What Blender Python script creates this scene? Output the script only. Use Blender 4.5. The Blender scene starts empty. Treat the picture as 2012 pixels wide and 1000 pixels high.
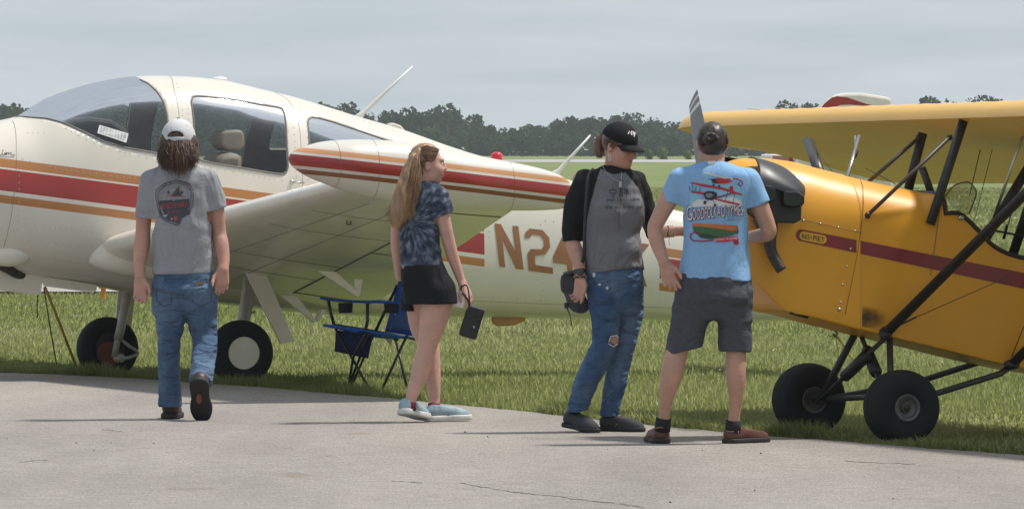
import bpy, bmesh, math, random
import numpy as np
from mathutils import Vector, Matrix
from mathutils.bvhtree import BVHTree
random.seed(7); RNG = np.random.default_rng(7)
SC = bpy.context.scene
COL = SC.collection
# ------------------------------------------------------------------ camera
FOC = 14000.0                      # focal length in photo pixels (2012 wide)
HOR = 303.0                        # horizon row of the photo
CAMH = 1.58
PITCH = math.atan((500 - HOR) / FOC)
cam_d = bpy.data.cameras.new('camera')
cam_d.sensor_width = 36.0
cam_d.lens = FOC / 2012 * 36
cam_d.clip_start = 0.5; cam_d.clip_end = 12000
cam = bpy.data.objects.new('camera', cam_d); COL.objects.link(cam)
cam.location = (0, 0, CAMH)
cam.rotation_euler = (math.pi / 2 - PITCH, 0, 0)
SC.camera = cam
# ------------------------------------------------------------------ sun and sky
SUN_EL = math.radians(63); SUN_AZ = math.radians(74)     # azimuth clockwise from +Y
to_sun = Vector((math.sin(SUN_AZ) * math.cos(SUN_EL), math.cos(SUN_AZ) * math.cos(SUN_EL), math.sin(SUN_EL)))
sun_d = bpy.data.lights.new('sun', 'SUN'); sun_d.energy = 3.5; sun_d.angle = math.radians(5); sun_d.color = (1, .955, .89)
sun = bpy.data.objects.new('sun', sun_d); COL.objects.link(sun)
sun.location = (20, 40, 60)
sun.rotation_euler = (-to_sun).to_track_quat('-Z', 'Y').to_euler()
world = bpy.data.worlds.new('World'); SC.world = world; world.use_nodes = True
def build_world():
    nt = world.node_tree; N = nt.nodes; Lk = nt.links; N.clear()
    out = N.new('ShaderNodeOutputWorld'); bg = N.new('ShaderNodeBackground'); bg2 = N.new('ShaderNodeBackground')
    sky = N.new('ShaderNodeTexSky'); sky.sky_type = 'NISHITA'; sky.sun_disc = False
    sky.sun_elevation = SUN_EL; sky.sun_rotation = SUN_AZ
    Lk.new(sky.outputs[0], bg.inputs[0]); bg.inputs[1].default_value = 0.10
    tc = N.new('ShaderNodeTexCoord')
    mp = N.new('ShaderNodeMapping'); mp.inputs['Scale'].default_value = (16, 16, 150)
    Lk.new(tc.outputs['Generated'], mp.inputs[0])
    n1 = N.new('ShaderNodeTexNoise'); n1.inputs['Scale'].default_value = 1.0; n1.inputs['Detail'].default_value = 5; n1.inputs['Roughness'].default_value = .5
    Lk.new(mp.outputs[0], n1.inputs[0])
    cr = N.new('ShaderNodeValToRGB')
    e = cr.color_ramp.elements
    e[0].position = .26; e[0].color = (.375, .440, .508, 1)
    e[1].position = .80; e[1].color = (.590, .640, .685, 1)
    m = cr.color_ramp.elements.new(.52); m.color = (.465, .525, .585, 1)
    Lk.new(n1.outputs[0], cr.inputs[0]); Lk.new(cr.outputs[0], bg2.inputs[0]); bg2.inputs[1].default_value = 1.0
    mix = N.new('ShaderNodeMixShader'); mix.inputs[0].default_value = .88      # cloud cover
    Lk.new(bg.outputs[0], mix.inputs[1]); Lk.new(bg2.outputs[0], mix.inputs[2]); Lk.new(mix.outputs[0], out.inputs[0])
build_world()
SC.view_settings.view_transform = 'Standard'
try: SC.view_settings.look = 'None'
except Exception: pass
SC.view_settings.exposure = 0.28; SC.view_settings.gamma = 1.0; SC.view_settings.use_curve_mapping = False
SC.render.engine = 'CYCLES'
SC.cycles.use_denoising = True
SC.cycles.max_bounces = 10; SC.cycles.transparent_max_bounces = 24; SC.cycles.volume_bounces = 1
SC.cycles.sample_clamp_indirect = 4.0
SC.cycles.use_adaptive_sampling = True

# ------------------------------------------------------------------ pixel helpers (survey of the photo)
CP, SP = math.cos(PITCH), math.sin(PITCH)
def ray(px, py):
    u = (px - 1006) / FOC; v = -(py - 500) / FOC
    return np.array((u, CP + v * SP, -SP + v * CP))          # world direction
def pix(px, py, Y):
    d = ray(px, py); t = Y / d[1]
    return np.array((d[0] * t, Y, CAMH + d[2] * t))
def ground(px, py, z=0.0):
    d = ray(px, py); t = (z - CAMH) / d[2]
    return np.array((d[0] * t, d[1] * t, z))
class Frame:
    """local axes of a parked aircraft: x forward, y left, z up"""
    def __init__(s, O, yaw):
        s.O = np.array(O, float); s.rz = math.pi + yaw
        s.f = np.array((math.cos(s.rz), math.sin(s.rz), 0)); s.l = np.array((-s.f[1], s.f[0], 0))
    def w(s, p): return s.O + p[0] * s.f + p[1] * s.l + np.array((0, 0, p[2]))
    def loc(s, W):
        d = np.asarray(W) - s.O
        return np.array((d @ s.f, d @ s.l, d[2]))
    def hit(s, px, py, L):
        d = ray(px, py); o = np.array((0, 0, CAMH)) - s.O
        t = (L - o @ s.l) / (d @ s.l)
        return s.loc(np.array((0, 0, CAMH)) + t * d)
    def hitF(s, px, py, F):
        d = ray(px, py); o = np.array((0, 0, CAMH)) - s.O
        t = (F - o @ s.f) / (d @ s.f)
        return s.loc(np.array((0, 0, CAMH)) + t * d)
def herm(x, y):
    """smooth monotone-ish interpolation through points"""
    x = np.array(x, float); y = np.array(y, float); o = np.argsort(x); x = x[o]; y = y[o]
    dx = np.diff(x); s = np.diff(y) / dx; m = np.zeros_like(y)
    m[0] = s[0]; m[-1] = s[-1]
    for i in range(1, len(x) - 1):
        if s[i - 1] * s[i] > 0:
            w1 = 2 * dx[i] + dx[i - 1]; w2 = dx[i] + 2 * dx[i - 1]
            m[i] = (w1 + w2) / (w1 / s[i - 1] + w2 / s[i])
    def f(q):
        q = np.clip(np.asarray(q, float), x[0], x[-1])
        i = np.clip(np.searchsorted(x, q) - 1, 0, len(x) - 2); h = dx[i]; t = (q - x[i]) / h
        return ((1 + 2 * t) * (1 - t) ** 2 * y[i] + t * (1 - t) ** 2 * h * m[i] + t * t * (3 - 2 * t) * y[i + 1] + t * t * (t - 1) * h * m[i + 1])
    return f

# ------------------------------------------------------------------ object helpers
def link(o, parent=None):
    COL.objects.link(o)
    if parent is not None: o.parent = parent
    return o
def mesh_obj(name, verts, faces, mats, parent=None, smooth=True, midx=None):
    me = bpy.data.meshes.new(name)
    me.from_pydata([tuple(map(float, v)) for v in verts], [], [tuple(map(int, f)) for f in faces])
    for m in (mats if isinstance(mats, (list, tuple)) else [mats]): me.materials.append(m)
    if midx is not None: me.polygons.foreach_set('material_index', np.array(midx, np.int32))
    me.polygons.foreach_set('use_smooth', np.full(len(me.polygons), bool(smooth)))
    me.update()
    return link(bpy.data.objects.new(name, me), parent)
def fast_mesh(name, V, F, mat_, parent=None, smooth=False, k=3):
    """V (n,3), F (m,k) arrays"""
    me = bpy.data.meshes.new(name)
    V = np.ascontiguousarray(V, np.float32); F = np.ascontiguousarray(F, np.int32)
    me.vertices.add(len(V)); me.vertices.foreach_set('co', V.ravel())
    me.loops.add(F.size); me.loops.foreach_set('vertex_index', F.ravel())
    me.polygons.add(len(F)); me.polygons.foreach_set('loop_start', np.arange(0, F.size, k, dtype=np.int32))
    try: me.polygons.foreach_set('loop_total', np.full(len(F), k, np.int32))
    except Exception: pass
    me.polygons.foreach_set('use_smooth', np.full(len(F), smooth))
    me.materials.append(mat_); me.update(calc_edges=True); me.validate()
    return link(bpy.data.objects.new(name, me), parent)
def thing(name, label, cat, loc=(0, 0, 0), rz=0.0, group=None):
    o = bpy.data.objects.new(name, None); o.empty_display_size = .2
    o.location = tuple(map(float, loc)); o.rotation_euler = (0, 0, rz)
    tag(o, label, cat, group); return link(o)
def tag(o, label=None, cat=None, group=None, kind=None):
    if label: o['label'] = label
    if cat: o['category'] = cat
    if group: o['group'] = group
    if kind: o['kind'] = kind
    return o
class MB:
    """collects shapes that become ONE mesh"""
    def __init__(s): s.V = []; s.F = []; s.M = []; s.m = 0
    def add(s, V, F):
        b = len(s.V); s.V += [tuple(map(float, v)) for v in V]
        for f in F: s.F.append(tuple(int(i) + b for i in f)); s.M.append(s.m)
        return s
    def tube(s, P, R, n=8, cap=True, flat=None):
        """P polyline, R radius or radii (or (ra, rb) with flat = direction of the first radius)"""
        P = [np.array(p, float) for p in P]
        if not isinstance(R, (list, tuple, np.ndarray)): R = [R] * len(P)
        V = []; F = []; prev = None
        for i, p in enumerate(P):
            t = P[min(i + 1, len(P) - 1)] - P[max(i - 1, 0)]; t = t / (np.linalg.norm(t) + 1e-12)
            if flat is not None: a = np.array(flat, float)
            elif prev is None: a = np.array((0, 0, 1.)) if abs(t[2]) < .9 else np.array((1., 0, 0))
            else: a = prev
            a = a - t * (a @ t); a /= np.linalg.norm(a) + 1e-12; prev = a; b = np.cross(t, a)
            ra, rb = R[i] if isinstance(R[i], (tuple, list)) else (R[i], R[i])
            for k in range(n):
                th = 2 * math.pi * k / n; V.append(p + a * ra * math.cos(th) + b * rb * math.sin(th))
        for i in range(len(P) - 1):
            for k in range(n):
                k2 = (k + 1) % n; F.append((i * n + k, i * n + k2, (i + 1) * n + k2, (i + 1) * n + k))
        if cap:
            F.append(tuple(range(n))[::-1]); F.append(tuple((len(P) - 1) * n + k for k in range(n)))
        return s.add(V, F)
    def box(s, c, half, ax=None):
        c = np.array(c, float); ax = np.eye(3) if ax is None else np.array(ax, float)
        V = [c + sx * half[0] * ax[0] + sy * half[1] * ax[1] + sz * half[2] * ax[2] for sx in (-1, 1) for sy in (-1, 1) for sz in (-1, 1)]
        return s.add(V, [(0, 1, 3, 2), (4, 6, 7, 5), (0, 4, 5, 1), (2, 3, 7, 6), (0, 2, 6, 4), (1, 5, 7, 3)])
    def prism(s, poly, d):
        """polygon (list of 3D points) extruded by vector d"""
        n = len(poly); P = [np.array(p, float) for p in poly]; d = np.array(d, float)
        V = P + [p + d for p in P]
        F = [tuple(range(n)), tuple(range(2 * n - 1, n - 1, -1))] + [(i, i + n, (i + 1) % n + n, (i + 1) % n) for i in range(n)]
        return s.add(V, F)
    def revolve(s, prof, c, ax, n=32, ref=None):
        """profile [(along axis, radius)] about axis ax through c"""
        c = np.array(c, float); ax = np.array(ax, float); ax /= np.linalg.norm(ax)
        a = np.array((0, 0, 1.)) if abs(ax[2]) < .9 else np.array((1., 0, 0)); a -= ax * (a @ ax); a /= np.linalg.norm(a); b = np.cross(ax, a)
        V = [c + ax * h + r * (a * math.cos(2 * math.pi * k / n) + b * math.sin(2 * math.pi * k / n)) for h, r in prof for k in range(n)]
        F = [(i * n + k, i * n + (k + 1) % n, (i + 1) * n + (k + 1) % n, (i + 1) * n + k) for i in range(len(prof) - 1) for k in range(n)]
        return s.add(V, F)
    def ell(s, c, r, n=12, ax=None):
        c = np.array(c, float); ax = np.eye(3) if ax is None else np.array(ax); V = []; F = []
        for i in range(n // 2 + 1):
            ph = math.pi * i / (n // 2)
            for k in range(n):
                th = 2 * math.pi * k / n
                q = (r[0] * math.sin(ph) * math.cos(th), r[1] * math.sin(ph) * math.sin(th), r[2] * math.cos(ph))
                V.append(c + q[0] * ax[0] + q[1] * ax[1] + q[2] * ax[2])
        for i in range(n // 2):
            for k in range(n): F.append((i * n + k, (i + 1) * n + k, (i + 1) * n + (k + 1) % n, i * n + (k + 1) % n))
        return s.add(V, F)
    def build(s, name, mats, parent=None, smooth=True, auto=None, bevel=None):
        o = mesh_obj(name, s.V, s.F, mats, parent, smooth, s.M)
        bm = bmesh.new(); bm.from_mesh(o.data); bmesh.ops.recalc_face_normals(bm, faces=bm.faces)
        if auto is not None:
            for e in bm.edges:
                if len(e.link_faces) == 2 and e.calc_face_angle(0) > math.radians(auto): e.smooth = False
        bm.to_mesh(o.data); bm.free()
        if bevel:
            md = o.modifiers.new('bevel', 'BEVEL'); md.width = bevel; md.segments = 2; md.limit_method = 'ANGLE'
        return o
def rsub(P, k):
    """resample a polyline with k points per segment"""
    P = [np.array(p, float) for p in P]; out = []
    for a, b in zip(P[:-1], P[1:]):
        for i in range(k): out.append(a + (b - a) * i / k)
    return out + [P[-1]]
def cat(P, k=6, closed=False):
    """Catmull-Rom through points"""
    P = [np.array(p, float) for p in P]; n = len(P); out = []
    rng = range(n) if closed else range(n - 1)
    for i in rng:
        p0 = P[(i - 1) % n] if closed or i > 0 else P[0]; p1 = P[i]; p2 = P[(i + 1) % n]; p3 = P[(i + 2) % n] if closed or i + 2 < n else P[-1]
        for j in range(k):
            t = j / k
            out.append(.5 * (2 * p1 + (p2 - p0) * t + (2 * p0 - 5 * p1 + 4 * p2 - p3) * t * t + (3 * p1 - p0 - 3 * p2 + p3) * t ** 3))
    return out if closed else out + [P[-1]]

# ------------------------------------------------------------------ materials
def new_mat(name):
    m = bpy.data.materials.new(name); m.use_nodes = True
    return m, m.node_tree.nodes, m.node_tree.links, m.node_tree.nodes['Principled BSDF']
def P_set(b, k, v):
    if k in b.inputs: b.inputs[k].default_value = v
def mat(name, col, rough=.5, metal=0., spec=.5, coat=0., var=.12, vscale=6., bump=0., bscale=60., stretch=(1, 1, 1), detail=4, col2=None, sss=0., trans=0.):
    m, N, L, b = new_mat(name)
    tc = N.new('ShaderNodeTexCoord'); mp = N.new('ShaderNodeMapping'); mp.inputs['Scale'].default_value = stretch
    L.new(tc.outputs['Object'], mp.inputs[0])
    n = N.new('ShaderNodeTexNoise'); n.inputs['Scale'].default_value = vscale; n.inputs['Detail'].default_value = detail; n.inputs['Roughness'].default_value = .6
    L.new(mp.outputs[0], n.inputs[0])
    r = N.new('ShaderNodeValToRGB'); e = r.color_ramp.elements
    c2 = col2 if col2 else tuple(min(1, c * (1 + var)) for c in col)
    c1 = tuple(c * (1 - var) for c in col)
    e[0].position = .3; e[0].color = (*c1, 1); e[1].position = .72; e[1].color = (*c2, 1)
    L.new(n.outputs[0], r.inputs[0]); L.new(r.outputs[0], b.inputs['Base Color'])
    P_set(b, 'Roughness', rough); P_set(b, 'Metallic', metal); P_set(b, 'Specular IOR Level', spec); P_set(b, 'Coat Weight', coat); P_set(b, 'Coat Roughness', .06)
    if sss: P_set(b, 'Subsurface Weight', sss); P_set(b, 'Subsurface Radius', (.012, .005, .003)); P_set(b, 'Subsurface Scale', 1.0)
    if bump:
        n2 = N.new('ShaderNodeTexNoise'); n2.inputs['Scale'].default_value = bscale; n2.inputs['Detail'].default_value = 3
        L.new(mp.outputs[0], n2.inputs[0])
        bp = N.new('ShaderNodeBump'); bp.inputs['Strength'].default_value = 1.0; bp.inputs['Distance'].default_value = bump
        L.new(n2.outputs[0], bp.inputs['Height']); L.new(bp.outputs[0], b.inputs['Normal'])
    return m
def glass_mat(name, tint=(.80, .84, .84), base=.04, rough=.07):
    m, N, L, b = new_mat(name); N.remove(b)
    out = N['Material Output'] if 'Material Output' in N else N.new('ShaderNodeOutputMaterial')
    tr = N.new('ShaderNodeBsdfTransparent'); tr.inputs[0].default_value = (*tint, 1)
    gl = N.new('ShaderNodeBsdfGlossy'); gl.inputs['Roughness'].default_value = rough
    fr = N.new('ShaderNodeFresnel'); fr.inputs['IOR'].default_value = 1.5
    tc = N.new('ShaderNodeTexCoord'); n = N.new('ShaderNodeTexNoise'); n.inputs['Scale'].default_value = 3; L.new(tc.outputs['Object'], n.inputs[0])
    bp = N.new('ShaderNodeBump'); bp.inputs['Distance'].default_value = .0015; L.new(n.outputs[0], bp.inputs['Height']); L.new(bp.outputs[0], gl.inputs['Normal'])
    mx = N.new('ShaderNodeMixShader'); L.new(fr.outputs[0], mx.inputs[0]); L.new(tr.outputs[0], mx.inputs[1]); L.new(gl.outputs[0], mx.inputs[2])
    L.new(mx.outputs[0], out.inputs[0])
    return m
def stripe_mat(name, base, abc, bands, fr=None, rough=.28, coat=.25):
    """painted stripes: s = a*x + b*z + c, bands [(s0, s1, colour)], fr = [(x0, x1)] where the paint is bare"""
    m, N, L, b = new_mat(name)
    tc = N.new('ShaderNodeTexCoord'); dt = N.new('ShaderNodeVectorMath'); dt.operation = 'DOT_PRODUCT'
    a_, b_, c_ = abc
    L.new(tc.outputs['Object'], dt.inputs[0]); dt.inputs[1].default_value = (a_, 0, b_)
    lo = min(s for s, _, _ in bands) - 5; hi = max(s for _, s, _ in bands) + 5
    mr = N.new('ShaderNodeMapRange'); mr.inputs['From Min'].default_value = lo - c_; mr.inputs['From Max'].default_value = hi - c_
    L.new(dt.outputs['Value'], mr.inputs[0])
    cr = N.new('ShaderNodeValToRGB'); cr.color_ramp.interpolation = 'CONSTANT'
    e = cr.color_ramp.elements; e[0].position = 0; e[0].color = (*base, 1); e[1].position = .999; e[1].color = (*base, 1)
    for s0, s1, col in sorted(bands):
        q = e.new((s0 - lo) / (hi - lo)); q.color = (*col, 1); q = e.new((s1 - lo) / (hi - lo)); q.color = (*base, 1)
    L.new(mr.outputs[0], cr.inputs[0]); last = cr.outputs[0]
    nz = N.new('ShaderNodeTexNoise'); nz.inputs['Scale'].default_value = 3.0; nz.inputs['Detail'].default_value = 6; L.new(tc.outputs['Object'], nz.inputs[0])
    if fr:
        sx = N.new('ShaderNodeSeparateXYZ'); L.new(tc.outputs['Object'], sx.inputs[0])
        for x0, x1 in fr:
            g = N.new('ShaderNodeMath'); g.operation = 'GREATER_THAN'; g.inputs[1].default_value = x0; L.new(sx.outputs[0], g.inputs[0])
            l = N.new('ShaderNodeMath'); l.operation = 'LESS_THAN'; l.inputs[1].default_value = x1; L.new(sx.outputs[0], l.inputs[0])
            mu = N.new('ShaderNodeMath'); mu.operation = 'MULTIPLY'; L.new(g.outputs[0], mu.inputs[0]); L.new(l.outputs[0], mu.inputs[1])
            mx = N.new('ShaderNodeMixRGB'); L.new(mu.outputs[0], mx.inputs[0]); L.new(last, mx.inputs[1]); mx.inputs[2].default_value = (*base, 1); last = mx.outputs[0]
    hv = N.new('ShaderNodeMixRGB'); hv.blend_type = 'MULTIPLY'; hv.inputs[0].default_value = .16; L.new(last, hv.inputs[1]); L.new(nz.outputs[0], hv.inputs[2])
    L.new(hv.outputs[0], b.inputs['Base Color'])
    P_set(b, 'Roughness', rough); P_set(b, 'Coat Weight', coat); P_set(b, 'Coat Roughness', .08)
    n2 = N.new('ShaderNodeTexNoise'); n2.inputs['Scale'].default_value = 2.2; L.new(tc.outputs['Object'], n2.inputs[0])
    bp = N.new('ShaderNodeBump'); bp.inputs['Distance'].default_value = .006; bp.inputs['Strength'].default_value = .6; L.new(n2.outputs[0], bp.inputs['Height']); L.new(bp.outputs[0], b.inputs['Normal'])
    return m
M = {}
CREAM = (.735, .68, .585)
M['cream'] = mat('cream paint', CREAM, .3, coat=.25, var=.05)
M['white'] = mat('white paint', (.72, .71, .68), .35, var=.05)
M['red'] = mat('red paint', (.34, .035, .028), .3, coat=.2)
M['orange'] = mat('tan orange paint', (.50, .23, .085), .35, coat=.2)
M['brownpaint'] = mat('brown lettering paint', (.30, .125, .045), .35, coat=.2)
M['rubber'] = mat('tyre rubber', (.014, .014, .016), .8, spec=.25, bump=.002, bscale=90)
M['black'] = mat('black paint', (.017, .017, .018), .45)
M['strut'] = mat('dark grey strut paint', (.030, .029, .028), .42, spec=.45, var=.25, vscale=20)
M['metal'] = mat('bare metal', (.48, .47, .45), .34, metal=.9)
M['steel'] = mat('painted steel leg', (.42, .40, .36), .4, var=.2)
M['exhaust'] = mat('sooty exhaust', (.060, .046, .038), .6, metal=.3, var=.5, vscale=30)
M['interior'] = mat('cabin lining', (.33, .30, .275), .85, var=.15)
M['seat'] = mat('tan seat leather', (.36, .29, .22), .6, var=.12, bump=.002, bscale=80)
M['dash'] = mat('instrument panel', (.07, .072, .078), .6)
M['glass'] = glass_mat('window glass', (.80, .83, .84))
M['screen'] = glass_mat('windshield glass', (.84, .87, .88))
M['line'] = mat('panel seam', (.13, .115, .095), .8)
M['gasket'] = mat('window gasket', (.17, .16, .145), .6)
# ================================================================== SETTING
def fbm(x, y, seed=0, oct=4, f0=1.0):
    r = np.random.default_rng(seed); z = np.zeros(np.broadcast(x, y).shape); a = 1.0; f = f0
    for _ in range(oct):
        for _ in range(3):
            th = r.uniform(0, 2 * math.pi); ph = r.uniform(0, 2 * math.pi)
            z = z + a * np.sin(f * (x * math.cos(th) + y * math.sin(th)) + ph)
        a *= .55; f *= 2.1
    return z / 3
def terrain(x, y):
    """flat by the apron, a slow rise to the far runway"""
    y = np.asarray(y, float); t = np.clip((y - 230) / 300, 0, 1)
    return 1.06 * t * t * (3 - 2 * t) + np.clip((y - 640) / 500, 0, 1) * .30
EDGE = [ground(px, py)[:2] for px, py in ((-420, 717), (0, 737), (200, 745), (500, 765), (760, 787), (1006, 812), (1300, 845), (1500, 862), (1760, 881), (2012, 901), (2500, 945))]
EDGE = [EDGE[0] + (EDGE[0] - EDGE[1]) * 4] + EDGE + [EDGE[-1] + (EDGE[-1] - EDGE[-2]) * 3]
EX = np.array([e[0] for e in EDGE]); EY = np.array([e[1] for e in EDGE])
def edge_y(x): return np.interp(x, EX, EY) + .035 * np.sin(7.3 * np.asarray(x) + 1) + .025 * np.sin(19 * np.asarray(x)) + .03 * np.sin(41 * np.asarray(x) + 2) + .05 * np.sin(1.9 * np.asarray(x) + .4)

def grass_ground_mat():
    m, N, L, b = new_mat('turf soil')
    tc = N.new('ShaderNodeTexCoord')
    n = N.new('ShaderNodeTexNoise'); n.inputs['Scale'].default_value = .35; n.inputs['Detail'].default_value = 8; n.inputs['Roughness'].default_value = .65; L.new(tc.outputs['Object'], n.inputs[0])
    r = N.new('ShaderNodeValToRGB'); e = r.color_ramp.elements
    e[0].position = .34; e[0].color = (.140, .178, .062, 1); e[1].position = .68; e[1].color = (.225, .248, .105, 1)
    k = e.new(.52); k.color = (.175, .212, .078, 1)
    L.new(n.outputs[0], r.inputs[0])
    n3 = N.new('ShaderNodeTexNoise'); n3.inputs['Scale'].default_value = 14; n3.inputs['Detail'].default_value = 5; L.new(tc.outputs['Object'], n3.inputs[0])
    mx = N.new('ShaderNodeMixRGB'); mx.blend_type = 'OVERLAY'; mx.inputs[0].default_value = .5; L.new(r.outputs[0], mx.inputs[1]); L.new(n3.outputs[0], mx.inputs[2])
    L.new(mx.outputs[0], b.inputs['Base Color']); P_set(b, 'Roughness', .9); P_set(b, 'Specular IOR Level', .15)
    bp = N.new('ShaderNodeBump'); bp.inputs['Distance'].default_value = .06; L.new(n3.outputs[0], bp.inputs['Height']); L.new(bp.outputs[0], b.inputs['Normal'])
    return m
def build_field():
    xs = np.unique(np.concatenate([np.linspace(-1500, -60, 14), np.linspace(-60, 60, 31), np.linspace(60, 1500, 14)]))
    ys = np.unique(np.concatenate([np.linspace(-40, 30, 6), np.linspace(30, 120, 40), np.linspace(120, 700, 60), np.linspace(700, 3500, 16)]))
    X, Y = np.meshgrid(xs, ys); Z = terrain(X, Y) + .012 * fbm(X, Y, 3, 3, .9) * (Y < 300)
    n, m_ = len(xs), len(ys)
    V = np.stack([X, Y, Z], -1).reshape(-1, 3)
    F = [(j * n + i, j * n + i + 1, (j + 1) * n + i + 1, (j + 1) * n + i) for j in range(m_ - 1) for i in range(n - 1)]
    o = mesh_obj('grass_field', V, F, grass_ground_mat()); tag(o, 'broad mown green airfield reaching back to the far trees', None, kind='structure')
build_field()
def tarmac_mat():
    m, N, L, b = new_mat('weathered tarmac')
    tc = N.new('ShaderNodeTexCoord')
    def noise(s, d=4, r=.6, st=None):
        n = N.new('ShaderNodeTexNoise'); n.inputs['Scale'].default_value = s; n.inputs['Detail'].default_value = d; n.inputs['Roughness'].default_value = r
        if st:
            mp = N.new('ShaderNodeMapping'); mp.inputs['Scale'].default_value = st[:3]; mp.inputs['Rotation'].default_value = (0, 0, st[3]); L.new(tc.outputs['Object'], mp.inputs[0]); L.new(mp.outputs[0], n.inputs[0])
        else: L.new(tc.outputs['Object'], n.inputs[0])
        return n.outputs[0]
    def ramp(x, p0, c0, p1, c1):
        r = N.new('ShaderNodeValToRGB'); e = r.color_ramp.elements; e[0].position = p0; e[0].color = (*c0, 1); e[1].position = p1; e[1].color = (*c1, 1); L.new(x, r.inputs[0]); return r.outputs[0]
    def mul(a, c, f=1., mode='MULTIPLY'):
        mx = N.new('ShaderNodeMixRGB'); mx.blend_type = mode; mx.inputs[0].default_value = f; L.new(a, mx.inputs[1]); L.new(c, mx.inputs[2]); return mx.outputs[0]
    base = ramp(noise(.55, 6, .62, (1.5, .45, 1, .1)), .3, (.300, .278, .253), .72, (.362, .337, .310))
    streak = ramp(noise(1.0, 5, .6, (.9, .10, 1, .35)), .38, (.86, .86, .87), .66, (1.07, 1.07, 1.06))
    speck = ramp(noise(150, 2, .5), .36, (.62, .61, .60), .62, (1.24, 1.23, 1.2))
    blot = ramp(noise(7, 5, .7), .30, (.84, .83, .81), .6, (1.02, 1.02, 1.02))
    stain = ramp(noise(1.7, 3, .55, (1, .5, 1, 0)), .24, (.80, .70, .60), .34, (1, 1, 1))
    grain = ramp(noise(1.0, 3, .7, (80, 7, 1, .0)), .30, (.80, .79, .78), .70, (1.16, 1.16, 1.15))
    c = mul(mul(mul(mul(mul(base, streak), speck), blot), stain), grain)
    L.new(c, b.inputs['Base Color']); P_set(b, 'Roughness', .85); P_set(b, 'Specular IOR Level', .3)
    bp = N.new('ShaderNodeBump'); bp.inputs['Distance'].default_value = .006; L.new(noise(120, 3), bp.inputs['Height']); L.new(bp.outputs[0], b.inputs['Normal'])
    return m
TARZ = .022
def build_tarmac():
    xs = np.concatenate([np.linspace(-26, -4.5, 18), np.linspace(-4.4, 4.4, 420), np.linspace(4.5, 14, 14)])
    ey = edge_y(xs); V = []; F = []
    for x, y in zip(xs, ey):
        V += [(x, y + .10, -.05), (x, y, TARZ - .012), (x, y - .07, TARZ), (x, min(y - .5, 24.), TARZ), (x, -20, TARZ)]
    for i in range(len(xs) - 1):
        for k in range(4): F.append((i * 5 + k, (i + 1) * 5 + k, (i + 1) * 5 + k + 1, i * 5 + k + 1))
    o = mesh_obj('tarmac', V, F, tarmac_mat(), smooth=False); tag(o, 'pale weathered grey tarmac apron the people stand on', None, kind='structure')
    # hairline cracks as shallow dark grooves filled with soil
    mb = MB(); z = TARZ + .0015
    for pts in (((905, 948), (960, 958), (1010, 966), (1080, 972), (1140, 980), (1210, 988), (1265, 996)), ((770, 944), (830, 948)), ((35, 908), (70, 904), (95, 903)), ((200, 843), (240, 847)), ((1660, 905), (1740, 909), (1800, 911))):
        P = [ground(a, c, z) for a, c in pts]; P = rsub(P, 7)
        P = [p + np.array((0, RNG.normal(0, .035), 0)) for p in P]
        w = .006
        V = []; Fq = []
        for i, p in enumerate(P):
            t = w * (.25 + RNG.random()); V += [p + np.array((0, t * 4, 0)), p - np.array((0, t * 4, 0))]
        Fq = [(2 * i, 2 * i + 1, 2 * i + 3, 2 * i + 2) for i in range(len(P) - 1)]
        mb.add(V, Fq)
    o = mb.build('tarmac_crack', mat('crack soil', (.10, .09, .078), .95), smooth=False); tag(o, 'thin dark cracks running across the grey tarmac', None, kind='structure')
    # loose grit
    mb = MB()
    for px, py in ((15, 861), (100, 857), (150, 870), (160, 798), (185, 885), (310, 793), (574, 883), (302, 871), (643, 896), (218, 870), (695, 858), (353, 903), (1380, 885), (1495, 891), (1505, 912), (1960, 849), (1755, 980), (1317, 987), (1483, 964), (1884, 938), (914, 849), (548, 844), (958, 858), (1194, 883), (653, 931)):
        g = ground(px, py, TARZ); r = random.uniform(.002, .0055); mb.ell(g + np.array((0, 0, r * .5)), (r * 1.2, r, r * .75), 6)
    o = mb.build('loose_stones', mat('dark grit', (.06, .055, .05), .9), smooth=False); tag(o, 'scattered dark loose grit lying on the tarmac', 'gravel', kind='stuff')
build_tarmac()
def build_runway():
    xs = np.linspace(-260, 260, 60); V = []; F = []
    for x in xs:
        for y in (492, 520, 560, 600, 628): V.append((x, y, float(terrain(x, y)) + .03 + .02 * math.sin(x * .7 + y)))
    for i in range(len(xs) - 1):
        for k in range(4): F.append((i * 5 + k, (i + 1) * 5 + k, (i + 1) * 5 + k + 1, i * 5 + k + 1))
    o = mesh_obj('runway', V, F, mat('pale runway concrete', (.36, .345, .33), .9, var=.2, vscale=.2)); tag(o, 'pale runway strip in front of the far trees', None, kind='structure')
build_runway()
def build_taxiway():
    V = []; F = []; xs = np.linspace(-40, -2.0, 40)
    for x in xs:
        for y in (80.2, 81.5, 84, 86): V.append((x, y + .06 * math.sin(3 * x), .035))
    for i in range(len(xs) - 1):
        for k in range(3): F.append((i * 4 + k, (i + 1) * 4 + k, (i + 1) * 4 + k + 1, i * 4 + k + 1))
    o = mesh_obj('taxiway', V, F, mat('pale taxiway concrete', (.34, .325, .305), .9, var=.15, vscale=.8)); tag(o, 'pale taxiway strip glimpsed under the nose of the cream airplane', None, kind='structure')
build_taxiway()

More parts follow.
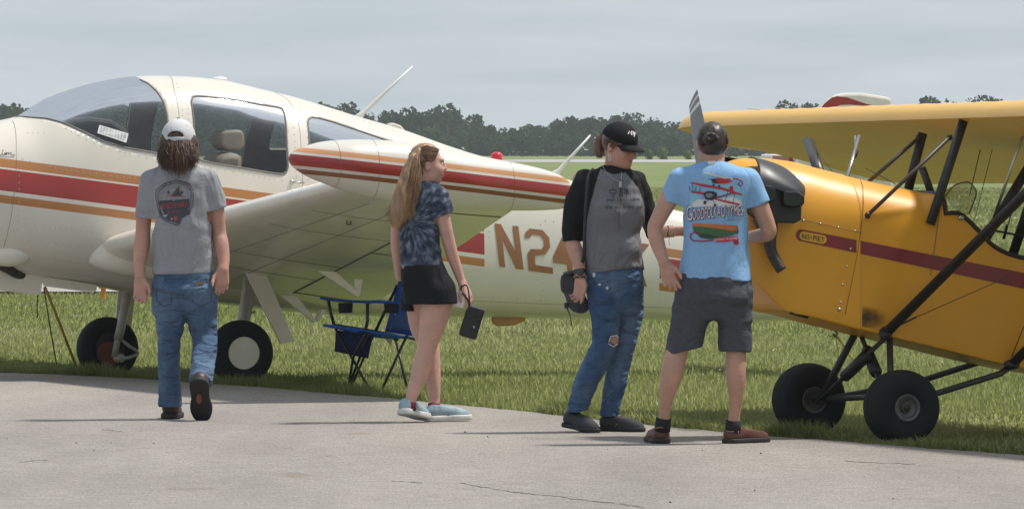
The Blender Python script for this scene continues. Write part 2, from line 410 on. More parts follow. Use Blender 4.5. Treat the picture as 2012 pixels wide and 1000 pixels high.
def blade_mat():
    m, N, L, b = new_mat('grass blades')
    at = N.new('ShaderNodeAttribute'); at.attribute_name = 'tint'
    r = N.new('ShaderNodeValToRGB'); e = r.color_ramp.elements
    e[0].position = 0; e[0].color = (.240, .285, .092, 1); e[1].position = 1; e[1].color = (.64, .59, .38, 1)
    k = e.new(.42); k.color = (.335, .372, .130, 1); k = e.new(.74); k.color = (.45, .465, .20, 1)
    ge = N.new('ShaderNodeNewGeometry'); vm = N.new('ShaderNodeMixRGB'); vm.inputs[0].default_value = .82; L.new(ge.outputs['Normal'], vm.inputs[1]); vm.inputs[2].default_value = (0, 0, 1, 1)
    vn = N.new('ShaderNodeVectorMath'); vn.operation = 'NORMALIZE'; L.new(vm.outputs[0], vn.inputs[0])
    L.new(at.outputs['Fac'], r.inputs[0])
    df = N.new('ShaderNodeBsdfDiffuse'); tl = N.new('ShaderNodeBsdfTranslucent'); mx = N.new('ShaderNodeMixShader'); mx.inputs[0].default_value = .40
    L.new(vn.outputs[0], df.inputs['Normal']); L.new(r.outputs[0], df.inputs[0]); L.new(r.outputs[0], tl.inputs[0]); L.new(df.outputs[0], mx.inputs[1]); L.new(tl.outputs[0], mx.inputs[2])
    L.new(mx.outputs[0], N['Material Output'].inputs[0]); N.remove(b)
    return m
def build_grass():
    r = np.random.default_rng(11); PX = []; PY = []; H = []; W = []; T = []
    def band(y0, y1, dens, h, w, side=1.0):
        half = lambda y: 1006 / FOC * y + side
        A = (half(y0) + half(y1)) * (y1 - y0); n = int(A * dens)
        y = r.uniform(y0, y1, n); x = r.uniform(-1, 1, n) * (1006 / FOC * y + side)
        ok = (y > edge_y(x) - .02) & ~((y > 80.0) & (y < 86.2) & (x < -1.9)); x = x[ok]; y = y[ok]; n = len(x)
        patch = fbm(x, y, 5, 4, 1.1); patch2 = fbm(x, y, 9, 3, .28)
        PX.append(x); PY.append(y); H.append(h * r.uniform(.45, 1.25, n) * (1 + .14 * patch)); W.append(w * r.uniform(.6, 1.3, n))
        T.append(np.clip(.42 + .10 * patch + .15 * patch2 + r.normal(0, .19, n), 0, 1))
    band(26, 38, 2100, .046, .0034, 1.8); band(38, 49, 1800, .044, .0038, 1.8); band(49, 62, 1150, .042, .0052, 2); band(62, 90, 480, .048, .0080, 2.5); band(90, 150, 150, .055, .016, 3); band(150, 300, 30, .065, .045, 4)
    # taller ragged fringe along the tarmac edge
    n = 42000; x = r.uniform(-6, 5, n); y = edge_y(x) + np.abs(r.normal(0, .22, n)) - .07 * r.random(n) * (fbm(x, x * 0, 21, 4, 4) > -.1)
    PX.append(x); PY.append(y); cl = np.clip(.8 + .45 * fbm(x, y, 31, 4, 5), .4, 1.6)
    H.append(.078 * r.uniform(.4, 1.35, n) * cl); W.append(.0040 * r.uniform(.6, 1.4, n)); T.append(np.clip(r.normal(.36, .2, n), 0, 1))
    x = np.concatenate(PX); y = np.concatenate(PY); h = np.concatenate(H); w = np.concatenate(W); t = np.concatenate(T); n = len(x)
    z = terrain(x, y) - .004
    yaw = r.uniform(0, 2 * math.pi, n); lean = r.uniform(.05, .75, n) * h; la = r.uniform(0, 2 * math.pi, n)
    wx = np.cos(yaw) * w; wy = np.sin(yaw) * w * .4; lx = np.cos(la) * lean; ly = np.sin(la) * lean
    V = np.stack([np.stack([x - wx, y - wy, z], 1), np.stack([x + wx, y + wy, z], 1),
                  np.stack([x + wx * .7 + lx * .35, y + wy * .7 + ly * .35, z + h * .6], 1), np.stack([x - wx * .7 + lx * .35, y - wy * .7 + ly * .35, z + h * .6], 1),
                  np.stack([x + lx, y + ly, z + h], 1)], 1).reshape(-1, 3)
    i = np.arange(n)[:, None] * 5
    nr = i[y < 43]; fr_ = i[y >= 43]
    F = np.concatenate([nr + np.array([[0, 1, 2]]), nr + np.array([[0, 2, 3]]), nr + np.array([[3, 2, 4]]), fr_ + np.array([[0, 1, 4]])])
    o = fast_mesh('grass', V, F, blade_mat())
    a = o.data.attributes.new('tint', 'FLOAT', 'POINT'); a.data.foreach_set('value', np.repeat(t, 5).astype(np.float32))
    tag(o, 'short mown green and straw coloured grass beside the tarmac', 'grass', kind='stuff')
    # white clover heads and pale seed heads scattered through the turf
    n = 1000; y = r.uniform(36, 110, n); x = r.uniform(-1, 1, n) * (1006 / FOC * y + .5); ok = (y > edge_y(x) + .1) & (fbm(x, y, 77, 3, .5) > -.05); x = x[ok]; y = y[ok]; n = len(x)
    z = .040 + .02 * r.random(n); q = r.uniform(.003, .0075, n); D = np.array(((1, 0, 0), (-1, 0, 0), (0, 1, 0), (0, -1, 0), (0, 0, .8), (0, 0, -.8)))
    V = (np.stack([x, y, z], 1)[:, None, :] + D[None] * q[:, None, None]).reshape(-1, 3); i = np.arange(n)[:, None] * 6
    F = np.concatenate([i + np.array([t]) for t in ((0, 2, 4), (2, 1, 4), (1, 3, 4), (3, 0, 4), (2, 0, 5), (1, 2, 5), (3, 1, 5), (0, 3, 5))])
    o = fast_mesh('clover_heads', V, F, mat('clover white', (.62, .62, .52), .9)); tag(o, 'tiny white clover heads scattered through the mown grass', 'clover', kind='stuff')
    print('grass blades', n)
build_grass()

# ------------------------------------------------------------------ far trees
def leaf_mat(name, c1, c2):
    m, N, L, b = new_mat(name)
    at = N.new('ShaderNodeAttribute'); at.attribute_name = 'tint'
    oi = N.new('ShaderNodeObjectInfo')
    ad = N.new('ShaderNodeMath'); ad.operation = 'MULTIPLY_ADD'; ad.inputs[1].default_value = .5; L.new(oi.outputs['Random'], ad.inputs[0])
    mu = N.new('ShaderNodeMath'); mu.operation = 'MULTIPLY'; mu.inputs[1].default_value = .6; L.new(at.outputs['Fac'], mu.inputs[0]); L.new(mu.outputs[0], ad.inputs[2])
    r = N.new('ShaderNodeValToRGB'); e = r.color_ramp.elements; e[0].position = .1; e[0].color = (*c1, 1); e[1].position = .95; e[1].color = (*c2, 1)
    L.new(ad.outputs[0], r.inputs[0])
    df = N.new('ShaderNodeBsdfDiffuse'); tl = N.new('ShaderNodeBsdfTranslucent'); mx = N.new('ShaderNodeMixShader'); mx.inputs[0].default_value = .25
    L.new(r.outputs[0], df.inputs[0]); L.new(r.outputs[0], tl.inputs[0]); L.new(df.outputs[0], mx.inputs[1]); L.new(tl.outputs[0], mx.inputs[2])
    L.new(mx.outputs[0], N['Material Output'].inputs[0]); N.remove(b); return m
M['leaf'] = leaf_mat('dark oak leaves', (.014, .030, .016), (.046, .074, .034))
M['leaf2'] = leaf_mat('light green leaves', (.075, .125, .028), (.150, .205, .060))
M['bark'] = mat('bark', (.075, .06, .048), .9, bump=.02, bscale=8)
def crown_mesh(seed, wide, tall, leaf_m, n_l=900, ls=.34, lobes=13, low=.16):
    """leaf clumps on the shells of many lobes: trunk base at 0, crown of the given width and total height"""
    r = np.random.default_rng(seed); V = []; T = []
    C = []
    for k in range(lobes):
        a = r.uniform(0, 2 * math.pi); q = r.uniform(.05, 1) ** .5; hz = r.uniform(low, .86)
        shape = math.sin(math.pi * min(1, max(0, (hz - .05) / .95))) ** .6
        C.append((math.cos(a) * q * wide * .36 * shape, math.sin(a) * q * wide * .36 * shape, hz * tall, wide * r.uniform(.13, .25)))
    per = n_l // lobes
    for cx, cy, cz, R in C:
        d = r.normal(size=(per, 3)); d /= np.linalg.norm(d, axis=1)[:, None]
        rad = R * r.uniform(.55, 1.12, per)[:, None]; p = np.array((cx, cy, cz)) + d * rad * np.array((1, 1, .8))
        p[:, 2] = np.clip(p[:, 2], tall * .06, tall * 1.0)
        u = r.normal(size=(per, 3)); u /= np.linalg.norm(u, axis=1)[:, None]; v = np.cross(u, r.normal(size=(per, 3))); v /= np.linalg.norm(v, axis=1)[:, None]
        s = ls * r.uniform(.5, 1.35, per)[:, None]
        V.append(np.stack([p - u * s, p + v * s * .8, p + u * s, p - v * s * .8], 1).reshape(-1, 3))
        T.append(np.repeat(np.clip(r.normal(.5, .25, per), 0, 1), 4))
    V = np.concatenate(V); T = np.concatenate(T); F = np.arange(len(V)).reshape(-1, 4)
    o = fast_mesh('crown', V, F, leaf_m, k=4); a = o.data.attributes.new('tint', 'FLOAT', 'POINT'); a.data.foreach_set('value', T.astype(np.float32))
    me = o.data; bpy.data.objects.remove(o); return me
def trunk_mesh(seed, wide, tall):
    r = np.random.default_rng(seed); mb = MB()
    mb.tube([(0, 0, -.3), (.05, 0, tall * .3), (.1, .05, tall * .6), (0, .1, tall * .85)], [.028 * tall, .022 * tall, .014 * tall, .004 * tall], 7)
    for k in range(5):
        a = r.uniform(0, 6.28); z = tall * r.uniform(.25, .55); q = wide * .35
        mb.tube([(0, 0, z), (math.cos(a) * q * .5, math.sin(a) * q * .5, z + tall * .12), (math.cos(a) * q, math.sin(a) * q, z + tall * .28)], [.012 * tall, .008 * tall, .002 * tall], 5)
    o = mb.build('trunk', M['bark']); me = o.data; bpy.data.objects.remove(o); return me
TREE_KINDS = []
for k, (w_, t_, n_) in enumerate(((9, 9, 1500), (7, 10, 1500), (11, 8.5, 1700), (6, 8, 1200), (8, 11, 1600), (10, 9.5, 1700))):
    TREE_KINDS.append((crown_mesh(100 + k, w_, t_, M['leaf'], n_, .36), trunk_mesh(200 + k, w_, t_), w_, t_))
SCRUB = [(crown_mesh(400 + k, 8, 6, M['leaf'], 1300, .34, 14, .02), trunk_mesh(410 + k, 8, 6), 8, 6) for k in range(4)]
BUSH = [(crown_mesh(300 + k, 5, 4.4, M['leaf2'], 700, .26, 9, .05), trunk_mesh(310 + k, 5, 4.4), 5, 4.4) for k in range(2)]
def tree(kind, px, base_py, top_py, Y, label, group, name='oak_tree', cat_='tree', wide=1.0):
    crown, trunk, w_, t_ = kind
    z0 = float(terrain(0, Y)); p = pix(px, base_py, Y); top = pix(px, top_py, Y)[2]
    s = (top - z0) / t_
    t = thing(name, label, cat_, (p[0], Y, z0), random.uniform(0, 6.28), group)
    c = link(bpy.data.objects.new('crown', crown), t); k = link(bpy.data.objects.new('trunk', trunk), t)
    for o in (c, k): o.scale = (s * wide, s * wide, s)
    return t
SEG = [(-60, 120, 'dark oak tree in the far treeline beyond the cream nose', 'far trees left of the windshield'),
       (120, 600, 'dark oak tree in the far treeline seen through the cabin windows', 'far trees behind the cabin glass'),
       (600, 960, 'dark oak tree in the far treeline behind the sloping cream roof', 'far trees over the rear fuselage'),
       (960, 1180, 'dark oak tree in the far treeline left of the black capped woman', 'far trees between tip tank and woman'),
       (1180, 1345, 'dark oak tree in the far treeline between woman and propeller', 'far trees right of the black cap'),
       (1345, 1700, 'dark oak tree in the far treeline behind the yellow wing tip', 'far trees behind the yellow wing'),
       (1700, 2100, 'dark oak tree in the far treeline behind the yellow wing root', 'far trees behind the wing centre')]
def seg(px):
    for a, b_, l, g in SEG:
        if a <= px < b_: return l, g
    return SEG[-1][2:]
TOPL = herm([-60, 0, 40, 80, 200, 350, 500, 580, 620, 670, 700, 740, 775, 800, 840, 885, 915, 940, 975, 1010, 1060, 1110, 1160, 1210, 1250, 1300, 1340, 1400, 1470, 1540, 1600, 1700, 2100],
            [200, 190, 204, 200, 190, 196, 190, 190, 191, 195, 206, 222, 199, 206, 222, 198, 206, 228, 240, 240, 234, 226, 217, 222, 224, 232, 238, 236, 240, 238, 238, 236, 232])
rt = random.Random(5)
px = -70.0
while px < 2100:                                                     # main line
    l, g = seg(px); Y = rt.uniform(1010, 1090)
    tree(rt.choice(TREE_KINDS), px, 310, float(TOPL(px)) + rt.uniform(-2, 9), Y, l, g, wide=rt.uniform(.85, 1.15)); px += rt.uniform(17, 30)
px = -70.0
while px < 2100:                                                     # lower fringe in front
    l, g = seg(px); Y = rt.uniform(940, 985)
    tree(rt.choice(SCRUB), px, 310, rt.uniform(248, 272), Y, l.replace('oak tree', 'low scrub tree'), g + ', low fringe', name='scrub_tree', wide=rt.uniform(1.2, 1.7)); px += rt.uniform(26, 42)
for px, tp, k, l in ((1566, 190, 4, 'taller dark tree rising above the yellow wing left of the tail fin'), (1538, 204, 1, 'narrow dark tree above the yellow wing beside the taller one'), (1596, 200, 3, 'short dark tree touching the striped tail fin'),
                     (1836, 193, 0, 'round dark tree standing above the yellow wing centre'), (1812, 205, 3, 'small dark tree at the left of the round one above the wing'), (1940, 196, 2, 'flat topped dark tree above the yellow wing at right'), (1916, 206, 3, 'small dark tree at the left of the flat topped one')):
    tree(TREE_KINDS[k], px, 310, tp - 5, 1000, l, 'tall trees above the yellow wing')
for px, tp, l in ((1433, 213, 'light green tree above the yellow wing tip beside the propeller'),):
    tree(BUSH[0], px, 310, tp, 900, l, None, name='pale_tree')
for px, tp, l in ((1275, 288, 'small light green bush under the black cap brim'), (1302, 283, 'larger light green bush between brim and blue shirt'), (1352, 291, 'pale bush behind the blue shirted man neck'), (1245, 297, 'low light green bush behind the woman face')):
    tree(BUSH[1], px, 316, tp, 640, l, None, name='green_bush', cat_='bush')
# orange airfield marker under the cream fuselage
def marker():
    g = ground(203, 589); t = thing('marker_cone', 'orange marker on the grass under the cream fuselage', 'marker', g)
    om = mat('orange plastic', (.62, .22, .02), .5); s = g[1] / FOC
    MB().revolve([(0, 0), (0, 5 * s), (6 * s, 5 * s), (22 * s, 5 * s), (22 * s, 9 * s), (34 * s, 9 * s), (34 * s, 0)], (0, 0, 0), (0, 0, 1), 12).build('post', om, t, auto=40)
    MB().box((0, 0, 1 * s), (9 * s, 9 * s, 1.2 * s)).build('base', om, t, smooth=False)
marker()
# ------------------------------------------------------------------ haze
def haze():
    mb = MB().box((0, 1200, 7.5), (1800, 1300, 10.5)); hz, N, L, b = new_mat('haze air'); N.remove(b)
    v = N.new('ShaderNodeVolumePrincipled'); v.inputs['Density'].default_value = HAZE; v.inputs['Color'].default_value = (.86, .91, .97, 1); v.inputs['Anisotropy'].default_value = .2
    L.new(v.outputs[0], N['Material Output'].inputs['Volume'])
    o = mb.build('haze', hz, smooth=False); tag(o, 'thin pale summer haze over the airfield', 'haze', kind='stuff')
HAZE = .00015
haze()
# ================================================================== CREAM LOW-WING AEROPLANE
def build_navion():
    YAW = math.radians(20)
    gm = ground(479, 757)
    l0 = Frame((0, 0, 0), YAW).l
    fr = Frame(gm - 1.25 * l0, YAW)
    root = thing('cream_airplane', 'cream low-wing airplane with red and tan stripes and a tip tank, parked on the grass', 'airplane', fr.O, fr.rz)
    PXS = [-260, -200, -100, 0, 35, 100, 200, 250, 300, 350, 430, 500, 560, 600, 700, 780, 880, 927, 1090, 1285, 1400, 1500, 1640, 1690]
    TOP = [330, 292, 255, 237, 229, 191, 160, 152, 149, 150, 157, 173, 187, 198, 229, 252, 287, 302, 346, 402, 432, 458, 492, 505]
    PXB = [-260, -200, -100, 0, 150, 300, 430, 560, 760, 900, 1300, 1550, 1640, 1690]
    BOT = [455, 492, 522, 538, 556, 583, 597, 612, 622, 623, 628, 630, 634, 634]
    PXM = [-260, 0, 300, 600, 900, 1300, 1690]
    MID = [392, 402, 430, 465, 500, 533, 572]
    def tr(px, py):
        q = [fr.hit(a, b, 0.) for a, b in zip(px, py)]; return herm([p[0] for p in q], [p[2] for p in q])
    top = tr(PXS, TOP); bot = tr(PXB, BOT); mid = tr(PXM, MID)
    Fx = lambda px: fr.hit(px, 400, 0.)[0]
    hwf = herm([Fx(a) for a in (-262, -200, -100, 30, 150, 350, 560, 800, 1100, 1400, 1690)], [.22, .40, .50, .555, .585, .60, .565, .44, .30, .19, .07])
    n_top = herm([Fx(a) for a in (-260, 30, 130, 350, 600, 1000, 1690)], [2.2, 2.35, 2.3, 2.35, 2.3, 2.1, 2.0])
    n_bot = herm([Fx(a) for a in (-260, 30, 350, 700, 1690)], [2.2, 2.5, 2.9, 2.6, 2.2])
    def half(F, U):
        """half width of the skin at station F and height U"""
        m = mid(F); up = U >= m; h = np.where(up, top(F) - m, m - bot(F)); n = np.where(up, n_top(F), n_bot(F))
        q = np.clip(np.abs(U - m) / h, 0, 1)
        return hwf(F) * np.maximum(0, 1 - q ** n) ** (1 / n)
    def side(px, py, s=1):
        L = .5 * s
        for _ in range(14):
            p = fr.hit(px, py, L); L = .5 * L + .5 * s * float(half(p[0], p[2]))
        return np.array((p[0], L, p[2]))
    sd = lambda P, s=1: [side(a, b, s) for a, b in P]
    FU = lambda P: np.array([(p[0], p[2]) for p in sd(P)])
    WIN = {'windshield': ((26, 222), (33, 229), (62, 231), (92, 233), (120, 240), (160, 257), (205, 279), (250, 291), (290, 298), (322, 304), (329, 296), (331, 262), (328, 225), (321, 200), (308, 180), (290, 164), (275, 157), (262, 150), (255, 120), (20, 120)),
           'side_window': ((376, 200), (379, 191), (388, 189), (410, 191), (450, 196), (545, 211), (554, 214), (559, 224), (564, 290), (566, 328), (563, 338), (555, 342), (540, 341), (420, 321), (395, 315), (388, 311), (382, 262)),
           'rear_window': ((605, 244), (606, 235), (613, 231), (625, 232), (655, 240), (720, 262), (775, 281), (783, 285), (776, 289), (700, 291), (640, 292), (613, 292), (608, 288))}
    POLY = {k: FU(v) for k, v in WIN.items()}
    POLY['windshield'] = np.array([tuple(p) for p in POLY['windshield']])
    # the part of the windshield outline above the roof is only a cutter
    for i, (a, b) in enumerate(WIN['windshield']):
        if b <= 125 or a <= 30 and b < 225: q = fr.hit(a, b, 0.); POLY['windshield'][i] = (q[0], q[2])
    def inside(poly, x, y):
        c = np.zeros(x.shape, bool); n = len(poly)
        for i in range(n):
            x1, y1 = poly[i]; x2, y2 = poly[(i + 1) % n]
            k = ((y1 > y) != (y2 > y)); xx = (x2 - x1) * (y - y1) / ((y2 - y1) if y2 != y1 else 1e-9) + x1
            c ^= k & (x < xx)
        return c
    # skin grid
    NF, NA = 430, 168
    Fs = np.linspace(Fx(-262), Fx(1690), NF); th = np.linspace(0, 2 * math.pi, NA, endpoint=False) + math.pi / NA
    FF, TT = np.meshgrid(Fs, th, indexing='ij')
    m_, h_t, h_b, w_ = mid(FF), top(FF) - mid(FF), mid(FF) - bot(FF), hwf(FF)
    s_, c_ = np.sin(TT), np.cos(TT); n = np.where(s_ >= 0, n_top(FF), n_bot(FF))
    U = m_ + np.where(s_ >= 0, h_t, h_b) * np.sign(s_) * np.abs(s_) ** (2 / n); Lq = w_ * np.sign(c_) * np.abs(c_) ** (2 / n)
    V = np.stack([FF, Lq, U], -1).reshape(-1, 3)
    ii, kk = np.meshgrid(np.arange(NF - 1), np.arange(NA), indexing='ij'); k2 = (kk + 1) % NA
    Q = np.stack([ii * NA + kk, ii * NA + k2, (ii + 1) * NA + k2, (ii + 1) * NA + kk], -1).reshape(-1, 4)
    fc = V[Q].mean(1); owner = np.zeros(len(Q), int)
    for wi, (nm, poly) in enumerate(POLY.items()):
        ins = inside(poly, fc[:, 0], fc[:, 2]) & (fc[:, 2] > mid(fc[:, 0])); owner[ins] = wi + 1
        vin = np.zeros(len(V), bool); vin[Q[ins].ravel()] = True
        vout = np.zeros(len(V), bool); vout[Q[~ins].ravel()] = True
        bd = np.where(vin & vout)[0]
        A = poly; B = np.roll(poly, -1, 0)
        for v in bd:
            f, u = V[v, 0], V[v, 2]; ab = B - A; t = np.clip(((f - A[:, 0]) * ab[:, 0] + (u - A[:, 1]) * ab[:, 1]) / (ab ** 2).sum(1), 0, 1)
            c = A + ab * t[:, None]; d = np.hypot(c[:, 0] - f, c[:, 1] - u); j = d.argmin()
            if d[j] > .05: continue
            nf, nu = c[j]
            q = (u - mid(f)) / (top(f) - mid(f))
            if q > .97:
                V[v, 0] = nf; q2 = q; nu = mid(nf) + (top(nf) - mid(nf)) * q2; V[v, 2] = nu; V[v, 1] = np.sign(V[v, 1]) * half(nf, nu); continue
            nu = min(nu, float(top(nf)) - 1e-4)
            V[v] = (nf, math.copysign(float(half(nf, nu)), V[v, 1]), nu)
    # paint stripes in the side plane: s grows downwards in photo rows at the red stripe's top edge
    PT = [side(60, 360), side(240, 400), side(1310, 530), side(240, 440)]
    A_ = np.array([(p[0], p[2], 1) for p in PT]); sv = np.array([b - .1345 * a - 331 for a, b in ((60, 360), (240, 400), (1310, 530), (240, 440))])
    a_, b_, c0 = np.linalg.lstsq(A_, sv, rcond=None)[0]
    RED = (.375, .036, .026); ORG = (.47, .20, .062); BRN = (.33, .125, .042)
    gap = [(side(1296, 540)[0], side(952, 500)[0])]
    body_m = stripe_mat('cream fuselage paint', CREAM, (a_, b_, c0), [(-21, -3.5, ORG), (0, 42, RED), (50.5, 66, ORG)], gap)
    def sub(mask, name, mats):
        q = Q[mask]; u, inv = np.unique(q, return_inverse=True)
        return mesh_obj(name, V[u], inv.reshape(q.shape), mats, root)
    # tail closes at the last ring; nose bowl closes the front
    body = sub(owner == 0, 'fuselage', [body_m, M['interior']])
    bm = bmesh.new(); bm.from_mesh(body.data); bm.verts.ensure_lookup_table()
    for e0 in (0, NF - 1):
        ring = [v for v in bm.verts if abs(v.co.x - Fs[e0]) < 1e-5]; ring.sort(key=lambda v: math.atan2(v.co.z - float(mid(Fs[e0])), v.co.y)); bm.faces.new(ring)
    bmesh.ops.recalc_face_normals(bm, faces=bm.faces); bm.to_mesh(body.data); bm.free()
    c = body.data.polygons[len(body.data.polygons) // 2]
    if c.normal.dot(Vector((0, c.center.y, c.center.z - 1.2))) < 0: body.data.flip_normals()
    sk = body.modifiers.new('shell', 'SOLIDIFY'); sk.thickness = .022; sk.offset = -1; sk.material_offset = 1; sk.material_offset_rim = 0
    ws = sub(owner == 1, 'windshield', M['screen'])
    for k in (2, 3):
        for s in (1, -1):
            mk = (owner == k) & (np.sign(fc[:, 1]) == s); sub(mk, 'side_window' if k == 2 else 'rear_window', M['glass'])
    # gaskets and seams
    def surf_line(P, s=1, off=.0, k=8):
        P = sd(P, s) if len(P[0]) == 2 else P
        out = []
        for p in cat(P, k):
            L = float(half(p[0], p[2])); out.append((p[0], s * (L + off), p[2]))
        return out
    for s in (1, -1):
        for nm in ('side_window', 'rear_window'):
            P = [(q[0], 0, q[1]) for q in POLY[nm]]; P = P + [P[0]]
            line = [(p[0], s * (float(half(p[0], p[2])) + .001), p[2]) for p in rsub(P, 8)]
            MB().tube(line, .006, 6).build('window_seal', M['gasket'], root)
        P = [(q[0], 0, q[1]) for q in POLY['windshield'][1:17]]
        line = [(p[0], s * (float(half(p[0], p[2])) + .001), p[2]) for p in rsub(P, 8)]
        MB().tube(line, .006, 6).build('window_seal', M['gasket'], root)
    seam = MB()
    for P in (((24, 238), (31, 262), (32, 300), (30, 360), (24, 410), (12, 470), (0, 505)), ((332, 150), (341, 172), (348, 200), (352, 228), (354, 262), (356, 300), (357, 330)), ((540, 182), (562, 194), (576, 212), (588, 250), (592, 300), (594, 345), (596, 385)),
              ((480, 560), (700, 585), (900, 590), (1100, 598), (1300, 604), (1480, 610))):
        seam.tube(surf_line(P, 1, -.001), .0020, 5)
    seam.build('panel_seam', M['line'], root)
    riv = MB(); riv_m = mat('rivet heads', (.50, .46, .38), .45)
    def rivets(P, step):
        L = surf_line(P, 1, .0005, 12); acc = 0
        for a, b in zip(L[:-1], L[1:]):
            acc += np.linalg.norm(np.array(b) - np.array(a))
            if acc > step: acc = 0; riv.ell(b, (.0042, .003, .0042), 6)
    for P in (((33, 310), (140, 336), (280, 352)), ((40, 262), (90, 262)), ((40, 440), (150, 452), (262, 470)), ((40, 472), (180, 485)), ((368, 196), (372, 250), (380, 318)), ((572, 220), (580, 290), (582, 350)), ((558, 365), (561, 385)), ((380, 325), (450, 336), (560, 356)),
              ((920, 582), (1080, 590)), ((960, 430), (962, 470)), ((120, 248), (200, 288), (300, 312)), ((36, 500), (150, 515), (260, 530)), ((345, 160), (356, 200), (364, 320)), ((585, 205), (600, 240), (605, 380)), ((640, 215), (760, 252), (880, 292)), ((1060, 420), (1064, 590)), ((1180, 430), (1184, 595)), ((1290, 435), (1294, 600)), ((1060, 432), (1290, 462)), ((36, 320), (34, 450))): rivets(P, .035)
    o = riv.build('rivet', riv_m, root); o['kind'] = 'stuff'
    # cowl exhaust: recess fairing and stack
    fa = MB(); c1 = side(20, 500); fa.ell(c1 + (0, -.03, 0), (.17, .075, .085), 16); fa.build('exhaust_fairing', M['cream'], root)
    p0 = side(-20, 500) + (0, -.05, 0); p1 = side(4, 520) + (0, .015, 0); p2 = side(40, 541) + (0, .045, 0); p3 = side(74, 549) + (0, .055, 0)
    MB().tube([p0, p1, p2, p3], [.042, .042, .04, .036], 12).build('exhaust_pipe', M['exhaust'], root)
    # nose gear doors hang below the cowl
    for s in (1,):
        P = [fr.hit(a, b, .22) for a, b in ((-150, 528), (0, 541), (130, 560), (188, 572), (186, 574), (190, 552), (189, 549), (0, 532))]
    d1 = [fr.hit(a, b, .20) for a, b in ((-160, 515), (85, 540), (78, 580), (0, 571), (-160, 552))]
    MB().prism(d1, (0, .012, 0)).build('gear_door', M['cream'], root, smooth=False)
    d2 = [fr.hit(a, b, .20) for a, b in ((80, 542), (190, 560), (188, 572), (162, 572), (86, 562))]
    MB().prism(d2, (0, .012, 0)).build('gear_door', M['cream'], root, smooth=False)
    # nose leg, outside the picture on the left
    nw = fr.loc(ground(-140, 757)); nx = nw[0]
    MB().tube([(nx - .05, 0, 1.0), (nx, 0, .3)], .045, 10).build('nose_leg', M['steel'], root)
    # ---------------- wings
    LR, LT = .50, 5.0
    le_r = fr.hit(195, 483, LR); le_t = fr.hit(672, 359, LT); te_r = fr.hit(722, 606, LR); te_t = fr.hit(1012, 410, LT)
    prof = []
    NC = 26
    for i in range(NC + 1):
        x = .5 * (1 - math.cos(math.pi * i / NC)); t = .15
        yt = 5 * t * (.2969 * math.sqrt(x) - .126 * x - .3516 * x * x + .2843 * x ** 3 - .1036 * x ** 4); yc = .03 * (2 * .4 * x - x * x) / .16 if x < .4 else .03 * ((1 - .8) + .8 * x - x * x) / .36
        prof.append((x, yc + yt, yc - yt))
    def wing_pt(L, x, up, s=1):
        q = (L - LR) / (LT - LR); le = le_r + (le_t - le_r) * q; te = te_r + (te_t - te_r) * q; ch = te - le; cl = np.hypot(ch[0], ch[2])
        nrm = np.array((-ch[2], 0, ch[0])) / cl
        if nrm[2] < 0: nrm = -nrm
        xs_ = [p[0] for p in prof]; y = np.interp(x, xs_, [p[1 if up else 2] for p in prof])
        p = le + ch * x + nrm * y * cl; return np.array((p[0], s * L, p[2]))
    for s in (1, -1):
        Vw = []; Fw = []; Ls = np.linspace(.30, LT, 16); ring = [(p[0], True) for p in prof[::-1]] + [(p[0], False) for p in prof[1:]]
        for L in Ls:
            for x, up in ring: Vw.append(wing_pt(L, x, up, s))
        nr = len(ring)
        for i in range(len(Ls) - 1):
            for k in range(nr - 1): Fw.append((i * nr + k, i * nr + k + 1, (i + 1) * nr + k + 1, (i + 1) * nr + k))
        Fw.append(tuple(range((len(Ls) - 1) * nr, len(Ls) * nr)))
        o = MB().add(Vw, Fw).build('wing', M['cream'], root, auto=50)
        # root fairing bulge
        mb = MB()
        for i, L in enumerate(np.linspace(.40, .80, 7)): pass
        # flap and aileron gaps under the wing
        g = MB()
        g.tube([wing_pt(L, .70, False, s) - (0, 0, .001) for L in np.linspace(.7, 4.7, 30)], .006, 5)
        for L in (.72, 2.75, 4.65): g.tube([wing_pt(L, x, False, s) - (0, 0, .001) for x in np.linspace(.70, .99, 8)], .005, 5)
        for L in (1.35, 2.0, 3.3, 4.1): g.tube([wing_pt(L, x, False, s) - (0, 0, .0005) for x in np.linspace(.12, .70, 10)], .002, 4)
        for x in (.25, .45): g.tube([wing_pt(L, x, False, s) - (0, 0, .0005) for L in np.linspace(.8, 4.7, 20)], .002, 4)
        g.build('control_gap', M['line'], root)
        # static wicks / tie-down
        MB().tube([wing_pt(3.9, .35, False, s), wing_pt(3.9, .35, False, s) - (0, 0, .02), wing_pt(3.9, .37, False, s) - (0, 0, .02), wing_pt(3.9, .37, False, s)], .006, 6).build('tiedown_ring', M['line'], root)
        # pitot-like aileron hinge and flap fairings: two triangular brackets each side
        for Lb, Pq in ((1.55, ((549, 580), (580, 582), (621, 632), (614, 633))), (2.75, ((622, 532), (656, 534), (705, 578), (699, 583)))):
            P = [fr.hit(a, b, Lb) for a, b in Pq]; P = [(p[0], s * p[1], p[2]) for p in P]
            if s > 0: MB().prism(P, (0, .035 * s, 0)).build('flap_bracket', M['cream'], root, smooth=False)
        for Lb, Pq in ((1.55, ((627, 608), (637, 608), (621, 632), (615, 632))), (2.75, ((696, 548), (708, 548), (703, 580), (698, 580)))):
            P = [fr.hit(a, b, Lb - .04) for a, b in Pq]; P = [(p[0], s * p[1], p[2]) for p in P]
            if s > 0: MB().prism(P, (0, .05 * s, 0)).build('flap_horn', M['cream'], root, smooth=False)
    # fairing where the leading edge meets the body
    mb = MB(); V2 = []; F2 = []
